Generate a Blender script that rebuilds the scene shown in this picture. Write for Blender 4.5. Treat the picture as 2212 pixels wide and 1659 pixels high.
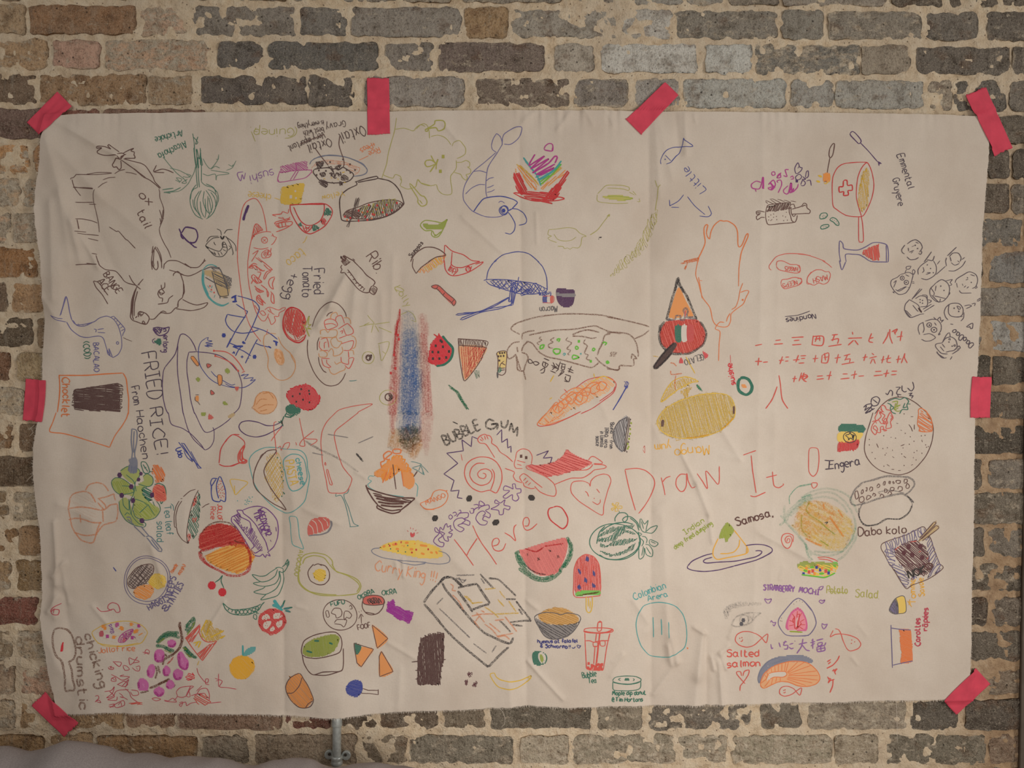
# Brick wall with a big drawn-on cotton cloth taped to it.  Units: 1 photo pixel at the wall = 1 mm.
import bpy, math, random
import numpy as np

for o in list(bpy.data.objects):
    bpy.data.objects.remove(o)
random.seed(7); rng = np.random.default_rng(7)
scene = bpy.context.scene
COL = scene.collection

# ------------------------------------------------------------------ camera
D = 1.90                                   # camera distance from the wall face
ZC = 1.50                                  # height of the optical axis above the floor
cam_d = bpy.data.cameras.new('camera'); cam_d.sensor_width = 36.0
cam_d.lens = 36.0 * D / 2.212
cam = bpy.data.objects.new('camera', cam_d); COL.objects.link(cam)
cam.location = (0, -D, ZC); cam.rotation_euler = (math.pi / 2, 0, 0)
scene.camera = cam

# ------------------------------------------------------------------ light
world = bpy.data.worlds.new('room_ambient'); scene.world = world; world.use_nodes = True
wb = world.node_tree.nodes['Background']
wb.inputs[0].default_value = (1.0, 0.955, 0.90, 1); wb.inputs[1].default_value = 0.285

def area(name, loc, target, size, energy, col):
    d = bpy.data.lights.new(name, 'AREA'); d.shape = 'RECTANGLE'; d.size, d.size_y = size
    d.energy = energy; d.color = col
    o = bpy.data.objects.new(name, d); COL.objects.link(o); o.location = loc
    from mathutils import Vector
    o.rotation_euler = (Vector(target) - Vector(loc)).to_track_quat('-Z', 'Y').to_euler()
    return o
area('window_light', (3.3, -2.6, ZC + 0.45), (0.0, 0, ZC), (0.9, 1.2), 80, (1.0, 0.965, 0.91))
area('added_left_fill', (-1.7, -3.0, ZC + 1.1), (0.0, 0, ZC + .1), (2.0, 1.6), 30, (1.0, 0.965, 0.92))  # added soft fill from the left to even out the wall, not a real window
pool_light = area('added_pool_light', (0.55, -2.0, ZC - 0.40), (0.22, 0, ZC - 0.36), (0.6, 0.6), 6.6, (1.0, 0.95, 0.89))  # added light behind the camera, makes the bright pool on the cloth
pool_light.data.spread = math.radians(80)

vs = scene.view_settings
vs.view_transform = 'Standard'; vs.look = 'None'; vs.gamma = 1.0; vs.use_curve_mapping = False
vs.exposure = -0.84
scene.cycles.transparent_max_bounces = 32

# ------------------------------------------------------------------ helpers
def W(px, py, y=0.0):
    """photo pixel -> world point in the plane at depth y in front of (negative) the wall face"""
    k = (D + y) / D
    return ((px - 1106.0) / 1000.0 * k, y, ZC + (829.5 - py) / 1000.0 * k)

def lin(c):
    c = c / 255.0
    return c / 12.92 if c <= 0.04045 else ((c + 0.055) / 1.055) ** 2.4
def rgb(r, g, b, gain=1.0):
    return tuple(min(0.95, lin(v) * gain) for v in (r, g, b)) + (1.0,)

def tag(o, label=None, cat=None, group=None, kind=None):
    if label: o['label'] = label
    if cat: o['category'] = cat
    if group: o['group'] = group
    if kind: o['kind'] = kind
    return o

def mesh_np(name, V, F, mat, parent=None, smooth=True, attrs=None, mats=None, midx=None):
    """V (n,3) array, F (m,4) or (m,3) array"""
    V = np.asarray(V, np.float32); F = np.asarray(F, np.int32)
    me = bpy.data.meshes.new(name)
    n = F.shape[1]
    me.vertices.add(len(V)); me.vertices.foreach_set('co', V.ravel())
    me.loops.add(F.size); me.loops.foreach_set('vertex_index', F.ravel())
    me.polygons.add(len(F)); me.polygons.foreach_set('loop_start', np.arange(len(F), dtype=np.int32) * n)
    if smooth: me.polygons.foreach_set('use_smooth', np.ones(len(F), bool))
    for m in (mats or [mat]): me.materials.append(m)
    if midx is not None: me.polygons.foreach_set('material_index', np.asarray(midx, np.int32))
    me.update(calc_edges=True)
    for an, kind, data in (attrs or []):
        a = me.attributes.new(an, kind, 'POINT')
        a.data.foreach_set('color' if kind == 'FLOAT_COLOR' else 'value', np.asarray(data, np.float32).ravel())
    o = bpy.data.objects.new(name, me); COL.objects.link(o)
    if parent: o.parent = parent
    return o

def empty(name, loc):
    o = bpy.data.objects.new(name, None); COL.objects.link(o); o.location = loc; o.empty_display_size = 0.05
    return o

_lat = rng.random((256, 256)).astype(np.float64)
def vnoise(x, y):
    x = np.asarray(x, float); y = np.asarray(y, float)
    xi = np.floor(x).astype(int); yi = np.floor(y).astype(int)
    fx = x - xi; fy = y - yi
    fx = fx * fx * (3 - 2 * fx); fy = fy * fy * (3 - 2 * fy)
    a = _lat[xi % 256, yi % 256]; b = _lat[(xi + 1) % 256, yi % 256]
    c = _lat[xi % 256, (yi + 1) % 256]; d = _lat[(xi + 1) % 256, (yi + 1) % 256]
    return ((a + (b - a) * fx) * (1 - fy) + (c + (d - c) * fx) * fy) * 2 - 1
def fbm(x, y, oct=3):
    s = 0; a = 1.0
    for i in range(oct):
        s = s + a * vnoise(x * 2 ** i + 17.3 * i, y * 2 ** i - 9.1 * i); a *= 0.5
    return s

# ------------------------------------------------------------------ materials
class NT:
    def __init__(s, name, rough=0.85, spec=0.2):
        s.m = bpy.data.materials.new(name); s.m.use_nodes = True
        s.t = s.m.node_tree; s.n = s.t.nodes; s.b = s.n['Principled BSDF']
        s.b.inputs['Roughness'].default_value = rough
        s.b.inputs['Specular IOR Level'].default_value = spec
        s.out = s.n['Material Output']
    def node(s, t, **kw):
        n = s.n.new(t)
        for k, v in kw.items(): setattr(n, k, v)
        return n
    def link(s, a, b): s.t.links.new(a, b)
    def pos(s, scale=1.0, sc=None):
        g = s.node('ShaderNodeNewGeometry')
        if sc is None: return g.outputs['Position']
        m = s.node('ShaderNodeVectorMath', operation='MULTIPLY'); s.link(g.outputs['Position'], m.inputs[0])
        m.inputs[1].default_value = sc
        return m.outputs[0]
    def noise(s, scale, detail=4, rough=0.55, vec=None, dist=0.0):
        n = s.node('ShaderNodeTexNoise'); n.inputs['Scale'].default_value = scale
        n.inputs['Detail'].default_value = detail; n.inputs['Roughness'].default_value = rough
        n.inputs['Distortion'].default_value = dist
        s.link(vec if vec is not None else s.pos(), n.inputs['Vector'])
        return n.outputs['Fac']
    def ramp(s, fac, stops):
        r = s.node('ShaderNodeValToRGB'); e = r.color_ramp.elements
        while len(e) < len(stops): e.new(0.5)
        for k, (p, c) in enumerate(stops):
            e[k].position = p; e[k].color = c if isinstance(c, tuple) else (c, c, c, 1)
        s.link(fac, r.inputs[0]); return r.outputs[0]
    def mix(s, fac, a, b, mode='MIX'):
        n = s.node('ShaderNodeMix', data_type='RGBA', blend_type=mode)
        for sock, v in ((n.inputs[0], fac), (n.inputs[6], a), (n.inputs[7], b)):
            if hasattr(v, 'is_linked'): s.link(v, sock)
            else: sock.default_value = v
        return n.outputs[2]
    def math(s, op, a, b=0.0, clamp=False):
        n = s.node('ShaderNodeMath', operation=op, use_clamp=clamp)
        for k, v in ((0, a), (1, b)):
            if hasattr(v, 'is_linked'): s.link(v, n.inputs[k])
            else: n.inputs[k].default_value = v
        return n.outputs[0]
    def attr(s, name):
        a = s.node('ShaderNodeAttribute', attribute_name=name); return a
    def bump(s, h, strength, dist):
        b = s.node('ShaderNodeBump'); b.inputs['Strength'].default_value = strength
        b.inputs['Distance'].default_value = dist; s.link(h, b.inputs['Height'])
        s.link(b.outputs[0], s.b.inputs['Normal'])
    def color(s, c):
        if hasattr(c, 'is_linked'): s.link(c, s.b.inputs['Base Color'])
        else: s.b.inputs['Base Color'].default_value = c

def mat_mortar_color(t):
    big = t.noise(7, 4); mid = t.noise(38, 5, 0.65); fine = t.noise(260, 3)
    c = t.ramp(mid, [(0.28, rgb(196, 170, 139)), (0.46, rgb(226, 202, 170)), (0.62, rgb(236, 217, 189)), (0.80, rgb(216, 184, 147))])
    c = t.mix(t.ramp(big, [(0.40, 0.0), (0.66, 0.55)]), c, rgb(208, 190, 167))
    c = t.mix(t.ramp(fine, [(0.24, 0.4), (0.34, 0.0)]), c, rgb(120, 94, 74))
    spots = t.node('ShaderNodeTexVoronoi'); spots.inputs['Scale'].default_value = 75
    t.link(t.pos(), spots.inputs['Vector'])
    c = t.mix(t.ramp(spots.outputs['Distance'], [(0.07, 0.75), (0.15, 0.0)]), c, rgb(86, 60, 48))
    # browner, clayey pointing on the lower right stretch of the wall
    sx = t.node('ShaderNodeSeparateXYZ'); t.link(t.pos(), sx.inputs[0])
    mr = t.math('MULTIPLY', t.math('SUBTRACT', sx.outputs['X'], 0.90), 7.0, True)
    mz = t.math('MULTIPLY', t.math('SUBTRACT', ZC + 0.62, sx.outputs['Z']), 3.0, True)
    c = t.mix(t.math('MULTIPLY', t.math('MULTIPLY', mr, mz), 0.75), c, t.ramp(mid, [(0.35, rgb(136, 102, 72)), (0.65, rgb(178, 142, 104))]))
    grain = t.noise(95, 5, 0.7)
    c = t.mix(t.ramp(grain, [(0.30, 0.5), (0.44, 0.0)]), c, t.mix(1.0, c, rgb(186, 170, 154), 'MULTIPLY'))
    c = t.mix(t.ramp(grain, [(0.58, 0.0), (0.74, 0.6)]), c, rgb(224, 208, 184))
    return c, mid, t.math('ADD', fine, t.math('MULTIPLY', grain, 1.2))

def make_mortar():
    t = NT('lime_mortar', 0.95, 0.1)
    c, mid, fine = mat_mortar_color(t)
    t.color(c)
    h = t.math('ADD', t.math('MULTIPLY', mid, 1.0), t.math('MULTIPLY', fine, 0.45))
    t.bump(h, 0.9, 0.007)
    return t.m

def make_brick():
    t = NT('old_stock_brick', 0.9, 0.15)
    oi = t.node('ShaderNodeObjectInfo')
    at = t.attr('tone'); base = at.outputs['Color']
    big = t.noise(9, 4, 0.6); mid = t.noise(28, 5, 0.65); fine = t.noise(150, 4, 0.6)
    vert = t.noise(1.0, 4, 0.6, t.pos(sc=(70, 70, 14)))
    c = t.mix(t.ramp(mid, [(0.30, 0.75), (0.52, 0.0)]), base, t.mix(1.0, base, rgb(150, 140, 130), 'MULTIPLY'))
    c = t.mix(t.ramp(big, [(0.50, 0.0), (0.68, 0.50)]), c, t.mix(0.5, base, rgb(176, 160, 140)))
    c = t.mix(t.ramp(vert, [(0.54, 0.0), (0.72, 0.40)]), c, rgb(172, 160, 143))
    c = t.mix(t.ramp(t.noise(19, 4, 0.6, t.pos(sc=(1, 1, 1.4))), [(0.56, 0.0), (0.66, 0.45)]), c, rgb(112, 80, 58))
    # chips of lime and old paint left on the face, more on some bricks (wear)
    wear = t.attr('wear').outputs['Fac']
    m = t.noise(34, 8, 0.70, t.pos(sc=(1, 1, 1.7)), 0.3)
    mk = t.math('SUBTRACT', t.math('ADD', m, t.math('MULTIPLY', wear, 0.24)), 0.66)
    c = t.mix(t.math('MULTIPLY', mk, 8.0, True), c, t.ramp(t.noise(90, 3), [(0.3, rgb(176, 156, 132)), (0.7, rgb(218, 204, 182))]))
    # mortar smeared over the arrises
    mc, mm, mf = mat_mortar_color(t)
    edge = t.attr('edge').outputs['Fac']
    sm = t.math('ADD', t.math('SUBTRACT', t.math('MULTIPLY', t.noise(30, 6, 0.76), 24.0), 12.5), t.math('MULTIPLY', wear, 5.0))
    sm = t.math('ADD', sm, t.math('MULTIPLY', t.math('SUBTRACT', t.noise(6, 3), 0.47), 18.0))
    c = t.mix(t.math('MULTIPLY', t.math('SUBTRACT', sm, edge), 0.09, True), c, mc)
    # burnt pits
    pit = t.node('ShaderNodeTexVoronoi'); pit.inputs['Scale'].default_value = 46
    t.link(t.pos(), pit.inputs['Vector'])
    c = t.mix(t.ramp(pit.outputs['Distance'], [(0.06, 0.8), (0.13, 0.0)]), c, rgb(42, 32, 28))
    c = t.mix(t.ramp(fine, [(0.30, 0.6), (0.46, 0.0)]), c, t.mix(1.0, c, rgb(150, 135, 125), 'MULTIPLY'))
    grit = t.noise(420, 3, 0.6)
    c = t.mix(t.ramp(grit, [(0.54, 0.0), (0.70, 0.45)]), c, rgb(206, 192, 170))
    c = t.mix(t.ramp(grit, [(0.30, 0.6), (0.44, 0.0)]), c, t.mix(1.0, c, rgb(120, 108, 98), 'MULTIPLY'))
    t.color(c)
    h = t.math('ADD', t.math('ADD', mid, t.math('MULTIPLY', fine, 0.7)), t.math('MULTIPLY', vert, 0.4))
    t.bump(h, 1.0, 0.010)
    return t.m

CLOTH = rgb(222, 207, 192)
def make_cloth():
    t = NT('unbleached_cotton', 0.95, 0.08)
    c = t.ramp(t.noise(5, 4, 0.6), [(0.35, rgb(215, 199, 183)), (0.65, rgb(226, 212, 197))])
    c = t.mix(t.ramp(t.noise(330, 2), [(0.25, 0.12), (0.6, 0.0)]), c, rgb(186, 166, 146))
    t.color(c)
    wx = t.noise(1.0, 2, 0.5, t.pos(sc=(900, 900, 120))); wz = t.noise(1.0, 2, 0.5, t.pos(sc=(120, 120, 900)))
    h = t.math('ADD', t.math('ADD', wx, wz), t.math('MULTIPLY', t.noise(40, 4), 1.6))
    t.bump(h, 0.30, 0.0012)
    return t.m

def make_ink(kind):
    t = NT('ink_' + kind, 0.7 if kind == 'pen' else 0.9, 0.15)
    col = t.attr('ink').outputs['Color']
    f = t.noise(900, 3)
    if kind == 'pen':
        t.color(t.mix(t.ramp(f, [(0.35, 0.12), (0.6, 0.0)]), col, CLOTH))
        return t.m
    t.color(col)
    if kind == 'crayon':
        g = t.noise(520, 3, 0.6); al = t.ramp(g, [(0.36, 0.10), (0.62, 0.80)])
    else:
        g = t.noise(300, 4, 0.6); g2 = t.noise(22, 4)
        al = t.math('MULTIPLY', t.ramp(g, [(0.36, 0.05), (0.66, 0.34)]), t.ramp(g2, [(0.3, 0.55), (0.65, 1.0)]))
        if kind == 'faint': al = t.math('MULTIPLY', al, 0.55)
    t.link(al, t.b.inputs['Alpha'])
    return t.m

def make_plain(name, c, rough=0.8, spec=0.2, metal=0.0, nscale=60, namp=0.12, bump=0.0, bdist=0.001):
    t = NT(name, rough, spec); t.b.inputs['Metallic'].default_value = metal
    n = t.noise(nscale, 4)
    dark = tuple(v * (1 - namp * 2) for v in c[:3]) + (1,); light = tuple(min(1, v * (1 + namp)) for v in c[:3]) + (1,)
    t.color(t.ramp(n, [(0.3, dark), (0.7, light)]))
    if bump: t.bump(n, bump, bdist)
    return t.m

M_MORTAR = make_mortar(); M_BRICK = make_brick(); M_CLOTH = make_cloth()
INKS = [make_ink(k) for k in ('pen', 'crayon', 'smudge', 'faint')]
M_TAPE = make_plain('pink_paper_tape', rgb(228, 80, 100), 0.75, 0.25, 0, 35, 0.07, 0.35, 0.002)
M_STEEL = make_plain('galvanised_steel', rgb(196, 200, 196), 0.38, 0.5, 0.45, 120, 0.12, 0.1, 0.0006)
M_SCREW = make_plain('screw_metal', rgb(90, 84, 76), 0.5, 0.5, 0.8, 200, 0.1)
M_GREY = make_plain('grey_fabric', rgb(168, 160, 158), 0.95, 0.1, 0, 420, 0.10, 0.4, 0.0015)
M_POST = make_plain('dark_painted_timber', rgb(112, 100, 88), 0.7, 0.3, 0, 18, 0.14, 0.2, 0.002)
M_THREAD = make_plain('cotton_thread', rgb(226, 212, 196), 0.95, 0.1, 0, 100, 0.05)

# ------------------------------------------------------------------ the brick wall
def row_y(k, x):                                   # centre of course k at photo column x (courses drop slightly to the right)
    t = max(-0.3, min(1.25, (x - 200) / 1800.0))
    a = 42 + 75.14 * (k - 1); b = 55 + 74.52 * (k - 1)
    return a + (b - a) * t

ROWS = {
 0: '-180,-70 -58,160 172,275 288,505 518,620 634,860 872,975 1000,1215 1228,1330 1345,1560 1576,1680 1694,1915 1930,2035 2050,2270',
 1: '-180,52 65,290 300,400 415,638 648,749 761,994 1007,1096 1108,1336 1347,1453 1460,1680 1690,1778 1791,1990 2005,2112 2136,2360',
 2: '-120,98 118,214 228,450 472,568 582,815 833,933 950,1174 1200,1281 1301,1505 1527,1622 1636,1856 1864,1967 1985,2180 2190,2300',
 3: '-150,-42 -30,75 87,312 322,415 435,660 668,761 790,1000 1027,1228 1244,1355 1371,1472 1480,1696 1711,1800 1808,1994 2008,2056 2065,2174 2184,2400',
 4: '-120,100 112,212 224,440 1900,2140 2152,2380', 5: '-160,62 74,290 2000,2128 2138,2180 2192,2400',
 6: '-60,40 52,270 2060,2178 2190,2410', 7: '-190,20 30,140 1990,2210 2222,2330', 8: '-140,-50 -38,78 90,300 1990,2122 2142,2350',
 9: '-200,15 26,240 2020,2230 2242,2340', 10: '-150,68 82,190 2000,2120 2146,2350', 11: '-200,20 38,250 2000,2138 2150,2370',
 12: '-130,48 60,280 1990,2100 2112,2330', 13: '-200,26 44,260 2010,2215 2228,2330', 14: '-120,90 102,200 2000,2120 2138,2350',
 15: '-90,12 27,245 2000,2095 2106,2320', 16: '-190,34 42,145 2000,2125 2140,2350', 17: '-80,22 35,250 2020,2210 2224,2330',
 18: '-140,80 92,200 1990,2132 2148,2360', 19: '-80,25 40,260 2020,2205 2216,2330', 20: '-130,30 42,130 142,350 2000,2112 2126,2340',
 21: '-190,-80 -66,30 42,265 272,378 385,608 615,712 735,943 958,1049 1060,1279 1291,1388 1405,1626 1646,1730 1750,1957 1970,2070 2090,2300',
 22: '-130,94 103,200 212,422 440,535 552,768 776,876 886,1107 1127,1227 1238,1458 1470,1572 1584,1796 1806,1897 1913,2130 2140,2350',
 23: '-180,-70 -56,170 182,290 302,520 532,640 652,880 892,1000 1012,1240 1252,1360 1372,1600 1612,1715 1728,1950 1962,2070 2082,2300',
}
# face tones seen on particular bricks: (course, column inside brick) -> sRGB, wear
TONE = {
 (0,50):(128,108,86,.3),(0,220):(140,118,90,.4),(0,400):(128,116,98,.5),(0,570):(122,112,98,.4),(0,740):(112,104,94,.4),(0,920):(124,112,96,.5),
 (1,0):(138,114,86,.5),(1,150):(122,88,60,.25),(1,350):(158,128,104,.9),(1,520):(104,98,90,.35),(1,700):(96,92,86,.3),(1,880):(112,106,98,.35),(1,1050):(128,102,72,.15),
 (1,1220):(122,116,106,.45),(1,1400):(142,138,130,.4),(1,1570):(104,99,90,.55),(1,1730):(108,104,95,.35),(1,1890):(106,100,90,.65),(1,2050):(90,85,78,.4),(1,2180):(84,78,71,.4),
 (2,20):(140,112,82,.6),(2,160):(150,116,98,.4),(2,340):(156,124,98,1.0),(2,520):(84,80,76,.3),(2,700):(82,80,76,.25),(2,880):(104,98,91,.3),(2,1060):(92,80,74,.45),
 (2,1240):(132,124,112,.3),(2,1400):(150,148,141,.25),(2,1570):(146,146,140,.25),(2,1740):(94,92,86,.8),(2,1920):(118,108,94,.35),(2,2080):(84,78,71,.25),(2,2240):(80,74,68,.3),
 (3,20):(100,82,66,.3),(3,200):(128,100,72,.45),(3,370):(130,106,80,.7),(3,550):(78,72,68,.3),(3,710):(84,78,72,.35),(3,900):(118,112,105,.4),(3,1120):(94,82,72,.6),
 (3,1300):(106,100,94,.5),(3,1420):(122,118,112,.4),(3,1600):(132,132,126,.3),(3,1750):(122,120,114,.4),(3,1900):(124,122,115,.4),(3,2030):(108,98,86,.9),(3,2120):(84,80,74,.4),(3,2200):(92,86,78,.4),
 (4,0):(96,76,68,.25),(4,160):(112,72,60,.2),(4,300):(108,80,66,.3),(4,2200):(92,84,74,.4),(5,0):(160,116,74,.7),(5,150):(150,110,74,.6),(5,2160):(84,76,68,.3),(5,2250):(78,71,64,.3),
 (6,0):(150,124,96,1.1),(6,100):(150,120,90,1.0),(6,2150):(88,78,68,.5),(6,2250):(110,102,92,.7),(7,0):(164,132,104,1.2),(7,100):(150,124,100,1.1),(7,2180):(104,100,93,.4),
 (8,20):(128,90,56,.4),(8,150):(120,86,56,.3),(8,2200):(112,110,106,.3),(9,0):(96,78,62,.3),(9,100):(142,108,74,.4),(9,2180):(118,112,103,.4),
 (10,0):(80,68,54,.2),(10,130):(120,96,70,.4),(10,2100):(112,108,104,.4),(10,2200):(138,136,131,.25),(11,0):(104,72,52,.2),(11,130):(132,112,82,.5),(11,2100):(74,68,60,.2),(11,2200):(74,68,60,.35),
 (12,0):(158,138,110,1.0),(12,120):(140,116,86,.6),(12,2080):(96,86,74,.5),(12,2200):(86,78,68,.5),(13,0):(118,88,60,.5),(13,100):(96,74,54,.3),(13,2150):(74,68,60,.4),
 (14,0):(84,68,52,.2),(14,130):(96,76,56,.2),(14,2200):(110,102,92,.6),(15,0):(112,90,64,.5),(15,100):(140,124,100,.9),(15,2200):(100,92,80,.7),(16,0):(118,88,58,.25),(16,80):(122,94,66,.3),
 (16,2200):(106,98,88,.6),(17,0):(136,108,76,.7),(17,100):(112,88,58,.3),(17,2150):(84,76,66,.6),(18,0):(106,62,52,.35),(18,120):(112,70,58,.3),(18,2080):(76,66,58,.4),(18,2200):(94,84,74,.5),
 (19,0):(118,100,78,.7),(19,100):(140,120,96,.9),(19,2150):(90,82,72,.3),(20,0):(134,112,90,.6),(20,80):(148,114,92,.6),(20,2080):(120,98,78,.5),(20,2200):(110,94,78,.6),
 (21,0):(148,128,102,.8),(21,150):(136,108,76,.3),(21,320):(124,96,74,.2),(21,500):(108,84,68,.2),(21,660):(92,56,48,.15),(21,840):(84,72,60,.25),(21,1000):(94,84,70,.35),(21,1170):(82,76,66,.4),
 (21,1340):(104,96,82,.5),(21,1500):(86,80,72,.6),(21,1690):(90,84,74,.5),(21,1850):(112,102,88,.75),(21,2020):(86,80,72,.4),(21,2150):(82,74,66,.4),
 (22,0):(134,104,70,.3),(22,150):(140,112,80,.3),(22,320):(134,102,68,.3),(22,490):(116,104,88,.4),(22,660):(118,102,84,.3),(22,830):(104,92,76,.4),(22,1000):(96,90,78,.5),(22,1180):(132,122,104,.9),
 (22,1340):(112,104,88,.9),(22,1520):(116,108,92,1.0),(22,1690):(118,110,92,.95),(22,1850):(122,110,92,.8),(22,2020):(90,84,72,.5),(22,2180):(120,98,80,.5),
}
def tone_at(k, x0, x1):
    for (kk, xx), v in TONE.items():
        if kk == k and x0 <= xx <= x1: return v
    xm = (x0 + x1) / 2
    r = random.random()
    if xm < 420: base = (138, 108, 78) if r < .6 else (112, 92, 72) if r < .85 else (104, 66, 56)
    elif xm < 1900: base = (106, 98, 88) if r < .7 else (126, 122, 114)
    else: base = (88, 80, 71) if r < .7 else (116, 108, 98)
    d = random.uniform(-10, 10)
    return tuple(b + d for b in base) + (random.uniform(.25, .7),)

def brick_arrays(k, x0, x1):
    """one brick as a shell open at the back: rounded, chipped front face and short sides"""
    n = max(8, int((x1 - x0) / 9)); m = 9
    yc = row_y(k, (x0 + x1) / 2); hh = 32.0 + random.uniform(-2.2, 1.6)
    slope = (row_y(k, x1) - row_y(k, x0)) / (x1 - x0) * 0.6 + random.uniform(-.006, .006)
    sx, sy = random.uniform(0, 200), random.uniform(0, 200)
    u = np.linspace(-1, 1, n + 1); v = np.linspace(-1, 1, m + 1)
    u = np.sign(u) * np.abs(u) ** 0.8; v = np.sign(v) * np.abs(v) ** 0.75
    U, Vv = np.meshgrid(u, v, indexing='ij')
    hw = (x1 - x0) / 2 + 2.0
    # rounded-corner outline, chipped
    ax = np.abs(U) * hw; ay = np.abs(Vv) * hh
    rc = random.uniform(6, 13)
    qx = np.maximum(ax - (hw - rc), 0); qy = np.maximum(ay - (hh - rc), 0)
    q = np.hypot(qx, qy); s = np.where(q > rc, rc / np.maximum(q, 1e-6), 1)
    X = np.sign(U) * np.where(qx > 0, hw - rc + qx * s, ax); Y = np.sign(Vv) * np.where(qy > 0, hh - rc + qy * s, ay)
    border = np.maximum(np.abs(U), np.abs(Vv)) ** 6
    X = X + border * 3.0 * fbm(sx + X / 16, sy + Y / 16); Y = Y + border * 3.0 * fbm(sx + 50 + X / 16, sy + Y / 16)
    edge = np.minimum(hw - np.abs(U) * hw, hh - np.abs(Vv) * hh)
    depth = random.uniform(-2.5, 2.0) - 2.8 * np.exp(-edge / 3.0) + 1.6 * fbm(sx + X / 30, sy + Y / 30)     # mm, + is toward the room
    P = np.stack([(x0 + x1) / 2 + X, yc + Y + slope * X, depth], -1)
    pts = P.reshape(-1, 3)
    idx = np.arange((n + 1) * (m + 1)).reshape(n + 1, m + 1)
    F = np.stack([idx[:-1, :-1], idx[:-1, 1:], idx[1:, 1:], idx[1:, :-1]], -1).reshape(-1, 4)
    ring = np.concatenate([idx[:, 0], idx[-1, 1:], idx[-2::-1, -1], idx[0, -2:0:-1]])
    back = pts[ring].copy(); back[:, 2] = -22
    b0 = len(pts); pts = np.concatenate([pts, back]); r2 = np.roll(np.arange(len(ring)), -1)
    S = np.stack([ring, ring[r2], b0 + r2, b0 + np.arange(len(ring))], -1)
    F = np.concatenate([F, S[:, ::-1]])[:, ::-1]
    e = np.concatenate([edge.ravel(), np.full(len(ring), -2.0)])
    V = np.stack([(pts[:, 0] - 1106) / 1000, -pts[:, 2] / 1000, ZC + (829.5 - pts[:, 1]) / 1000], -1)
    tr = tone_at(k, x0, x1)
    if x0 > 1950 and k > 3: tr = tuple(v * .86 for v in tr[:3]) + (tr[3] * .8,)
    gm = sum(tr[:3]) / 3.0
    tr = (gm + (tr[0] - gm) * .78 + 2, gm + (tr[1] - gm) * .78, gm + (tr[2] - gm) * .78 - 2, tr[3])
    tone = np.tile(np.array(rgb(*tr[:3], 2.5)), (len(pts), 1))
    return V, F, e, tone, np.full(len(pts), tr[3])

def fill_row(k):
    spans = [tuple(map(float, p.split(','))) for p in ROWS[k].split()] if k in ROWS else []
    if not spans: spans = [(-600 + (k % 2) * 170, -380 + (k % 2) * 170)]
    out = []
    for i, s in enumerate(spans):                  # wide gaps are behind the cloth: no bricks there
        out.append(s)
    st = (out[0][1] - out[0][0]) > 150
    x = out[0][0]
    while x > -620:
        w = 100 if st else 222; out.insert(0, (x - 12 - w, x - 12)); x -= w + 12; st = not st
    st = (out[-1][1] - out[-1][0]) > 150
    x = out[-1][1]
    while x < 2830:
        w = 100 if st else 222; out.append((x + 12, x + 12 + w)); x += w + 12; st = not st
    return out

def build_wall():
    xs = np.arange(-760, 2973, 5.0); ys = np.arange(-330, 2331, 5.0)
    X, Y = np.meshgrid(xs, ys, indexing='ij')
    dep = -3.4 + 2.8 * fbm(X / 16, Y / 16) + 2.0 * fbm(X / 90 + 40, Y / 90)
    V = np.stack([(X - 1106) / 1000, -dep / 1000, ZC + (829.5 - Y) / 1000], -1).reshape(-1, 3)
    idx = np.arange(X.size).reshape(X.shape)
    F = np.stack([idx[:-1, :-1], idx[:-1, 1:], idx[1:, 1:], idx[1:, :-1]], -1).reshape(-1, 4)
    # mass of the wall behind the joints
    b = len(V)
    box = np.array([(xx, yy, zz) for xx in (V[:, 0].min(), V[:, 0].max()) for yy in (0.02, 0.22) for zz in (V[:, 2].min(), V[:, 2].max())])
    q = np.array([(0, 1, 3, 2), (4, 6, 7, 5), (2, 3, 7, 6), (0, 2, 6, 4), (1, 5, 7, 3)]) + b
    wall = mesh_np('wall_back', np.concatenate([V, box]), np.concatenate([F, q]), M_MORTAR)
    tag(wall, 'old stock brick wall with pale lime mortar joints', None, None, 'structure')
    oV, oF, oE, oT, oW, off = [], [], [], [], [], 0
    for k in range(-3, 31):
        for x0, x1 in fill_row(k):
            V, F, e, tone, wear = brick_arrays(k, x0, x1)
            yc = row_y(k, (x0 + x1) / 2)
            if x1 > -10 and x0 < 2222 and -30 < yc < 1690:
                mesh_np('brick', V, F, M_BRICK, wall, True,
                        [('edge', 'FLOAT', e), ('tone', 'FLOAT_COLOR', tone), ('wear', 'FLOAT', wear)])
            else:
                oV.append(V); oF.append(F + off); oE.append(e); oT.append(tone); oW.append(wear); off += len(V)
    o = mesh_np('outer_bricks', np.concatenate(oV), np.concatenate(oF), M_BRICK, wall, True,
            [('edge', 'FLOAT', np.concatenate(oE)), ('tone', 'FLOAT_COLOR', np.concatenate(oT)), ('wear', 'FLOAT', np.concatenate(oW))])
    o['kind'] = 'stuff'
build_wall()
fl = mesh_np('floor', [(-1.87, .2, 0), (1.87, .2, 0), (1.87, -3.2, 0), (-1.87, -3.2, 0), (-1.87, .2, -.05), (1.87, .2, -.05), (1.87, -3.2, -.05), (-1.87, -3.2, -.05)],
             [(0, 3, 2, 1), (4, 5, 6, 7), (0, 1, 5, 4), (2, 3, 7, 6), (0, 4, 7, 3), (1, 2, 6, 5)], make_plain('worn_floorboards', rgb(150, 122, 92), 0.6, 0.3, 0, 9, 0.2), None, False)
tag(fl, 'worn wooden floor in front of the wall', None, None, 'structure')

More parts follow.
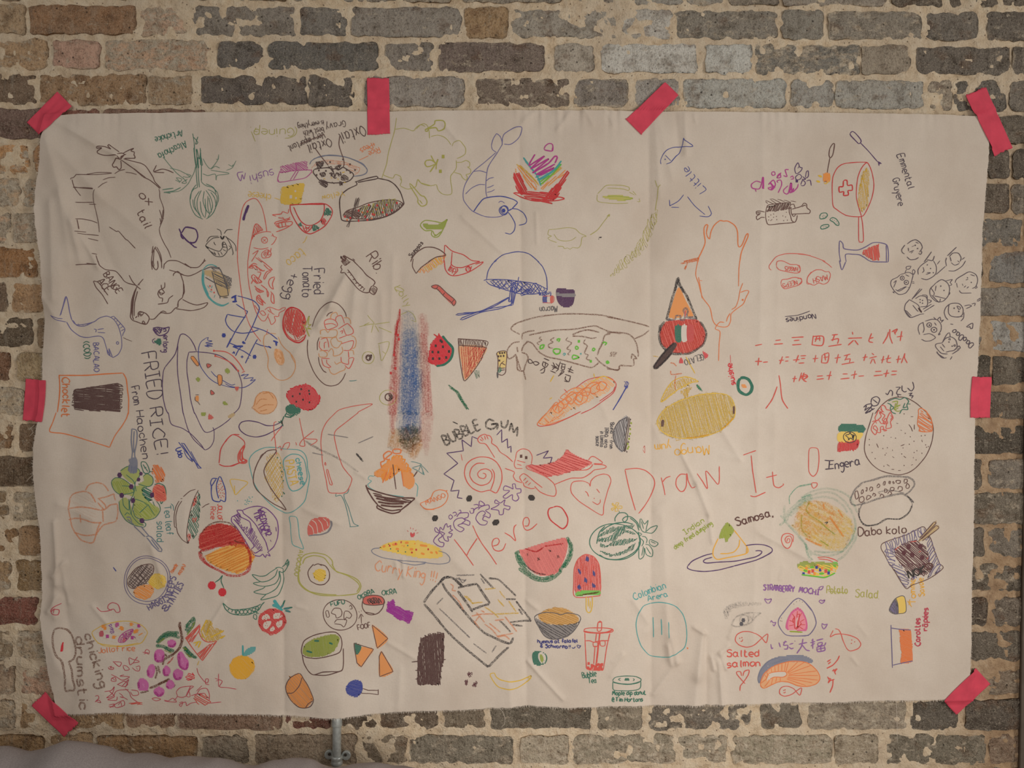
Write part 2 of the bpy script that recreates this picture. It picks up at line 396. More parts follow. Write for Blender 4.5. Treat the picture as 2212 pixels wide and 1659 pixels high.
# ------------------------------------------------------------------ the cloth: outline and relief (mm in front of the wall)
def poly(s):
    a = np.array([tuple(map(float, p.split(','))) for p in s.split()]); return a[:, 0], a[:, 1]
TOPX, TOPY = poly('80,250 140,246 300,243 600,240 800,239 1000,238 1300,238 1500,240 1800,243 2140,249')
BOTX, BOTY = poly('80,1548 150,1545 220,1541 300,1543 400,1541 480,1542 560,1545 650,1547 735,1546 800,1543 900,1538 1000,1534 1080,1530 1140,1526 1220,1529 1300,1527 1400,1526 1500,1523 1600,1521 1700,1518 1800,1517 1900,1514 2040,1513 2110,1511')
LX, LY = poly('100,244 92,270 88,295 85,330 80,370 74,410 72,455 76,495 80,520 86,560 88,600 90,640 97,690 93,740 90,800 84,890 78,915 70,965 68,1010 71,1045 77,1085 83,1130 86,1160 86,1220 88,1250 89,1300 86,1335 93,1375 103,1440 111,1490 116,1520 122,1550')
RX, RY = poly('2138,240 2139,322 2137,345 2133,380 2129,430 2127,455 2123,500 2122,560 2119,640 2117,700 2115,760 2112,850 2107,930 2105,1000 2104,1150 2102,1250 2101,1350 2099,1450 2098,1515')
def left_x(y): return np.interp(y, LY, LX)
def right_x(y): return np.interp(y, RY, RX)

CREASES = [  # (x at y=240, x at y=900, x at y=1540, amp mm (- valley), width, y range)
 (596, 604, 613, -7.5, 44, 380, 1560), (1121, 1130, 1138, -7.5, 42, 230, 1560), (1402, 1406, 1408, -6.5, 34, 230, 1560),
 (596, 604, 613, -1.4, 7, 380, 1560), (1121, 1130, 1138, -1.4, 7, 230, 1560), (1402, 1406, 1408, -1.6, 6, 230, 1560),
 (1650, 1636, 1622, 5.0, 26, 230, 1560), (1690, 1672, 1655, 2.0, 10, 230, 1560), (863, 868, 872, -1.0, 16, 500, 1560), (330, 335, 338, -1.2, 22, 560, 1300), (1880, 1884, 1888, 0.7, 40, 300, 1500)]
HCREASES = [(1016, -1.1, 8), (576, -0.8, 9), (1278, -0.5, 10)]
RIDGES = [  # x0,y0,x1,y1, amp, half width
 (120,262,250,335,4.0,9),(250,335,300,360,2.5,10),(105,300,215,420,3.0,16),(100,300,165,520,3.5,15),(160,470,172,560,3.0,9),(160,480,210,575,2.6,6),(135,420,150,560,2.5,14),
 (110,440,118,640,2.5,12),(215,420,330,520,2.0,16),(300,300,360,420,1.5,18),(205,480,260,620,-2.0,18),(130,560,140,800,2.0,16),
 (746,600,716,660,4.0,9),(716,660,690,705,3.0,8),(770,610,760,700,2.6,12),(800,600,790,760,2.2,14),(690,700,640,760,1.8,10),(825,640,828,780,2.2,10),(850,560,845,700,1.6,8),
 (1000,470,1090,550,1.8,5),(960,270,990,305,1.6,5),(1120,275,1155,240,2.2,8),(1158,460,1160,525,1.2,3),
 (1420,250,1450,380,2.6,13),(1480,245,1482,330,1.8,6),(1500,248,1503,262,1.5,3),(1415,260,1425,420,2.2,10),(1460,250,1468,330,-2.0,8),
 (1470,975,1505,1045,2.2,4),(1505,1045,1530,1110,2.4,5),(1530,1110,1538,1170,2.0,4),(1565,985,1595,990,1.2,8),(1560,930,1596,990,1.8,7),(1420,1100,1450,1080,1.6,10),(1430,1120,1440,1250,2.0,16),
 (1500,1355,1523,1368,3.0,4),(1518,1368,1506,1460,3.4,9),(1506,1460,1500,1530,3.0,12),(1524,1368,1526,1530,-2.5,6),(1552,1432,1560,1525,4.0,6),(1535,1418,1541,1445,3.0,3),(1555,1410,1567,1443,3.0,3),
 (1572,1395,1545,1420,2.4,4),(1450,1375,1462,1430,3.0,6),(1462,1430,1412,1500,2.2,5),(1442,1395,1450,1435,2.2,4),(1370,1300,1400,1345,2.0,7),(1440,1310,1445,1420,2.6,9),(1400,1365,1445,1350,1.4,8),
 (1640,1150,1760,1215,2.2,6),(1690,1225,1683,1250,1.6,3),(1575,1375,1585,1350,2.0,4),(1840,1420,1852,1435,1.4,3),(1855,1350,1870,1370,1.2,4),
 (1140,1430,1215,1510,2.4,4),(1140,1300,1160,1315,2.0,5),(1100,1480,1105,1530,2.0,10),(1325,1430,1345,1415,1.2,4),(1320,1460,1345,1415,1.4,4),
 (120,1130,124,1260,3.2,6),(112,1245,140,1215,2.6,4),(105,1320,125,1290,3.0,6),(118,1250,120,1330,2.2,8),(140,1290,150,1400,-2.5,12),(100,1380,150,1480,2.0,14),(135,1220,150,1300,1.6,6),(180,1440,160,1540,2.5,14),
 (130,1090,200,1120,1.4,8),(300,1100,330,1200,1.5,16),(400,1100,395,1200,1.2,14),(330,1180,352,1260,2.0,7),(450,1360,485,1300,1.8,3),(200,1310,230,1345,1.5,5),
 (860,1530,865,1450,1.4,8),(840,1390,900,1425,1.4,4),(640,1310,660,1315,1.2,3),(900,1080,935,1110,1.2,5),(870,1210,872,1245,2.2,3),(855,1215,860,1240,1.6,4),
 (660,1100,730,1130,1.4,6),(770,1020,790,1032,1.4,3),(620,980,640,1150,1.5,14),(950,1180,1000,1230,1.2,10),(1290,850,1310,900,1.2,8),(1400,900,1430,960,1.5,12),
 (90,640,150,720,2.0,10),(560,300,575,420,1.2,12),(1230,245,1205,280,1.8,5),(1265,240,1280,268,1.6,4),(1310,240,1325,270,1.4,4)]

def relief(px, py):
    """cloth surface distance from the wall face in mm"""
    px = np.asarray(px, float); py = np.asarray(py, float)
    lx = left_x(py); rx = right_x(py)
    e = np.minimum(np.minimum(px - lx, rx - px), np.minimum(py - 240, 1545 - py))
    h = 13.0 + 3.2 * (1 - np.exp(-np.maximum(e, 0) / 120.0))
    h = h + 3.4 * fbm(px / 250 + 3, py / 330 + 8, 2) + 1.3 * fbm(px / 58, py / 85, 2) + 0.7 * vnoise(px / 22, py / 30)
    wl = np.exp(-np.maximum(px - lx, 0) / 130.0)                        # loose, wavy left side
    h = h + wl * (2.5 + 3.0 * np.sin(px / 15.0 + 1.3 * np.sin(py / 120.0)) + 4.0 * vnoise(px / 40, py / 140 + 5))
    # small gathers along the taped top edge
    tg = np.exp(-np.maximum(py - 240, 0) / 26.0) * (0.45 + 0.55 * np.clip(vnoise(px / 130 + 9, 0.5) * 2, -1, 1))
    h = h + tg * 3.2 * vnoise(px / 9.0, py / 90.0)
    bg = np.exp(-np.maximum(1540 - py, 0) / 40.0)
    h = h + bg * 2.2 * fbm(px / 55.0 + 7, 2.2)
    for xa, xb, xc, amp, w, y0, y1 in CREASES:
        xx = np.where(py < 900, xa + (xb - xa) * (py - 240) / 660.0, xb + (xc - xb) * (py - 900) / 640.0)
        g = np.clip((py - y0) / 90.0, 0, 1) * np.clip((y1 - py) / 20.0, 0, 1) * (0.75 + 0.35 * vnoise(py / 110 + xa, 1.5))
        h = h + 1.25 * amp * g * np.exp(-np.abs(px - xx) / w)
    for yy, amp, w in HCREASES:
        h = h + amp * np.exp(-np.abs(py - yy - 4 * vnoise(px / 200, yy)) / w) * (0.6 + 0.6 * vnoise(px / 160 + 3, yy))
    for x0, y0, x1, y1, amp, w in RIDGES:
        w = w * 1.1
        bx0, bx1 = min(x0, x1) - 4 * w, max(x0, x1) + 4 * w; by0, by1 = min(y0, y1) - 4 * w, max(y0, y1) + 4 * w
        mk = (px > bx0) & (px < bx1) & (py > by0) & (py < by1)
        if not mk.any(): continue
        dx, dy = x1 - x0, y1 - y0; L = math.hypot(dx, dy)
        qx, qy = px[mk] - x0, py[mk] - y0
        t = (qx * dx + qy * dy) / L; d = (qx * dy - qy * dx) / L
        over = np.maximum(np.maximum(-t, t - L), 0)
        h[mk] += amp * 1.9 * np.exp(-np.abs(d / w) ** 1.4) * np.exp(-(over / (1.2 * w)) ** 2)
    # the conduit pushes the hem out
    h = h + 21 * np.exp(-((px - 727) / 62.0) ** 2) * np.exp(-(np.maximum(1530 - py, 0) / 140.0) ** 2)
    # pinned down under the tapes
    for tx, ty in ((105,255),(818,250),(1400,240),(2125,265),(85,865),(2112,860),(125,1530),(2085,1500)):
        r2 = (px - tx) ** 2 + (py - ty) ** 2
        g = np.exp(-r2 / 55.0 ** 2); h = h * (1 - 0.7 * g) + 5.0 * 0.7 * g
    return np.maximum(h, 4.0)

HM = 15.0                                            # mean stand-off used to size the sheet
KC = (D - HM / 1000) / D
def on_cloth(px, py, lift=0.0):
    h = relief(px, py) + lift
    return np.stack([(px - 1106) / 1000 * KC, -h / 1000, ZC + (829.5 - py) / 1000 * KC], -1)

def build_cloth():
    nu, nv = 660, 420
    u = np.linspace(0, 1, nu + 1); v = np.linspace(0, 1, nv + 1)
    U, Vv = np.meshgrid(u, v, indexing='ij')
    py = 240 + Vv * 1300
    for _ in range(3):
        l = left_x(py); r = right_x(py); px = l + (r - l) * U
        py = np.interp(px, TOPX, TOPY) * (1 - Vv) + np.interp(px, BOTX, BOTY) * Vv
    px = px + np.where(U == 0, 1.3 * vnoise(py / 7, 3.3), 0) + np.where(U == 1, 1.2 * vnoise(py / 6, 8.3), 0)
    py = py + np.where(Vv == 1, 1.4 * vnoise(px / 5, 1.3), 0)
    V = on_cloth(px.ravel(), py.ravel())
    idx = np.arange(px.size).reshape(px.shape)
    F = np.stack([idx[:-1, :-1], idx[:-1, 1:], idx[1:, 1:], idx[1:, :-1]], -1).reshape(-1, 4)
    o = mesh_np('drawn_cloth', V, F, M_CLOTH)
    tag(o, 'large unbleached cotton cloth covered in food drawings, taped to the brick wall', 'cloth banner')
    return o
cloth = build_cloth()

def fringe():
    V, F = [], []
    def hair(x, y, dx, dy, w):
        p = np.array([[x - w * dy, y + w * dx], [x + w * dy, y - w * dx], [x + dx * 1.0 + w * .4 * dy, y + dy], [x + dx - w * .4 * dy, y + dy]])
        return p
    P = []
    for x in np.arange(126, 2096, 1.7):
        y = float(np.interp(x, BOTX, BOTY)); L = random.uniform(1.5, 5.5); a = random.uniform(-.5, .5)
        w = .45; dx, dy = L * math.sin(a), L * math.cos(a)
        P.append([[x - w, y - 1], [x + w, y - 1], [x + dx + .2, y + dy], [x + dx - .2, y + dy]])
    for y in np.arange(300, 1500, 3.2):
        x = float(left_x(y)); L = random.uniform(1, 5) * (2.4 if random.random() < .06 else 1); a = random.uniform(-.9, .9); w = .4
        dx, dy = -L * math.cos(a), L * math.sin(a)
        P.append([[x + 1, y - w], [x + 1, y + w], [x + dx, y + dy + .2], [x + dx, y + dy - .2]])
    for y in np.arange(345, 1440, 2.6):
        x = float(right_x(y)); L = random.uniform(.6, 2.6); a = random.uniform(-.9, .9); w = .4
        dx, dy = L * math.cos(a), L * math.sin(a)
        P.append([[x - 1, y - w], [x - 1, y + w], [x + dx, y + dy + .2], [x + dx, y + dy - .2]])
    P = np.array(P).reshape(-1, 2)
    V = on_cloth(P[:, 0], P[:, 1], 0.2)
    F = np.arange(len(P)).reshape(-1, 4)
    o = mesh_np('frayed_edge', V, F, M_THREAD, cloth, False); o['kind'] = 'stuff'
fringe()

def tube(name, pts, r, mat, parent=None, seg=6):
    pts = [np.array(p, float) for p in pts]; V, F = [], []
    for i, p in enumerate(pts):
        d = pts[min(i + 1, len(pts) - 1)] - pts[max(i - 1, 0)]; d /= np.linalg.norm(d)
        a = np.cross(d, (0, 1, 0.01)); a /= np.linalg.norm(a); b = np.cross(d, a)
        for s in range(seg):
            t = 2 * math.pi * s / seg; V.append(p + r * (math.cos(t) * a + math.sin(t) * b))
    for i in range(len(pts) - 1):
        for s in range(seg):
            F.append((i * seg + s, i * seg + (s + 1) % seg, (i + 1) * seg + (s + 1) % seg, (i + 1) * seg + s))
    return mesh_np(name, V, F, mat, parent)
for pts in ([(1078,1529),(1086,1538),(1091,1552),(1090,1564),(1083,1571)], [(1936,1514),(1937,1540),(1938,1575),(1938,1604)], [(74,918),(66,925),(72,934),(64,942)], [(70,1027),(62,1034),(57,1040)]):
    tube('loose_thread', [W(x, y, -0.010) for x, y in pts], 0.00035, M_THREAD, cloth, 5)

# ------------------------------------------------------------------ tape
TAPES = [
 ('123,197 154,229 88,294 57,264', 'pink tape strip slanting over the top left corner of the cloth'),
 ('792,168 840,168 843,290 795,293', 'upright pink tape strip on the top edge above the rice plate drawing'),
 ('1437,176 1466,205 1384,292 1351,260', 'slanted pink tape strip on the top edge above the fish drawing'),
 ('2086,205 2130,187 2188,318 2148,337', 'long creased pink tape strip over the top right corner of the cloth'),
 ('55,818 103,822 95,911 48,908', 'short pink tape strip halfway down the left edge of the cloth'),
 ('2097,814 2143,814 2139,902 2093,902', 'short pink tape strip halfway down the right edge of the cloth'),
 ('98,1496 169,1563 137,1592 67,1525', 'slanting pink tape strip at the bottom left corner of the cloth'),
 ('2108,1443 2140,1478 2067,1545 2036,1512', 'slanting pink tape strip at the bottom right corner of the cloth')]
def in_cloth(px, py):
    return (px > left_x(py) - 2) & (px < right_x(py) + 2) & (py > np.interp(px, TOPX, TOPY) - 2) & (py < np.interp(px, BOTX, BOTY) + 2)
for ti, (s, lab) in enumerate(TAPES):
    c = np.array([tuple(map(float, p.split(','))) for p in s.split()])
    n = m = 30
    u = np.linspace(0, 1, n + 1); U, V2 = np.meshgrid(u, u, indexing='ij')
    P = ((1 - U) * (1 - V2))[..., None] * c[0] + (U * (1 - V2))[..., None] * c[1] + (U * V2)[..., None] * c[2] + ((1 - U) * V2)[..., None] * c[3]
    # torn short ends
    long01 = np.linalg.norm(c[1] - c[0]) > np.linalg.norm(c[2] - c[1])
    ends = (np.where((U == 0) | (U == 1), 1, 0) if long01 else np.where((V2 == 0) | (V2 == 1), 1, 0))
    P = P + (ends * 1.3 * vnoise(U * 14 + ti * 9, V2 * 14 + ti))[..., None]
    px, py = P[..., 0].ravel(), P[..., 1].ravel()
    hc = relief(px, py)
    # follow the cloth where it lies on it, drop to the wall beyond its edge
    blend = np.zeros(len(px))
    for ox in np.linspace(-7, 7, 5):
        for oy in np.linspace(-7, 7, 5):
            blend += in_cloth(px + ox, py + oy)
    blend /= 25.0
    h = (hc + 0.9) * blend + (4.6 + 0.8 * vnoise(px / 14, py / 14)) * (1 - blend)
    inn = in_cloth(px, py); h = np.where(inn, np.maximum(h, hc + 1.1), h)
    if ti == 3:                                       # crease across the long strip
        t = (V2.ravel() - 0.36); h = h + 2.2 * np.exp(-(t / 0.035) ** 2) - 1.0 * np.exp(-((t - .08) / 0.04) ** 2)
    if ti == 0:
        h = h + 1.0 * np.sin(U.ravel() * 17) * np.exp(-((V2.ravel() - .3) / .25) ** 2)
    h = h + 0.5 * (blend > 0.02)
    k = (D - 0.006) / D
    V = np.stack([(px - 1106) / 1000 * k, -h / 1000, ZC + (829.5 - py) / 1000 * k], -1)
    Vb = V.copy(); Vb[:, 1] += 0.0003
    idx = np.arange(px.size).reshape(n + 1, n + 1)
    F = np.stack([idx[:-1, :-1], idx[:-1, 1:], idx[1:, 1:], idx[1:, :-1]], -1).reshape(-1, 4)
    ring = np.concatenate([idx[:, 0], idx[-1, 1:], idx[-2::-1, -1], idx[0, -2:0:-1]]); r2 = np.roll(ring, -1)
    N = len(V)
    S = np.stack([ring, r2, r2 + N, ring + N], -1)
    a = (c[1][0]-c[0][0])*(c[2][1]-c[1][1])-(c[1][1]-c[0][1])*(c[2][0]-c[1][0])
    o = mesh_np('tape_strip', np.concatenate([V, Vb]), np.concatenate([F, F[:, ::-1] + N, S]), M_TAPE)
    tag(o, lab, 'tape', 'pink tape strips holding the cloth')

# ------------------------------------------------------------------ conduit pipe below the cloth
def lathe(name, cx, zs_rs, yc, mat, parent, seg=28):
    V, F = [], []
    for z, r in zs_rs:
        for s in range(seg):
            t = 2 * math.pi * s / seg; V.append((cx + r * math.cos(t), yc + r * math.sin(t), z))
    for i in range(len(zs_rs) - 1):
        for s in range(seg):
            F.append((i * seg + s, i * seg + (s + 1) % seg, (i + 1) * seg + (s + 1) % seg, (i + 1) * seg + s))
    return mesh_np(name, V, F, mat, parent)
def px_z(py): return ZC + (829.5 - py) / 1000
PX = (726.5 - 1106) / 1000 * 0.99; PYC = -0.0135
pipe = empty('conduit_pipe', (PX, PYC, px_z(2060)))
tag(pipe, 'thin galvanised conduit pipe running down the wall from under the cloth', 'pipe')
def child(o):
    o.parent = pipe; o.matrix_parent_inverse = pipe.matrix_world.inverted(); return o
bpy.context.view_layer.update()
child(lathe('pipe_tube', PX, [(px_z(2060), .0093), (px_z(1512), .0093)], PYC, M_STEEL, None))
child(lathe('coupling', PX, [(px_z(1563.5), .0094), (px_z(1563), .0112), (px_z(1562), .0114), (px_z(1512), .0114), (px_z(1511), .0094)], PYC, M_STEEL, None))
child(lathe('saddle_band', PX, [(px_z(1647), .0096), (px_z(1645.5), .0118), (px_z(1641), .0128), (px_z(1637.5), .0118), (px_z(1636), .0116), (px_z(1634), .0122), (px_z(1630), .0130), (px_z(1627), .0120), (px_z(1626), .0096)], PYC, M_STEEL, None))
def disc(name, cx, cz, r, y0, y1, mat, dish=0.0, seg=28):
    V, F = [], []
    prof = [(r, y0), (r, y1 + .0006), (r * .9, y1), (r * .5, y1 + dish), (0.0001, y1 + dish)]
    for rr, yy in prof:
        for s in range(seg):
            t = 2 * math.pi * s / seg; V.append((cx + rr * math.cos(t), yy, cz + rr * math.sin(t)))
    for i in range(len(prof) - 1):
        for s in range(seg):
            F.append((i * seg + s, (i + 1) * seg + s, (i + 1) * seg + (s + 1) % seg, i * seg + (s + 1) % seg))
    return mesh_np(name, V, F, mat)
for sx in (-1, 1):
    cx = PX + sx * .0182; cz = px_z(1628 if sx < 0 else 1629.5)
    lug = child(disc('saddle_lug', cx, cz, .0100, 0.002, -.0075, M_STEEL, .0012))
    sc = disc('screw', cx - sx * .001, cz + .002, .0032, -.002, -.0088, M_SCREW, .0004, 16)
    sc.parent = lug; sc.matrix_parent_inverse = lug.matrix_world.inverted()

# ------------------------------------------------------------------ grey fabric at the bottom left, dark post at the right
def build_fabric():
    y0 = -0.24; k = (D + y0) / D
    sx, sy = poly('-420,1600 -200,1590 -60,1624 0,1633 30,1643 60,1640 95,1624 125,1613 150,1611 185,1620 215,1632 245,1641 300,1645 380,1648 480,1653 600,1655 740,1661 900,1668')
    X = np.linspace(-420, 900, 160); A = np.linspace(0, 1, 40)
    top = np.interp(X, sx, sy); ker = np.ones(5) / 5; top = np.convolve(np.pad(top, 2, 'edge'), ker, 'valid')
    XX, AA = np.meshgrid(X, A, indexing='ij'); TT = np.repeat(top[:, None], len(A), 1)
    th = AA * math.pi                                  # front foot -> over the top -> back foot
    prof_y = np.where(AA < .35, -0.075, np.where(AA > .65, 0.075, -0.075 * np.cos((AA - .35) / .30 * math.pi)))
    up = np.where(AA < .35, -0.05 - (0.35 - AA) * 1.76, np.where(AA > .65, -0.05 - (AA - .65) * 1.76, -0.05 + 0.05 * np.sin((AA - .35) / .30 * math.pi)))
    lump = 0.006 * fbm(XX / 90, AA * 9, 3)
    Vx = (XX - 1106) / 1000 * k; Vz = ZC + (829.5 - TT) / 1000 * k + up + lump * (AA > .02)
    Vy = y0 + prof_y + lump
    V = np.stack([Vx, Vy, Vz], -1).reshape(-1, 3)
    idx = np.arange(XX.size).reshape(XX.shape)
    F = np.stack([idx[:-1, :-1], idx[1:, :-1], idx[1:, 1:], idx[:-1, 1:]], -1).reshape(-1, 4)
    m = len(A); caps = []
    for e, r in ((idx[0], 1), (idx[-1], -1)):                # rounded-off ends
        for q in range(m // 2 - 1):
            caps.append([e[q], e[q + 1], e[m - 2 - q], e[m - 1 - q]][::r])
    F = np.concatenate([F, np.array(caps)])
    o = mesh_np('draped_fabric', V, F, M_GREY)
    tag(o, 'soft grey fabric draped over furniture at the bottom left corner', 'fabric')
build_fabric()

def build_post():
    yb, yf = 0.001, -0.0085
    V = []
    def corner(px, py, y):
        k = 1.0
        return ((px - 1106) / 1000 * k, y, ZC + (829.5 - py) / 1000 * k)
    rows = np.linspace(-420, 2080, 26)
    b = 0.0012
    for py in rows:
        xl = 2213 - (py - 850) * 0.0170
        sect = [(xl, yb), (xl, yf + b), (xl + 1.2, yf), (xl + 96, yf), (xl + 100, yf + b), (xl + 100, yb)]
        for x, y in sect: V.append(corner(x + .6 * vnoise(py / 60, y * 50), py, y))
    F = []
    for i in range(len(rows) - 1):
        for s in range(6):
            F.append((i * 6 + s, i * 6 + (s + 1) % 6, (i + 1) * 6 + (s + 1) % 6, (i + 1) * 6 + s))
    n0 = (len(rows) - 1) * 6
    F += [(3, 2, 1, 0), (5, 4, 3, 0), (n0, n0 + 1, n0 + 2, n0 + 3), (n0, n0 + 3, n0 + 4, n0 + 5)]
    o = mesh_np('timber_post', V, F, M_POST, None, False)
    tag(o, 'dark brown timber post standing against the wall at the right edge', 'post')
build_post()

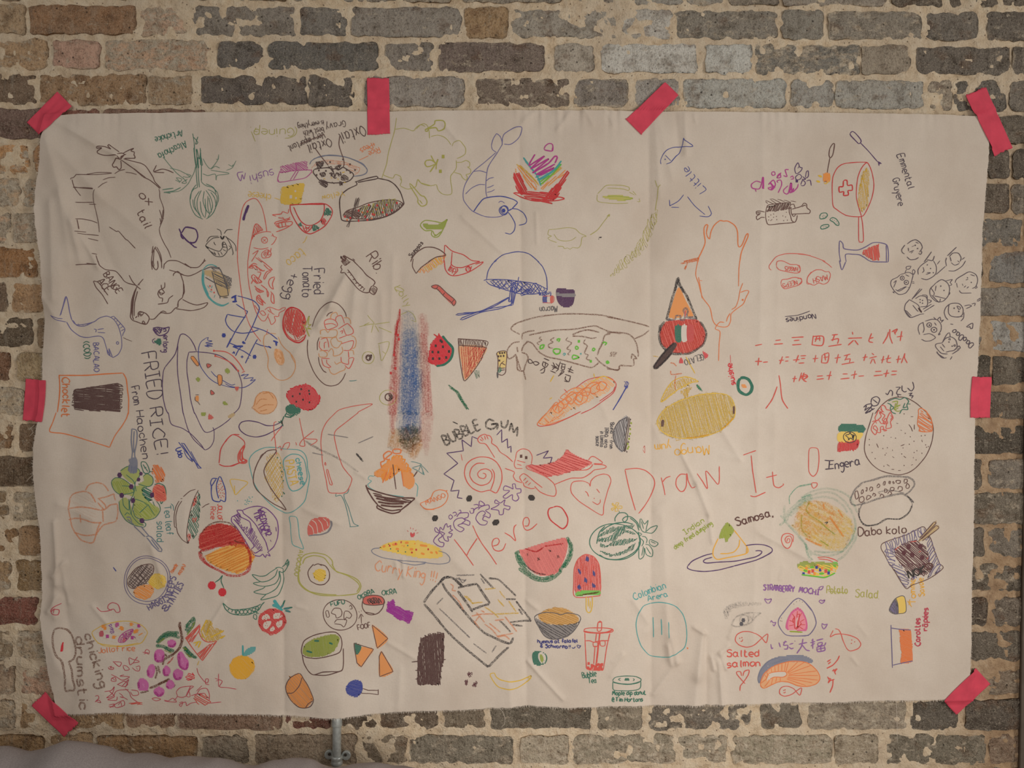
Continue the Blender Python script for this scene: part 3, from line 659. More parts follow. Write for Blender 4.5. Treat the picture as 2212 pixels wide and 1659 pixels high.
# ink drawings: @T tile origin, @D drawing|label, then strokes  colour width: x,y x,y ; ...
DRAWINGS = r"""
@T 75 235
@D ox_drawing|brown pen outline of an ox lying on its side, with tied tail and horns
br 1.8: 920,470 820,400 800,385 795,405 830,440 770,415 690,415 680,432 740,430 690,455 680,470 690,485 760,505 900,510
br 2: 905,495 940,480 970,490 960,520 930,550 905,515; 960,480 1010,450 1070,428 1040,455 1080,470 1075,500 1090,535 980,540; 930,550 890,540 860,570 835,605 850,630 880,625 905,655 930,640 935,560; 940,520 990,490; 930,535 960,515
br 1.8: 970,545 1080,575 1160,595 1210,630 1280,740 1300,790 1360,855; 940,555 1010,605 1080,655 1170,735; 1170,735 1250,775 1330,840 1350,862; 1080,650 1140,700 1200,745
br 1.5: 1340,865 1348,900 1350,960 1390,1075 1385,1180 1360,1250 1345,1300 1360,1370 1400,1460 1440,1530 1470,1610; 1345,1090 1370,1180 1352,1250; 1385,1090 1375,1180 1392,1185; 1350,1180 1362,1240
br 1.5: 830,695 660,715 460,715; 830,690 700,690 570,712; 460,708 420,745 395,750 390,765; 405,765 425,840 460,895 495,940; 415,850 540,855 650,868; 420,845 650,876
br 1.5: 440,1010 640,1013; 590,1032 670,1035; 455,1195 510,1190 600,1205 665,1230; 468,1200 490,1305; 455,1332 550,1330; 480,1352 600,1358 680,1365; 570,1398 675,1422; 615,1562 665,1570; 655,1580 680,1650 700,1690; 740,770 800,745 870,738; 860,700 910,668 975,655; 980,685 1050,695 1105,712
br 1.3: 785,790 740,815 700,860; 670,880 650,930 645,1010 655,1080 675,1220 685,1330
br 1.6: 800,1275 880,1325 900,1320 980,1410 1000,1420 1085,1508
br 1.6: 1310,1490 1275,1550 1260,1650 1270,1740; 1320,1495 1355,1570 1370,1650; 1300,1500 1340,1570 1365,1660; 1290,1530 1280,1640 1290,1700; 1280,1485 1265,1560
T br 2 17 1120,940 1230,1050: ox
T br 2 17 1105,1120 1190,1300: tail
br 1.8: 1500,692 1440,665 1375,652 1290,683; 1318,610 1305,640 1292,683 1400,690
@T 75 235
@D artichoke_caption|dark green upside-down handwriting reading Artichoke and Alcachofa
T gd 1.8 14 1590,225 1290,300: Artichoke
T gd 1.8 15 1620,345 1320,480: Alcachofa
@D artichoke_sketch|loose dark green pen sketch of an artichoke with leafy stalk, drawn upside down
gd 1.5: 1705,265 1720,370 1725,480 1740,600 1745,700 1760,850; 1710,300 1760,360 1735,380 1760,300 1745,340; 1715,420 1730,560 1745,640; 1740,430 1760,600 1770,750 1780,850; 1785,420 1795,560 1800,650 1800,780; 1750,430 1775,540 1790,440; 1760,520 1770,640; 1785,480 1790,600 1810,605 1795,520; 1745,440 1752,560 1748,640
gd 1.4: 1800,780 1810,800 1850,830 1920,850 1975,905; 1760,850 1720,870 1690,920 1680,990 1695,1070 1740,1150 1820,1195; 1975,905 1985,980 1960,1050 1930,1120 1890,1165 1855,1190; 1745,820 1700,890 1685,980; 1850,810 1930,850 1960,920
gd 1.3: 1800,880 1760,980 1760,1080 1800,1180; 1780,890 1730,980 1740,1080 1790,1160; 1830,890 1820,1000 1850,1100 1840,1180; 1850,880 1900,960 1920,1060 1870,1180; 1870,870 1930,900 1970,960 1950,1060; 1790,1000 1800,1100 1830,1170; 1870,940 1870,1060 1890,1140; 1900,900 1940,960 1960,1040; 1710,980 1720,1060 1760,1120; 1840,970 1850,1080 1880,1130; 1880,960 1900,1060 1910,1120
gl 1.3: 1815,535 1850,600 1900,645 1970,560 1985,500; 1955,540 1980,545 1985,490; 1905,650 1950,620 2000,640; 1815,700 1870,720 1950,705 1960,770 1970,720 2050,710 2100,700 2080,690 1950,670 1900,660; 2070,665 2130,640 2160,590 2175,560; 2090,600 2130,620 2145,600
gl 1.3: 1390,525 1450,600 1530,690 1590,740 1640,780; 1460,640 1560,665 1630,700 1690,720 1650,740 1600,730; 1740,610 1720,690 1690,750 1650,820 1560,890 1430,905; 1520,770 1570,790 1530,745 1590,760 1560,800; 1600,740 1640,800 1590,800 1650,760; 1640,740 1680,735 1640,710
gl 2: 1395,905 1500,890 1580,850; 1400,900 1470,915; 1380,875 1500,860
@D blob_drawing|small purple pen blob outline with a twisted stem
vi 3: 1560,1295 1590,1360 1640,1420 1690,1460 1735,1500; 1590,1340 1620,1290 1650,1280 1740,1305 1765,1380 1740,1440 1700,1450 1680,1440; 1580,1330 1585,1380 1610,1410; 1720,1490 1755,1502
@D clam_drawing|black pen clam or shrimp scribble with antennae beside the purple blob
bk 1.5: 1850,1480 1870,1450 1930,1400 2000,1390; 1845,1480 1880,1500 1950,1530 2000,1540 2030,1500 2040,1440; 1880,1520 1950,1590 2030,1595 2080,1540 2075,1480 2050,1440 2030,1450 2030,1490 2050,1500; 1900,1540 1960,1580; 1940,1545 1960,1580; 1980,1550 2000,1590; 2010,1545 2030,1580; 2035,1520 2070,1540; 2040,1490 2075,1500; 2040,1470 2070,1465; 1860,1440 1900,1385 1990,1378; 2060,1380 2130,1430 2170,1480 2175,1540; 2070,1380 2110,1450 2130,1500 2145,1560 2135,1580; 2100,1480 2120,1500 2090,1530; 1970,1298 2010,1320 2020,1370; 2050,1350 2080,1310 2140,1305; 1940,1440 1945,1460 1960,1475
bk 3: 2010,1375 2030,1410 2050,1375 2040,1410; 1850,1482 1880,1515
@T 487 235
@D plate_of_oxtail_drawing|upside-down plate of oxtail with brown meat lumps, grey rim and brown captions
sl 2: 910,600 930,560 1000,520 1080,505 1200,505 1320,525 1410,560 1480,600 1530,650 1525,690 1480,715 1380,730; 1000,525 1120,498 1260,510 1350,535 1480,590 1535,660; 950,540 1060,505 1180,500
or 1.3k: 930,640 980,590 1080,555 1200,560 1300,580 1370,610 1450,640 1430,690 1390,710; 930,650 940,700; 1080,570 1250,575; 1090,590 1260,595; 1300,600 1420,640; 1320,620 1430,660; 1330,650 1420,690; 960,620 1010,590; 1200,585 1380,610
dk 2.2: 960,655 1040,640 1110,635 1150,650 1190,645 1230,655 1270,630 1330,665 1370,690 1385,720 1350,770 1290,795 1200,800 1150,800 1080,790 1020,775 980,730 950,690 960,655
Zdk 2 40 2.2: 970,570 1070,565 1040,630 990,640
Zdk 2 40 2.2: 1180,620 1250,605 1230,660 1200,665
Zdk 2 50 2.4: 1020,690 1070,685 1085,715 1050,740 1015,720
Zdk 2 30 2.4: 1250,720 1310,715 1335,750 1300,780 1255,760
Zdk 2 30 2.2: 1010,770 1060,765 1110,800 1100,840 1070,850 1020,815
Zdk 2 60 2.2: 1215,790 1265,790 1270,820 1230,825
dk 2: 1120,700 1150,690 1140,730 1170,690 1180,740 1200,690 1230,730 1210,690 1250,720 1240,680; 1125,690 1180,750 1200,740; 1110,620 1140,650 1170,690 1140,620 1120,640; 1150,790 1175,810
.dk 1.8: 1010,665 1085,670 985,715 1270,545 1345,598 1400,660 1130,573 1310,660 1350,690
ye 2: 1140,735 1150,755; 1260,690 1290,680; 1210,755 1225,765; 1060,750 1080,760; 1280,795 1300,800
br 1.8: 965,420 1030,510 1110,610; 1235,290 1225,380 1250,470 1275,540 1282,600 1270,630
T dk 1.7 24 1480,165 1220,265: Oxtail
T dk 1.4 14 1290,120 1080,170: Gravy
T dk 1.3 11 1060,120 780,170: is everything
T dk 1.3 12 1055,195 840,240: best with
T dk 1.4 14 1060,250 670,400: Very important
T dk 1.7 19 1130,320 880,385: Oxtail
br 1.5: 1070,275 800,380
@D rice_and_peas_caption|small orange handwriting naming rice and peas
T or 1.5 12 1650,410 1540,460: Rice
T or 1.5 12 1600,350 1450,430: +Peas
or 1.2: 1545,505 1440,555
@D guinep_caption|faint olive handwriting reading Guinep near the top edge
T ol 1.3 18 740,205 310,215: Guinep
ol 1.3: 750,190 770,230 750,280 690,310 640,315; 275,240 300,300 320,352; 270,190 268,200; 330,200 310,240 345,245
@D sushi_drawing|pink and purple sushi block drawing with the word sushi upside down
Zmg 1.3 35 2.2: 590,625 770,580 880,565 890,660 780,665 755,670 585,690
mg 1.5: 585,690 755,665; 780,665 890,660 930,665 925,690 860,745 740,770 580,790 562,760 580,690; 755,580 765,660 700,770; 790,670 735,765; 565,760 575,785
@S lettering
T pu 1.6 19 510,650 260,715: sushi
pu 1.6: 215,690 200,760 180,710 165,780 130,720 135,690 190,680
@D cheese_drawing|yellow felt pen block of cheese with two holes
Fye: 610,850 720,825 845,805 850,850 825,940 805,1025 600,1020 595,930 610,915
Zye 2 20 3: 600,855 720,825 845,805 855,835 825,940 808,1028 598,1022 598,925
.cl 3.2: 705,950
.cl 2: 762,965 755,890
T ye 1.4 15 490,920 250,900: cheese
ye 1.3: 525,960 590,980
T ye 1.3 12 1280,880 1040,940: Yellow
@D taco_drawing|red taco outline filled with green and tomato pieces, upside down
rd 2.2: 695,1035 1035,1030 1065,1040 1060,1130 1020,1210 940,1255 870,1255 810,1210 770,1140 735,1060; 695,1035 700,1100 740,1190 790,1270 850,1330 920,1350 1010,1310 1080,1260 1140,1170 1155,1110 1130,1060 1035,1020 700,1040
Zgd 2 60 2: 1085,1070 1110,1075 1145,1110 1140,1145 1060,1150 1070,1110
Zgd 2 40 2: 785,1250 820,1220 825,1260 795,1270
Zgd 2 70 2.2: 930,1255 960,1250 1010,1280 1000,1310 940,1325
Zrd 2 50 2.4: 1030,1200 1060,1175 1090,1210 1065,1255 1035,1240
rd 2: 830,1255 850,1310 880,1330 925,1290 935,1260; 860,1265 880,1290 915,1270; 880,1290 870,1320; 850,1290 895,1285 900,1305
T ye 1.5 20 815,1500 640,1640: taco
ye 1.3: 880,1375 855,1430 830,1450
@D fries_scribble|red pen scribble of fries beside the taco
re 1.8: 680,1080 670,1125 610,1105 595,1130 500,1140 540,1155; 560,1170 620,1180; 610,1165 650,1210 695,1165; 690,1180 540,1215 525,1240 560,1230 700,1190; 530,1250 570,1280 545,1235 610,1225 710,1215 715,1245 640,1290 540,1325; 560,1225 575,1280; 600,1225 610,1280; 640,1220 650,1270; 565,1280 680,1260
@D noodle_bowl_drawing|upside-down bowl of brown noodles with red dots and dark chopsticks
dk 2.2: 1410,790 1420,820 1330,865 1260,920 1235,980 1235,1060 1250,1180 1265,1205 1320,1215 1440,1212 1600,1200 1740,1165 1850,1110 1925,1040 1925,1000 1890,900 1830,820 1760,775 1640,750; 1400,790 1500,760 1635,730 1640,755 1540,775 1430,795
br 2: 1270,1150 1320,1100 1430,1065 1540,1020 1680,990 1800,985 1880,1000 1925,1030; 1270,1155 1330,1180 1430,1190 1600,1190 1740,1160 1880,1080 1925,1030
Zol 1.8 100 5: 1450,1070 1680,995 1860,990 1820,1080 1650,1150 1470,1150
Zdk 1.5 75 3.2: 1640,1000 1800,988 1920,1030 1850,1095 1740,1155 1600,1185 1570,1080
Zdk 1.5 115 3.2: 1430,1075 1560,1030 1590,1080 1570,1185 1470,1185
Zbr 2 30 2.4: 1275,1150 1330,1105 1440,1090 1470,1150 1430,1190 1330,1175
Zdk 1.5 105 2.6: 1405,965 1460,965 1430,1060 1330,1280 1310,1270 1390,1060
.rd 2.1: 1550,1040 1640,1045 1745,1040 1855,1020 1440,1100 1535,1110 1590,1140 1610,1145 1800,1100 1700,1120 1745,1145 1510,1165 1535,1200 1440,1210 1290,1165 1350,1180
.or 1.7: 1480,1120 1630,1090 1710,1080 1315,1200 1580,1185
@T 487 235
@D broccoli_creature_drawing|faint olive outline of a big rounded creature with dot eyes and a small spoon
ol 1.3: 1845,90 1825,230 1790,360 1760,480 1740,600 1700,720 1690,750; 1830,215 1930,205 2030,235 2060,200 2110,170 2160,190; 1700,710 1740,730 1810,750 1835,710 1890,730 1905,780 1890,830 1920,850 1970,870 2020,860; 1905,780 1885,750; 2020,860 2060,840 2080,770 2110,800 2212,830
ol 2: 1995,825 2010,820 2110,935 2150,950 2180,1000 2170,1040 2120,1055 2080,1010 2080,970 1995,830; 2100,990 2130,1030
@T 899 235
ol 1.3: 0,215 40,175 80,160 120,180 140,240 145,320; 160,300 230,285 300,305 350,350 375,390; 390,405 410,365 470,350 510,390 535,430 530,490 480,525 440,540; 440,580 490,580 540,560 580,585 575,630 555,630 590,660 585,700 540,715 555,740 540,775 500,745 480,710 410,690; 435,560 435,640 405,690 375,730 375,790 385,850 385,920 340,935 280,920 240,880 220,820; 215,820 150,835 60,810 20,765 0,830
ol 2.4: 95,230 120,215 200,165 205,130 290,130 315,170 300,220 240,240 215,205 140,215 120,245 95,235; 160,505 210,590 235,545 220,600 215,655; 215,590 165,555 110,560 95,590 115,625 155,620 200,600; 210,595 150,685
.ol 3.4: 292,517 262,677
@D prawn_drawing|blue pen curved prawn with a tail fin and round eye
bv 1.6: 930,385 880,470 800,590 770,660 755,790 755,900 768,965; 860,475 740,580 620,680 540,800 510,900 515,990 570,1070 620,1115 740,1165 850,1172 930,1155 990,1110; 870,265 835,320 815,390 825,440 870,472; 870,265 910,300 930,360 930,390 935,310 960,265 1060,205 1140,200 1130,270 1090,330 1020,380 950,380; 620,680 690,672 770,695; 535,925 600,860 680,822 745,822; 755,785 790,755 840,742; 765,855 800,845 840,825; 765,905 810,895 850,872; 890,1015 910,998 940,1005 955,1020
bl 2.2: 622,1115 680,1030 740,970 880,945 960,950 1050,975 1095,1005 1060,1050 1035,1080; 1035,1078 985,1105
bl 1.8: 1040,1075 1100,1080 1160,1120 1195,1190 1180,1235 1110,1252; 985,1105 1030,1160 1070,1240 1060,1310 1020,1350 960,1340
Obl 1.8: 945,1098 45 48; 955,1090 40 45
.bl 4: 945,1098
@D rainbow_cupcake_drawing|cupcake with red case and rainbow crayon icing, small pink heart above
Zrd 3 60 3.2: 1035,710 1110,680 1165,770 1200,870 1190,910 1130,920 1080,830
Zrd 3 125 3.2: 1630,660 1640,720 1580,830 1530,950 1470,990 1400,960 1430,890 1530,810
Zrd 2.6 8 3: 1110,890 1250,900 1480,900 1520,930 1480,990 1340,1000 1200,970
rd 2.4: 1050,905 1180,965 1300,995 1500,995 1600,975 1540,955 1420,975 1300,985; 1390,1000 1470,1025 1350,1000; 1060,900 1120,905
Zoo 2 50 4: 1080,600 1120,610 1300,840 1300,890 1180,780
Zoo 2 135 4: 1610,660 1600,710 1420,850 1340,880 1380,820
ye 3k: 1085,590 1200,690 1290,780 1330,830; 1120,600 1240,720 1310,800; 1565,630 1450,740 1340,830; 1575,640 1480,720
oo 2.5k: 1075,640 1080,690; 1180,700 1290,810 1300,870; 1240,800 1290,880
tq 3: 1160,520 1230,620 1300,710; 1165,530 1210,590; 1180,560 1300,710 1350,830; 1570,565 1480,670 1310,770; 1560,600 1450,700 1330,770; 1290,740 1420,690
gg 2.6: 1570,600 1480,700 1380,790 1345,815; 1340,790 1440,720
mg 3: 1285,490 1225,590 1225,610 1290,570 1385,515 1240,645 1430,545 1260,690 1430,590; 1260,690 1420,600 1500,515 1525,530 1500,590; 1500,600 1300,710 1490,640 1320,715 1480,650 1340,720; 1440,640 1480,610
mg 2.4: 1385,440 1400,400 1440,375 1475,390 1475,455 1430,455 1385,440; 1470,460 1475,420
@D leaf_shapes_drawing|small filled olive green leaf and fruit shape above the crab sketches
Fog: 75,1250 180,1255 250,1250 330,1210 300,1300 220,1310 110,1300
og 2: 50,1250 100,1210 200,1220 280,1235 335,1200 320,1240 280,1330 240,1385 195,1390 165,1360 170,1320 100,1320 55,1280 50,1250; 180,1320 210,1375 270,1330; 200,1385 215,1360
@D green_fish_sketch|very faint olive sketch of a bird or fish with a small arrow
ol 1.1: 1435,1305 1520,1300 1640,1285 1720,1300 1770,1345 1840,1378 1795,1390 1780,1470 1750,1505 1690,1500 1665,1520 1640,1505 1600,1510 1590,1490 1530,1485; 1435,1305 1425,1360 1465,1375 1425,1395 1450,1420 1520,1445; 1490,1355 1530,1410 1600,1430 1680,1420 1730,1385
ol 1.3: 1880,1365 1960,1310 2030,1220 2090,1145; 2060,1165 2090,1140 2088,1170
bk 2: 1975,1390 2005,1388 1985,1395
bk 1: 1970,1415 1978,1400
@D green_bean_pod_drawing|pale green split pod drawing on the upper middle of the cloth
@T 1311 235
ol 1.2: -100,920 -60,880 0,830 150,830 240,850 235,885 180,870 60,860 0,860; -105,930 -100,1000 0,1020 120,1025 230,1020; 280,890 320,930; 330,1000 360,1000 350,965; 240,900 300,930
Fyg: -50,955 20,940 150,938 280,965 200,990 60,985
og 1.4: 0,950 100,945 280,968 180,988
@D green_rib_of_celery_drawing|long curved yellow-green crayon stalk with dense short strokes
Zyg 1.4k 65 5: 545,1080 560,1150 500,1330 430,1480 330,1600 200,1720 60,1810 20,1820 150,1640 330,1490 400,1300 450,1200
Zyg 1.2k 80 9: 540,1080 555,1150 490,1330 420,1480 320,1600 200,1720 80,1790 150,1640 330,1490 400,1300 450,1200
ol 1.2: 580,825 555,850 545,960 525,1100; 520,770 545,850
@D blue_fish_drawing|small simple blue pen fish with forked tail beside the word Little
bl 1.5: 585,600 580,560 610,490 660,440 750,410 930,405 840,340 830,315 820,380 790,470 750,510 690,580 640,600; 630,505 690,565; 690,580 755,500
.bl 1.2: 628,548
@D little_arrows_note|small blue handwritten word Little with two arrows
T bl 1.5 17 1075,870 870,625: Little
bl 1.5: 830,930 770,1000 690,1045 680,1045 675,985; 695,1065 780,1068; 870,950 950,1050 1060,1145; 1095,1050 1130,1130 1110,1160 1080,1168 1000,1160
@D chicken_drawing|orange outline of a whole plucked chicken with stretched neck
or 2.2: 1110,1410 1090,1390 1075,1340 1090,1260 1070,1255 1050,1290 1050,1350 1060,1450 1020,1550 990,1610 980,1660; 1110,1410 1125,1330 1160,1260 1220,1210 1260,1215 1310,1215 1380,1260 1410,1330 1415,1470 1430,1495 1460,1470 1500,1370 1520,1350 1520,1390 1480,1480 1450,1560 1435,1650
or 3k: 990,1615 920,1630 830,1655 990,1625
@T 1311 563
or 3k: 980,0 880,20 795,35; 870,20 840,100; 850,60 835,95
or 1.7: 980,0 955,150 990,260 1030,400 1110,510 1140,640 1180,700 1260,720 1310,705 1335,650 1340,580 1390,530 1470,470 1500,400 1530,335 1500,325 1440,345; 1435,0 1425,100 1420,280; 1465,245 1435,330 1420,420 1390,500 1345,530; 1330,570 1300,620 1290,660; 985,180 1000,260 1025,410; 1000,215 1025,222; 1265,670 1220,665 1185,700 1170,740 1220,770 1210,900 1205,1085
.or 2: 1465,425
@T 1311 235
@D purple_word_drawing|magenta and violet bubble lettering with a small heart
mg 2.2: 1660,800 1610,785 1560,820 1570,860 1640,870 1665,820 1680,740; 1600,870 1610,900; 1770,790 1745,820 1800,770 1820,830 1740,860 1780,880 1820,840; 1850,800 1840,780 1880,770 1890,820 1850,910; 1960,830 1910,880 1920,910 1960,915 1990,800 1980,910 2020,860 2010,900 2060,850 2070,810; 2000,800 2000,910; 1780,690 1810,680 1820,710 1790,720 1780,690; 1840,730 1870,700 1880,740 1840,745 1885,690; 1910,720 1950,730 1930,660 1970,655; 1985,740 2010,725 2020,755 1990,760
mg 4: 1685,740 1685,830 1680,870; 1675,860 1695,865; 1765,800 1800,850 1770,870; 1990,820 1990,880
vi 1.8: 2050,700 2035,640 2070,580 2090,630 2115,635 2100,670 2050,700; 2070,640 2080,620; 2060,780 2040,740 2080,705 2110,730 2090,760 2050,770; 2120,730 2150,760 2110,760; 2150,740 2160,680 2180,670 2180,730 2150,750; 2100,820 2120,770 2150,800 2130,830 2100,825; 2160,780 2200,770 2212,830
.vi 3: 2055,778
@D hotdog_roll_drawing|brown pen roll with bones sticking out and shaded top, below the magenta lettering
br 1.8: 1720,1080 1710,1150 1720,1220 1745,1255 1860,1245 2020,1230; 1720,1080 1740,1045 1820,1030 1990,1010; 1985,1040 2020,1030 2035,1070; 1975,1060 1970,1110 1985,1160 2000,1210 2030,1228 2050,1200 2060,1150; 1990,1060 1995,1130 2020,1165 2045,1140; 2000,1085 2100,1055 2130,1020 2160,1030 2165,1070 2200,1100 2190,1130 2150,1130 2000,1140; 2110,1060 2140,1040 2150,1050; 1700,1120 1640,1110 1610,1115 1615,1145 1650,1140 1610,1170 1620,1205 1660,1180 1700,1180; 1610,1125 1660,1130
Zbr 1.8 115 2.5: 1730,1060 1830,1035 1985,1015 1980,1085 1860,1105 1730,1110
Zbr 1.3 20 4: 1690,1000 1800,985 1960,985 2050,1005 1960,1015 1720,1030
.br 0.9: 1745,1170 1770,1150 1800,1140 1830,1165 1780,1200 1745,1205 1835,1200 1900,1160 1930,1170 1940,1120 1910,1210 1950,1205 1770,1210 1800,1175
@T 1723 235
@D fondue_pot_drawing|red pen fondue pot with a white cross and yellow melted cheese
rd 1.8: 750,580 640,580 500,595 430,640 385,730 375,850 385,1040 430,1090 540,1155 690,1165 740,1110 800,970 825,820 800,680 750,585 690,640 650,740 635,870 640,990 690,1160; 660,1165 660,1420 680,1440 710,1430 705,1260 690,1165
rd 2.6: 495,780 530,775 540,830 585,825 590,880 545,885 550,930 500,935 500,895 455,900 450,845 490,840 495,780
Zye 2.4k 80 3.2: 740,635 770,680 775,850 760,1020 720,1110 680,1110 650,1000 660,860 690,720
ye 3k: 720,670 690,780 670,850 665,920; 740,640 730,720; 690,1080 730,1060
@D fondue_fork_drawing|violet pen long fork beside the fondue pot
vi 2: 570,265 590,245 620,260 680,330 685,360 660,378 630,350 575,290 570,265; 680,370 760,455 860,570; 860,570 905,595 875,575 880,618; 865,570 890,600
@D fork_with_bread_drawing|brown fork holding a small orange bread cube left of the fondue pot
br 2: 400,375 380,380 350,430 340,500 355,530 380,500 395,430 400,375; 350,530 335,610 322,695
Foo: 285,700 350,700 352,785 285,785
Zoo 2 80 2: 285,700 350,700 355,785 280,785
ye 4: 225,718 265,735; 205,778 245,790
ye 2: 290,795 305,810 345,780
@D bean_drawing|three small dark green gherkins drawn under the fondue pot
gd 2: 240,1165 260,1130 310,1125 325,1150 300,1180 250,1190 240,1165; 355,1190 380,1175 420,1190 450,1235 445,1260 420,1255 390,1225 355,1205 355,1190; 250,1275 280,1255 330,1250 340,1270 310,1290 260,1300 250,1275
.gd .7: 270,1160 285,1150 300,1160 280,1170 380,1195 400,1205 420,1220 430,1240 280,1275 300,1270 315,1275
@D emmental_gruyere_caption|dark violet handwriting reading Emmental and Gruyere, running downward
T dv 1.8 15 1075,500 1195,870: Emmental
T dv 1.8 15 1020,760 1090,1050: Gruyere
@D wine_glass_drawing|sideways wine glass in violet pen with red wine
sv 2: 465,1655 450,1560 455,1430 490,1460 500,1510 580,1525 660,1525 740,1490 810,1450 880,1445 965,1470 985,1560 985,1655; 525,1655 520,1575 600,1572 670,1578 720,1605 800,1650 980,1655; 960,1475 965,1650; 450,1640 480,1740 520,1655
Zre 2.2 80 2.4: 880,1460 890,1640 815,1635 700,1570 700,1545 800,1490
@T 75 563
@D ox_head_drawing|brown pen ox head with horns, eye and muzzle, lower end of the ox drawing
br 1.8: 440,45 560,35 670,38; 550,25 670,40; 680,0 700,50 760,95 860,110 920,170 960,220 1010,245 1090,265; 1015,155 1050,220 1090,265 1145,310; 1175,198 1110,270; 1120,250 1135,265
br 2: 1105,280 1070,350 1045,440 1040,540 1035,610 1060,645 1100,660 1170,685 1210,685 1235,640 1235,610 1200,570 1140,550 1120,570 1125,610; 1095,300 1060,420 1050,560 1070,640; 1110,330 1080,460 1075,600; 1085,320 1065,440 1055,600; 1130,560 1180,560 1150,600 1130,570 1165,590; 1090,620 1110,600; 1175,650 1195,680 1165,675 1175,650
br 1.8: 1240,632 1290,630 1360,565 1420,570 1470,565 1520,515 1550,500 1555,440 1600,400; 1355,560 1390,545 1425,560; 1600,400 1610,340 1605,240 1590,190 1570,140 1540,115 1500,140 1495,165; 1610,250 1620,340 1600,380; 1555,440 1545,490; 1600,420 1680,460 1760,480 1870,455 1840,500 1780,525 1680,540 1530,520; 1450,100 1540,125 1610,155; 1570,145 1660,165 1740,140 1810,100; 1395,40 1440,0 1530,0 1600,30 1680,70 1770,70 1830,10 1850,0; 1620,30 1690,80; 1390,90 1395,30; 1820,30 1840,-20
br 1.8: 1405,235 1400,290 1345,320 1330,360 1350,400 1380,405 1375,450; 1365,260 1370,300 1400,345 1360,350 1345,330; 1340,330 1360,370 1395,350; 1330,470 1430,455 1450,410 1495,375
br 1.8: 1270,0 1275,60 1310,100 1330,70 1325,0; 1365,0 1370,80; 1260,20 1290,80
@D signature_writing|brown handwritten signature of two short words under the ox
T br 2 14 735,150 880,360: BANGE
T br 2 15 675,225 770,350: ACE
br 1.8: 630,220 690,240 790,375; 630,225 660,290 730,370 790,470; 640,215 625,230
@D cod_drawing|violet-blue pen curved cod fish with spiny back and captions
bv 1.6: 185,595 270,625 320,630; 190,595 250,640 350,665; 300,590 345,390 380,560 400,640; 295,600 320,500 345,395; 355,665 400,750 480,815 570,830 690,815 740,840 770,930 790,1000; 400,640 440,690 540,685 640,660 700,620 780,600 850,635 900,710 930,820 935,930 900,1010 840,1050; 410,645 450,700 530,705 620,670; 460,680 470,700; 510,685 515,705; 560,680 570,700
bv 1.6: 840,1050 800,950 810,1020 780,960 790,1010 830,1040; 850,600 890,640 970,735 950,790 945,815; 850,600 820,610; 880,660 895,640; 900,700 925,680; 920,730 950,710; 930,760 965,740; 640,740 665,745 660,775; 680,745 745,735; 680,775 760,780; 850,640 870,620
Obv 1.6: 890,890 12 14
br 1.2: 950,830 990,850 1050,872
T bv 1.8 12 635,890 640,1200: BACALAO
T gd 2 14 520,880 540,1060: (COD)
@D merlang_drawing|small purple cat-like figure with the word Merlang and a tiny green tree
vi 2.2: 1275,730 1330,720 1390,730 1430,725 1455,720 1440,770 1400,800 1350,810 1310,790 1275,740; 1290,740 1330,760 1300,770; 1340,740 1370,745 1350,780; 1385,750 1410,735 1420,760 1390,765; 1280,725 1310,780
Zvi 2 40 3.5: 1280,730 1380,730 1360,790 1310,790
T vi 2 12 1390,810 1390,990: erlang
Fgd: 1285,865 1310,865 1320,850 1360,845 1370,900 1340,910 1300,885
vi 1.6: 1300,840 1270,860 1280,890 1300,885
@D fried_rice_caption|large dark pen heading reading FRIED RICE! with a name below, running downward
T dv 2.2 30 1150,1005 1235,1500: FRIED
T dv 2.2 26 1240,1600 1320,2095: RICE!
T dv 2 17 1045,1370 1080,1560: From
T dv 2 17 1100,1625 1170,2140: Haochen
@D burrito_plate_drawing|turquoise oval plate with a brown shaded burrito
tq 2: 1820,90 1810,200 1830,300 1880,400 1960,470 2030,490 2100,455; 1815,120 1820,220 1850,330 1920,430 2020,480 2090,465; 1825,90 1870,50 1920,45 1970,65; 1830,110 1830,240 1880,370
Fta: 1840,110 1915,110 2030,140 2110,290 2090,380 2010,390 1930,200 1840,150
Zdg 1.3 25 3: 1920,120 2050,150 2125,190 2120,290 2080,310 1970,260
Zdg 1.3 60 3: 2030,150 2125,190 2115,300 2060,290
dg 2: 1825,100 1900,70 1990,80 2030,150 2080,290 2095,380; 1915,115 1950,250 2000,380 2090,380; 1845,180 1930,230 2030,280; 2000,380 2005,410; 2040,400 2090,400
Zdg 1.5 10 3: 1910,60 1990,70 2000,100 1920,110
.re 1.6: 1895,275 1910,315 1940,345
tq 1.3: 1870,270 1890,300; 1920,270 1910,300; 1890,330 1920,340; 1950,370 1940,400
@D chocolate_bar_drawing|dark brown scribbled chocolate bar inside an orange frame labelled Chocklet
or 2.4: 260,1240 560,1240 760,1225 950,1215; 955,1215 990,1280 1005,1400 1020,1500 1020,1660; 265,1240 260,1400 235,1640
@T 75 891
or 2: 222,0 190,110 165,205 290,225 400,250 600,305 820,375; 820,375 880,250 950,150 1000,60 1018,0
@T 75 563
Zdb 2.2 5 2.2: 430,1400 670,1360 905,1325 920,1400 925,1630 640,1620 430,1615
Zdb 2 0 4: 430,1400 670,1360 950,1330 940,1600 640,1625 400,1570
db 2: 430,1400 900,1325; 430,1405 435,1610; 640,1380 640,1620; 540,1390 540,1610; 770,1360 775,1630; 430,1490 950,1460; 430,1550 940,1540
T or 2.4 18 300,1260 280,1690: Chocklet
@D fried_rice_plate_drawing|violet pen side view of a plate of fried rice with orange and green bits
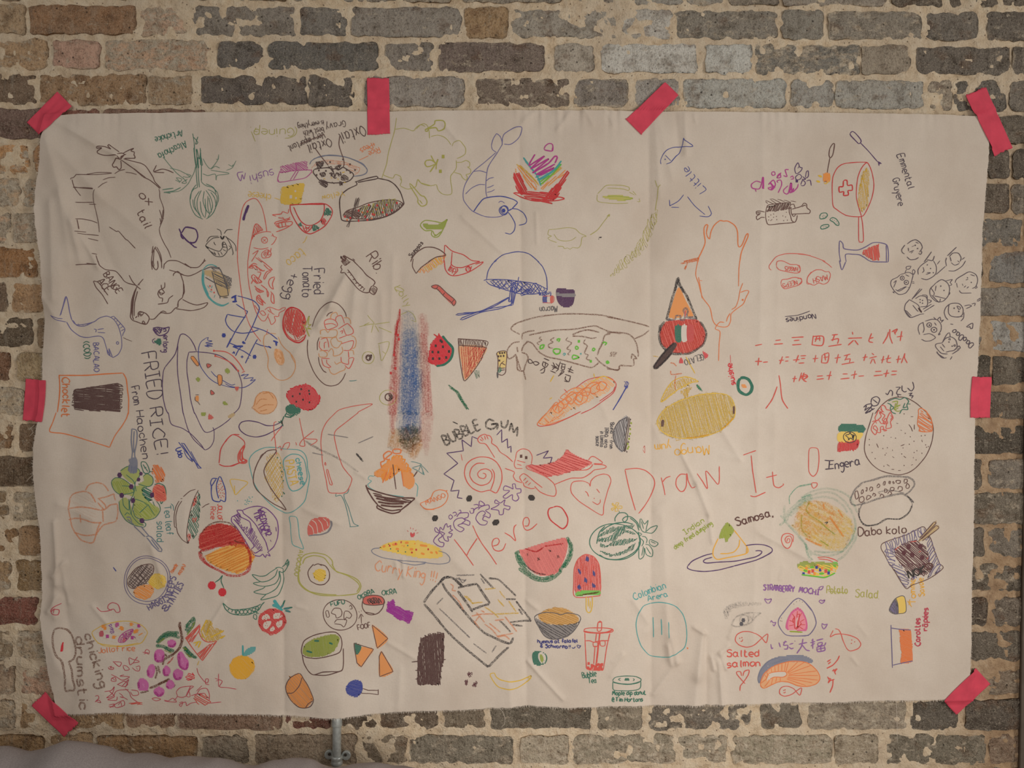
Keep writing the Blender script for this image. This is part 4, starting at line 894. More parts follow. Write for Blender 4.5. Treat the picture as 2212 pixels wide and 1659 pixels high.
vi 1.8: 1410,1150 1390,1200 1380,1330 1390,1480 1420,1600 1450,1655; 1410,1150 1520,1010 1560,850 1580,800 1620,795 1680,840 1730,920 1750,980; 1550,920 1545,1080 1550,1230 1580,1440 1610,1655; 1750,985 1900,1000 2010,1030 2100,1090 2190,1190; 1670,990 1650,1080 1650,1200 1670,1340 1690,1500 1730,1655; 1750,985 1670,990
@T 75 891
vi 1.6: 1450,0 1485,125 1600,170 1700,240 1800,350 1840,405 1900,370 1935,300 1940,200 1925,160; 1610,0 1660,180 1720,290 1840,405; 1730,0 1840,210 1980,165 2100,80 2160,0
Fog: 1800,5 1850,5 1840,35 1805,35
Fre: 1885,15 1935,60 1875,75
Fta: 2090,40 2160,0 2160,30 2110,65
@T 487 563
vi 1.6: 140,1200 180,1330 175,1480 150,1590 90,1655
@T 75 563
Foo: 1690,1050 1720,1035 1780,1120 1755,1135
Foo: 1980,1240 2025,1245 2025,1330 1990,1345
Foo: 1740,1470 1775,1465 1775,1520 1750,1520
Fre: 1865,1115 1915,1130 1875,1160
Fre: 1905,1400 1945,1435 1908,1450
Fre: 2165,1370 2212,1370 2190,1410
Fog: 2060,1180 2090,1165 2115,1200 2090,1220 2065,1205
Fog: 1745,1280 1770,1262 1795,1285 1770,1310
Fog: 2030,1535 2060,1525 2090,1555 2060,1565
br 1.3: 1690,1050 1720,1035 1780,1120 1755,1135 1690,1050; 1980,1240 2025,1245 2025,1330 1990,1345 1980,1240; 1865,1115 1915,1130 1875,1160 1865,1115; 1905,1400 1945,1435 1908,1450 1905,1400; 1740,1450 1780,1450; 1740,1470 1740,1510 1770,1530 1790,1560
@D smiley_face_sketch|big blue and red round face sketch with waving hands
bl 1.5: 1850,840 1800,880 1775,950 1775,1060 1800,1150 1880,1260 1960,1320 2080,1360 2170,1375; 1910,1195 1960,1250 2060,1310 2130,1345 2170,1335; 1850,840 1880,830 1870,860 1920,870 1850,890 1930,900 1860,910 1925,925 1840,920 1890,935
@T 487 563
bl 1.5: 0,1330 60,1360 180,1375 250,1350 300,1310 325,1285 270,1300 300,1265 200,1275 250,1230 170,1245 210,1225
re 2: -120,975 0,985 80,1030 150,1110 200,1190; 180,1210 215,1195; -105,1030 0,1070 80,1120 140,1195
.re 2: -120,975 -105,1030 140,1192
@D stick_figure_drawing|blue pen stick figures dancing with plus signs
bl 2: 130,380 240,410 310,440 360,500 350,560 290,710 210,870; 115,470 220,540 235,550 205,610 110,760 20,940; 290,715 400,750 480,790 555,850; 20,580 90,595 215,615; 20,580 0,640 20,700 80,760 180,785 290,770 355,745; 60,840 15,940; 45,890 120,920 180,935; 80,930 190,975 275,1030; 320,890 280,970 215,1110; 320,890 380,915 450,930 480,935; 180,920 140,970 110,1030; 320,890 345,850
bl 4: 65,405 120,375; 75,445 125,440; 105,380 110,450; 510,865 560,885; 540,870 545,920; 460,925 490,945; 180,880 215,895; 190,870 195,900; 85,930 190,925
bl 2.4: 75,1000 105,990; 90,980 100,1010; 165,1040 195,1040; 180,1025 180,1055; 245,1055 255,1055
.bl 4: 315,1040
@T 75 563
.bl 4.2: 2045,808
@T 487 563
@D fish_platter_drawing|tall red pen oval platter with a whole fish and chili garnish
re 1.5: 130,0 150,180 180,400 230,620 290,750 380,875; 240,0 240,140 255,280 290,440 330,560 380,640 420,650 450,600 460,570; 310,480 370,560 400,590 430,580 400,540 370,550
re 1.8: 245,80 310,50 380,100 330,60 400,110 420,100; 250,70 300,30 340,40; 390,0 440,40 500,95 460,90 410,40; 490,100 440,120 410,180 415,205; 490,110 450,140 420,200; 300,150 350,190 390,230 330,240 280,180 300,150; 340,120 380,130 350,200; 275,250 300,200; 525,170 480,190 460,230 475,280 510,305 500,250 525,180; 310,270 350,310 410,330 360,340 320,300 350,340; 380,260 430,300 460,350 450,390 440,300; 480,330 510,370 515,460 485,430 490,350; 330,390 360,370 380,410 430,465; 330,390 340,440 400,480 380,420
re 1.5: 420,530 470,500 560,530 600,510 640,505 630,530 570,560 560,600 520,600 530,650 490,690 470,640 450,600; 470,510 490,560 520,580; 450,530 480,560
Zre 1.6 50 3: 260,75 310,40 400,105 360,110
Zre 1.6 50 3: 290,180 340,180 390,225 330,240
Zre 1.6 50 3: 330,400 360,370 400,450 400,480
Zre 1.6 50 3: 320,290 410,330 360,345
@T 487 235
re 1.5: 130,1656 130,1500 150,1250 180,1090 220,1010 290,970 340,980 390,1060 420,1180 445,1330; 240,1656 260,1500 280,1400 310,1260 335,1240 370,1270 400,1310 360,1320 300,1370 285,1410; 290,1370 380,1335 450,1325 490,1330; 500,1345 520,1380 545,1385 520,1440 490,1470; 500,1345 510,1365 490,1370; 300,1500 380,1515 460,1500; 490,1500 480,1550
re 1.5: 390,1560 450,1520 490,1560 470,1600 400,1610 390,1560; 290,1570 350,1530 330,1570 280,1650
Zre 1.5 70 3: 310,1260 340,1245 400,1310 340,1330 290,1400
Zre 1.5 100 3: 400,1560 450,1530 480,1570 440,1605
Zre 1.5 40 3: 320,1600 360,1610 410,1650 360,1656
Ore 1.5: 420,1418 33 33
re 1.3: 405,1405 435,1435; 435,1405 405,1435
vi 5: 250,1040 225,1100 205,1150 192,1205; 240,1060 215,1130
@T 487 563
@D rib_drawing|brown pen rib bone cut drawn with dark bone ends, next to the word Rib
br 2: 1250,0 1290,50 1310,40 1350,10; 1260,45 1245,70 1260,95 1245,130 1290,130; 1290,130 1380,240 1440,310 1500,345 1555,345 1575,300; 1380,0 1430,50 1480,100 1530,160 1600,210 1620,240 1600,270; 1320,95 1380,170 1430,240 1500,300; 1590,275 1640,300 1625,350 1605,370 1560,335 1590,275; 1560,180 1610,220; 1320,130 1350,125; 1350,160 1370,155; 1380,210 1410,200; 1410,250 1440,240; 1440,280 1470,260; 1460,310 1490,280; 1490,330 1510,300
Zbr 1.6 40 3: 1570,325 1600,285 1635,310 1605,360
Zbr 1.6 40 3: 1250,0 1290,45 1340,15 1310,-20
@T 487 235
Zbr 2.4 40 2.4: 1240,1600 1290,1580 1310,1600 1300,1645 1260,1650
br 2: 1310,1600 1340,1620 1380,1640 1400,1656; 1375,1620 1400,1640
T br 2 24 1520,1600 1640,1780: Rib.
@D fried_tomato_egg_caption|dark pen handwriting reading Fried Tomato and egg, running downward
@T 487 563
T dv 2 22 950,90 960,360: Fried
T dv 2 20 830,60 830,390: Tomato
T dv 2 20 690,130 620,400: +egg
@D tomato_drawing|red crayon-hatched tomato half with a green-brown stalk
rd 3: 870,700 850,600 790,530 710,505 650,540 615,640 620,740 670,830 740,875 800,885 850,850 870,800
Zre 2.2 100 2.6: 640,560 700,515 790,540 850,620 865,720 860,800 780,820 700,790 640,700
re 2: 640,560 620,660 650,780 720,850 790,865 850,820; 655,580 635,680 670,770
Zrd 1.6 60 5: 660,560 840,580 860,780 760,860 640,720
ol 2: 860,710 905,600 895,690 930,690 890,720 930,740 880,740 910,820 870,740; 830,690 860,720 830,750; 870,720 900,800
@D tomato_egg_plate_drawing|oval plate of tomato and egg scramble in brown outline with red and orange pieces
br 1.8: 940,715 970,620 1020,530 1090,470 1160,450 1220,470 1270,520 1300,570 1310,610; 893,855 885,950 900,1060 950,1190 1010,1280 1080,1340 1150,1355 1220,1335 1270,1280 1300,1215; 1100,605 1120,575 1165,555; 1015,830 995,890 995,970; 1005,1040 1020,1120 1060,1190 1095,1210
re 1.6: 1075,660 1130,630 1190,650 1210,705 1100,745 1075,660; 1080,690 1150,680 1200,700; 1190,650 1200,610 1255,595 1290,680; 1220,740 1300,690 1330,685 1380,740 1380,785 1310,805 1275,730; 1310,810 1230,840; 1030,850 1090,835 1110,880 1120,940; 1020,870 1015,930 1050,970 1110,970; 1070,950 1070,890 1095,880; 1250,900 1380,865 1375,930 1340,970 1280,970; 1330,980 1335,1050; 1040,1055 1130,1060; 1040,1060 1060,1130 1110,1155 1145,1150; 1095,1070 1100,1110 1145,1150; 1250,1040 1260,1100 1330,1120 1335,1060 1390,1055 1340,1165 1290,1130; 1240,770 1270,755 1260,790
ot 1.6: 1135,640 1150,580 1200,560 1215,600; 1280,620 1330,620 1355,650 1360,690; 1030,800 1030,760 1080,745 1110,780 1130,750 1200,750 1210,790 1190,830 1130,830 1060,830 1020,825; 1140,860 1190,820 1220,870 1260,880 1220,940 1180,940 1150,910 1140,860; 1020,980 1050,970 1100,1000 1090,1040 1020,1040 1010,1000; 1110,990 1150,950 1170,990 1170,1030 1230,1020 1270,980 1260,930; 1360,810 1400,830 1415,880 1400,940 1370,950; 1120,1160 1140,1210 1180,1230 1240,1200 1290,1180 1300,1150; 1340,970 1380,970 1390,1020; 1180,1090 1200,1120 1240,1100 1270,1100
@D peach_stone_drawing|orange outlined pear shape with a striped brown stone
ot 1.6: 540,790 480,785 420,810 410,900 440,980 460,1060 455,1150 490,1220 560,1285 640,1290 710,1250 750,1180 755,1120 720,1050 700,1000 640,950 590,890 560,820; 710,1010 750,1080 755,1150
Foo2: 530,960 590,965 620,1010 635,1090 600,1130 550,1100 520,1020
Zot 2 65 2.6: 530,960 590,965 620,1010 635,1090 600,1130 550,1100 520,1020
re 1.2: 450,740 440,800
@D orange_onion_drawing|round pale orange crayon onion with pointed end
Foo2: 300,1590 320,1500 360,1435 430,1415 500,1430 550,1500 540,1590 490,1640 400,1660 340,1640
ot 2k: 285,1590 315,1560 330,1480 390,1425 460,1420 520,1450 555,1540 520,1620 460,1655 380,1655 320,1610 285,1590; 330,1560 380,1500 450,1500; 400,1440 470,1430 520,1490; 350,1600 430,1560 520,1560; 370,1630 450,1610
@D strawberry_drawing|bright red scribbled strawberry with black seeds and a dark green leaf
Zcr 3 60 2.6: 655,1430 730,1370 870,1330 900,1350 960,1390 1030,1470 1020,1530 980,1590 920,1620 850,1610 780,1580 700,1550 665,1490
Fcr: 670,1440 740,1375 870,1340 950,1390 1015,1470 1000,1540 920,1605 850,1600 780,1570 700,1540 675,1490
.bk 2: 820,1390 805,1440 725,1467 840,1503 905,1408 910,1440 910,1532 765,1525
Fgd: 645,1590 690,1560 740,1560 770,1590 815,1600 800,1640 720,1655 660,1640
Zgd 2 30 3: 645,1590 700,1555 815,1600 800,1650 700,1700 650,1650
@T 487 891
gd 2.5: 660,5 640,40 700,50 740,20 760,0
@T 487 563
@D rainbow_flame_streak|tall blurred crayon streak of red, blue and brown rising like a flame
Zrs 9s 92 4.5: 1880,540 1895,600 1890,800 1875,1100 1880,1400 1855,1660 1795,1656 1780,1400 1800,1150 1830,850 1850,680
Zrs 8f 92 4: 1870,600 1910,640 1900,900 1895,1300 1870,1656 1770,1656 1780,1300 1810,900
Zrs 9f 86 4: 2080,600 2150,580 2190,700 2190,900 2212,1200 2240,1656 2120,1656 2110,1300 2110,1000
Zrs 8s 87 6: 2100,800 2160,820 2190,1000 2215,1300 2230,1656 2150,1656 2130,1300 2120,1000
Zbs 9f 90 4: 1920,560 2030,560 2070,700 2110,1000 2130,1300 2120,1656 1870,1656 1875,1300 1890,900
Zbs 9s 90 4.5: 1930,760 2030,740 2080,950 2105,1300 2105,1656 1885,1656 1890,1400 1905,1000
Zbb 9s 91 5: 1945,880 2000,840 2060,1000 2085,1200 2080,1656 1920,1656 1925,1200
Zbb 6s 88 5: 1990,1050 2060,1080 2070,1400 2040,1656 1960,1656
Zbw 8f 88 5: 2050,700 2120,900 2150,1200 2160,1500 2110,1450 2085,1100
rd 3.4k: 1885,520 1880,600 1860,700 1850,800; 1860,640 1840,800 1825,1020
.rd 2.6: 1865,805 1825,1020 1840,1165 1790,1215 1875,850
@T 487 891
Zrs 9s 92 4.5: 1795,0 1855,0 1840,120 1835,220 1800,230 1790,120
Zbs 9s 91 4.5: 1880,0 2105,0 2110,150 2060,260 1950,300 1880,220 1860,100
Zbb 9s 91 5: 1920,0 2080,0 2060,120 1990,220 1920,180
Zrs 9f 87 4: 2120,0 2240,0 2230,200 2180,480 2120,300 2110,120
Zbw 8s 70 5: 1880,220 1960,140 2100,170 2110,300 2020,420 1900,380
Zgk 8f 110 5: 1870,180 2060,120 2080,300 1960,380 1880,320
@T 487 563
@D green_sprigs_sketch|faint olive sprigs and two round eyes beside the flame
ol 1.2: 1540,590 1560,620 1610,680 1560,690 1450,715; 1610,690 1780,665; 1600,690 1580,780; 1620,700 1660,770; 1500,700 1560,670; 1660,720 1800,780; 1650,900 1770,880 1740,1000 1700,980; 1660,910 1690,1080 1740,1000; 1970,540 2030,580 2060,660 2010,640; 1880,590 1970,550
T ol 1.2 14 1830,300 1960,500: Lolly
Ool 1.2: 1880,310 50 20 20; 1545,1050 65 65; 1760,1480 90 80
Zdk 2.4 30 2.4: 1520,1040 1550,1020 1580,1020 1575,1060 1545,1080
Obr 2: 1548,1050 28 30
.cl 2.4: 1545,1050
Obr 2.4: 1768,1475 40 38
Zdk 2.4 30 2.4: 1740,1445 1800,1450 1805,1490 1770,1510 1780,1470
tl 1.5: 1340,1300 1380,1300 1420,1292
@T 899 563
@D samosa_pasty_drawing|brown and orange crayon half-moon pasty labelled Samosas
Zoo 1.6 50 4: 10,130 100,50 160,0 320,-70 300,20 200,80 100,130
Zye 1.6 40 6: 60,100 160,0 300,-60 260,30 150,110
br 1.8: 0,140 60,70 160,0; 0,140 -40,60 -30,-20
@T 899 235
br 2: 130,1656 220,1605 320,1585 260,1530 180,1500 100,1500 40,1530 0,1560 -40,1610 -60,1656
T dk 1.8 9 -50,1610 80,1460: Samosas
@D taco_outline_drawing|red pen half-moon taco with round fillings, lower left of the prawn
rd 1.8: 310,1475 300,1656; 315,1475 390,1540 510,1580 600,1640 690,1650; 390,1550 382,1656
@T 899 563
rd 2: 305,0 315,90 350,145 400,165 480,155 580,120 690,50 725,15 640,40; 385,0 380,40 420,70 500,75 600,40 690,10; 345,110 380,45; 440,80 450,110 400,160; 390,140 400,80; 600,60 580,120; 535,80 550,115; 545,75 570,60 590,95; 555,85 580,85; 560,100 580,105
Ord 1.8: 380,78 8 8; 370,105 12 12; 415,105 15 20; 562,95 26 26
@D sausage_drawing|small red sausage with dark brown outline
Fre: 165,280 200,265 245,270 320,340 400,410 430,450 405,485 330,420 240,320 180,300
br 1.8: 200,265 165,280 190,300 230,310 300,385 380,450 405,488 430,450 410,415 330,350 250,275 200,262; 240,275 215,310; 410,420 385,455; 310,345 290,375
@D blue_noodle_bowl_drawing|large blue pen upside-down bowl with crosshatched opening and chopsticks
bl 1.8: 730,215 780,205 950,205 1120,220 1300,250 1420,310; 760,205 780,110 830,30 870,0; 1310,0 1370,70 1410,180 1418,320; 755,220 800,260 950,310 1100,350 1260,360 1380,340 1420,315
Zbl 1.6 45 5.5: 760,215 950,210 1120,225 1300,255 1410,310 1300,355 1100,345 920,300 800,255
Zbl 1.6 125 6.5: 800,215 950,210 1120,225 1300,255 1400,310 1300,350 1100,345 920,300 830,260
Zbl 1.8 160 3: 1130,310 1260,290 1250,340 1140,380
bl 1.8: 1030,215 1030,480; 1050,230 1035,470; 1075,235 1045,460; 1110,170 1090,290 1045,480; 1020,300 1005,440; 1005,395 1000,440 1020,440 1030,410; 1030,470 900,520 700,560 500,640 495,620 700,545 850,510 1040,480; 1000,400 850,490 700,550 455,590 450,575 680,550 860,470 1000,395; 510,565 700,555
@T 899 235
bl 1.8: 840,1656 940,1580 1100,1540 1220,1565 1330,1656
@T 899 563
@D macaron_drawing|dark purple macaron with grey filling, a small French flag and two captions
Fpd: 1515,310 1560,300 1700,315 1715,340 1710,420 1690,480 1630,505 1570,490 1530,440 1515,380
Fgy: 1518,345 1600,360 1715,355 1715,390 1610,388 1520,378
Fbl: 1370,380 1415,380 1415,450 1370,450
Fwh: 1417,382 1450,382 1450,450 1417,450
Fre: 1450,385 1485,385 1478,450 1450,450
re 1.2: 1370,382 1485,385 1478,452 1368,452
T dg 1.6 13 1525,490 1335,500: Macron
T bl 1.8 9 1460,330 1330,345: france
@D steamed_fish_drawing|large brown crayon fish on an oval platter with green spots
bc 3k: 1120,795 1060,765 1025,740 1050,700 1110,665 1300,610 1540,580 1720,575 2000,590 2212,635
bc 3k: 1145,850 1150,790 1210,765 1280,755; 1220,805 1360,775 1520,750 1720,740 1880,710 1950,710 2080,765 2212,790; 1690,800 1790,760 1870,750 1980,775; 1690,815 1800,820 1900,840 1950,830; 2100,790 2040,810 2010,900 1980,960 1960,1020; 1940,1045 1990,1100 2080,1160 2180,1185 2200,1140; 1980,1100 1930,1140 1880,1155 1750,1120 1560,1070 1420,1040 1330,990; 1120,875 1050,890 1000,940 980,1000 1000,1060 1050,1040 1080,1010; 1190,870 1250,890 1300,950 1340,1000; 1140,980 1160,920 1210,870; 1140,990 1190,1010 1210,1050 1180,1130 1160,1190 1100,1180 1090,1100 1075,1020; 1160,1190 1185,1290; 1090,930 1100,990; 1080,1020 1130,1180
bc 2.6k: 1355,820 1330,840 1360,860 1310,890 1330,910; 1495,830 1450,860 1480,880 1430,910 1440,940 1480,945; 1640,830 1620,860 1680,890 1630,950 1670,970 1640,1010 1660,1020; 1830,850 1810,890 1850,920 1820,1000 1860,1020 1840,1060 1890,1080
Zbc 2k 60 3: 2090,1010 2130,980 2170,990 2150,1040 2100,1035
gg 3: 1340,960 1345,920 1385,910 1370,945 1345,955; 1480,975 1500,955 1555,960 1550,1000 1510,1010 1480,975; 1530,870 1525,850 1555,845 1540,880; 1720,940 1735,925 1755,945 1735,960 1720,940; 1690,1060 1700,1020 1760,1045 1690,1065; 1905,960 1920,945 1935,960 1915,975 1905,960; 2050,1100 2070,1085 2085,1105 2060,1115; 2020,900 2030,880 2060,890 2040,915
.gg 2.8: 1760,872 1888,1088 2065,1098
tq 2: 1585,1020 1600,1000 1615,1010 1595,1030; 1770,1010 1785,1000 1780,1020
@T 1311 563
bc 3k: 0,610 150,635 380,690 460,715; 460,750 400,800 300,845
bc 3k: 0,780 100,775 220,790 280,830 320,900 340,1000 340,1040; 265,1060 275,1010 325,1060 290,1060 285,1135 140,1135 130,1180 0,1170
@T 899 563
@D four_character_caption|black pen handwritten characters in a slanted row under the steamed fish
dk 2: 1215,1070 1240,1070 1290,1130 1330,1110 1290,1090 1240,1110 1215,1100 1215,1070; 1380,1055 1440,1080; 1370,1090 1430,1120; 1375,1095 1365,1130 1400,1155 1430,1120; 1400,1095 1395,1145; 1340,1190 1390,1160 1380,1210 1345,1215; 1460,1130 1520,1150 1470,1150; 1480,1100 1500,1150 1470,1180; 1510,1110 1545,1150; 1500,1160 1540,1170 1510,1200; 1450,1190 1510,1215; 1560,1090 1530,1180; 1560,1110 1620,1125; 1580,1120 1570,1170 1600,1180 1610,1130; 1575,1150 1605,1150; 1560,1190 1600,1200 1535,1250; 1580,1200 1550,1230; 1640,1165 1700,1190; 1680,1140 1650,1210; 1640,1190 1700,1215; 1610,1230 1675,1250; 1620,1250 1610,1280 1650,1310 1670,1250; 1600,1300 1640,1312
@D melon_slice_drawing|red round slice of watermelon with black seeds and green rind
Fcr: 190,870 250,810 330,880 385,970 370,1050 300,1120 210,1130 140,1080 145,980
Zcr 2.4 50 2.6: 165,890 250,800 330,870 390,970 370,1060 300,1125 200,1130 130,1090 145,970
gd 5: 285,815 330,870 395,945 390,1020 360,1080 300,1125 220,1140
.bk 2.6: 265,865 278,878 212,922 290,932 178,987 240,990 182,1060 252,1060 325,1047 355,982
rd 3: 245,785 250,830; 190,795 240,830; 130,1090 180,1120
@D pizza_wedge_drawing|red crayon pizza wedge with brown striped crust
Foo2: 465,925 755,935 720,1040 650,1150 530,1290 490,1100
Zre 2.4k 85 4: 465,925 755,935 720,1040 650,1150 530,1290 490,1100
Zrd 1.8k 115 6: 600,940 755,935 720,1040 640,1150 530,1290
br 1.8: 460,910 470,1050 500,1230 525,1300 600,1220 690,1090 760,940; 460,915 765,938; 455,840 460,915; 455,845 760,870 760,930
Zbr 1.6 70 3.4: 460,850 755,875 755,930 465,910
Zgl 2k 70 3: 620,1190 680,1190 690,1260 650,1270
@D corn_cob_drawing|small yellow corn cob with brown kernels and green husk
Fye2: 875,995 975,985 970,1150 900,1160 885,1080
br 1.8: 875,995 975,985 970,1150 965,1210 930,1240 885,1230 880,1260 885,1070 875,995; 875,1160 920,1160; 920,1110 950,1085; 900,1160 920,1110 965,1130; 910,1165 960,1160; 905,1190 960,1180
Zgd 2 105 2.4: 900,1160 930,1165 910,1210 880,1240 870,1230
.dk 2: 905,1000 930,998 955,995 890,1035 915,1032 945,1030 900,1080
Fdg: 870,1215 890,1215 885,1270 875,1265
@D green_worm_drawing|short wavy dark green crayon bean pod
gk 3k: 350,1345 400,1380 460,1430 500,1520 560,1600; 370,1360 450,1430 480,1500 540,1580 570,1610; 360,1370 430,1420 470,1490 550,1610; 470,1450 500,1500 520,1540 550,1570
@D hotdog_drawing|orange and red scribbled hot dog slanting up to the right
Zoo2 2.4 40 4: 1700,1400 1850,1310 2000,1260 2120,1270 2150,1340 2050,1420 1900,1500 1700,1600 1540,1660 1400,1650 1560,1520
rd 1.6: 1720,1380 1850,1290 2000,1255 2090,1265 2160,1330 2130,1430 2000,1530 1900,1600 1780,1656; 1600,1390 1640,1430; 2150,1360 2120,1420 1980,1520
or 2: 1500,1620 1560,1520 1600,1580 1530,1650 1480,1590 1600,1500 1680,1420 1740,1460 1680,1550 1620,1500 1720,1430 1800,1440 1780,1530 1720,1480 1800,1390 1880,1380 1860,1460 1780,1440 1880,1330 1960,1320 1980,1400 1900,1440 1890,1370 2000,1310 2060,1340 2020,1400 1950,1380 2000,1300
or 1.6: 1440,1656 1500,1560 1600,1600 1650,1520 1560,1480 1700,1380 1820,1400 1850,1500 1760,1560 1700,1500 1830,1420 1950,1450; 1420,1640 1520,1530 1550,1656; 1600,1440 1680,1500 1600,1560 1540,1500
ye 2: 1900,1310 2020,1250 2110,1290; 1920,1220 1930,1270; 1490,1240 1450,1310; 1470,1480 1440,1500
@T 899 891
or 2: 1420,0 1350,70 1310,130 1360,150 1500,110 1640,60 1760,0; 1400,20 1330,110 1400,130 1520,60 1600,0; 1380,60 1440,110 1500,50 1560,70
Zoo2 2 40 4: 1420,0 1650,0 1550,70 1360,140 1320,120
rd 1.5: 1310,130 1340,150 1480,130 1620,70 1780,-10
@T 1311 563
@D blue_fork_drawing|thin blue pen fork right of the hot dog
bl 2.4: 65,1615 130,1510 210,1370; 195,1365 225,1360
Zbl 2 20 2: 190,1350 225,1350 225,1380 195,1380
bl 1.5: 190,1350 205,1320 185,1305; 210,1350 220,1320 205,1305; 225,1350 235,1325 215,1305
@D gelato_cone_drawing|upside-down ice cream cone with red scoop, Italian flag and black outline
Fre: 570,780 620,680 680,650 960,640 1040,730 1060,800 1040,900 960,960 850,1000 720,990 620,930 580,860
Zre 3k 70 4: 570,780 620,680 680,650 960,640 1040,730 1060,800 1040,900 960,960 850,1000 720,990 620,930 580,860
Foo: 770,295 850,440 930,600 870,610 840,520 810,610 670,615 700,480
ck 5k: 765,180 790,270 850,370 900,480 940,580 970,640; 760,190 740,280 700,420 670,530 640,640; 770,200 775,260 830,350; 620,660 580,720 565,800 580,890 620,950 680,1000 800,1010 900,1000 980,950 1040,900 1070,800 1050,730 1000,660; 950,600 960,635; 755,230 730,330; 640,640 690,640; 860,370 880,440; 570,700 575,760
gy 4k: 640,640 730,640 740,600 790,600 790,640 830,640 840,580 820,540 850,515 870,550 860,610 930,610; 870,625 950,630
Fre: 835,550 850,540 850,590 835,610
Fgd: 732,710 800,710 800,875 740,870
Fwh: 803,710 860,705 862,865 805,872
Frd: 862,705 930,700 930,865 865,868
Fdk: 720,890 755,910 700,1000 640,1080 540,1165 505,1150 560,1060 640,960
ck 4k: 720,890 640,970 560,1070 510,1150 540,1165 620,1090 700,1000
Fcr: 800,1050 820,1080 820,1110 780,1105 785,1070
Fcr: 1030,980 1095,1025 1060,1060 1045,1030
T dg 1.5 13 1030,1010 830,1075: GELATO
or 3k: 685,1105 720,1110 750,1140
ye 2k: 500,1030 560,1040
@D lemon_slice_drawing|yellow crayon crescent and scraps of pineapple above the mango
Zye 2.4k 65 3.4: 590,1530 620,1430 700,1320 820,1265 980,1290 900,1330 780,1400 680,1470
ye 2: 590,1530 640,1400 720,1300 850,1255 985,1305 900,1320 760,1400 590,1530; 850,1040 950,1220
Zye 3k 65 3: 790,1410 830,1390 915,1370 890,1410 870,1480 830,1475
or 2.4k: 745,1240 735,1330 745,1400; 690,1190 700,1230 810,1220
Fgk: 965,1345 990,1350 1030,1410 985,1385
@D mango_drawing|large yellow crayon oval mango with a brown stem mark
Zym 8s 75 4: 590,1650 650,1590 800,1510 1000,1450 1180,1435 1290,1450 1350,1500 1380,1590 1375,1690 1300,1771 1220,1836 1100,1886 950,1916 800,1921 680,1891 590,1841 545,1761 560,1700
Zym 2.4k 75 4: 590,1650 650,1590 800,1510 1000,1450 1180,1435 1290,1450 1350,1500 1380,1590 1375,1690 1300,1771 1220,1836 1100,1886 950,1916 800,1921 680,1891 590,1841 545,1761 560,1700
Zye 1.8k 70 9: 590,1650 650,1590 800,1510 1000,1450 1180,1435 1290,1450 1350,1500 1380,1590 1375,1690 1300,1771 1220,1836 1100,1886 950,1916 800,1921 680,1891 590,1841 545,1761 560,1700
ye 1.8: 590,1650 650,1590 800,1510 1000,1450 1180,1435 1290,1450 1350,1500 1380,1590 1375,1690 1300,1771 1220,1836 1100,1886 950,1916 800,1921 680,1891 590,1841 545,1761 560,1700 590,1650
yo 3k: 1360,1700 1300,1771 1230,1826; 1100,1880 950,1910 860,1915
Fbr: 1360,1580 1380,1580 1378,1650 1358,1648
Fbr: 592,1730 622,1730 612,1795 588,1790
@T 1311 563
@D quiche_caption|red handwriting and thin red stem running upward beside the sushi roll
T cr 2.4 12 1385,1340 1350,1110: suishe
cr 1: 1330,1020 1335,1110
@D sushi_roll_drawing|small dark green ring with an orange centre
gd 6: 1440,1275 1410,1330 1430,1410 1500,1450 1550,1420 1565,1360 1530,1290 1480,1265 1440,1275
gd 3: 1430,1290 1425,1380 1470,1440 1540,1440 1570,1370
Foo: 1450,1345 1490,1340 1510,1375 1465,1370
@D chinese_numbers_writing|three rows of red handwritten Chinese numerals on the right half
re 2.4: 1595,920 1670,905; 1815,865 1875,858; 1800,905 1900,898; 1995,832 2125,825; 2020,865 2080,860; 2000,912 2100,905; 1595,1090 1670,1090; 1635,1050 1625,1135; 1680,1100 1735,1095; 1855,1080 1910,1075; 1895,1035 1865,1120; 1925,1045 1965,1042; 1920,1088 1958,1085; 2010,1075 2080,1070; 2070,1020 2040,1100; 2090,1030 2150,1028; 2095,1060 2140,1055; 2070,1110 2130,1105; 2000,1275 2050,1275; 2030,1245 2015,1315
@S numeral_row
re 2.4: 2100,1240 2070,1305; 2130,1210 2100,1280; 2090,1255 2165,1250 2120,1290 2155,1310; 1855,1240 1870,1330 1890,1500 1950,1600; 1835,1360 1780,1500 1710,1600
@T 1723 563
@S numeral_row
re 2.4: 170,810 155,915; 165,820 275,820 265,915 155,910; 185,850 250,840; 210,815 190,880; 235,820 240,870; 370,805 435,798; 400,800 375,870; 360,860 440,845 430,900; 330,928 475,905; 590,770 595,800; 545,840 695,835; 605,860 545,915; 615,860 655,912; 770,845 820,830; 800,785 770,870 815,885; 985,770 970,820 920,900; 1000,740 1000,820 1025,898; 1020,770 1080,740 1050,790; 1040,750 1060,800; 1075,825 1140,815; 1130,760 1110,870
@S numeral_row
re 2.2: 160,1062 220,1055; 195,1020 180,1100; 265,1020 255,1105; 270,1020 335,1000 320,1100 255,1105; 280,1050 330,1040; 290,1000 300,1080; 400,1055 465,1045; 440,1010 420,1110; 500,1030 570,1010; 540,1020 510,1080; 510,1070 570,1060; 570,1060 560,1100; 475,1122 610,1098; 700,1050 755,1040; 735,1010 715,1085; 800,1000 825,1020; 775,1055 855,1035; 810,1060 785,1115; 820,1060 840,1115; 900,1075 940,1068; 930,1030 910,1110; 950,1065 1010,1050; 985,1020 965,1095 1010,1100; 1065,1070 1120,1062; 1095,1025 1080,1110; 1160,1000 1120,1110; 1160,1000 1155,1050 1185,1108
@S numeral_row
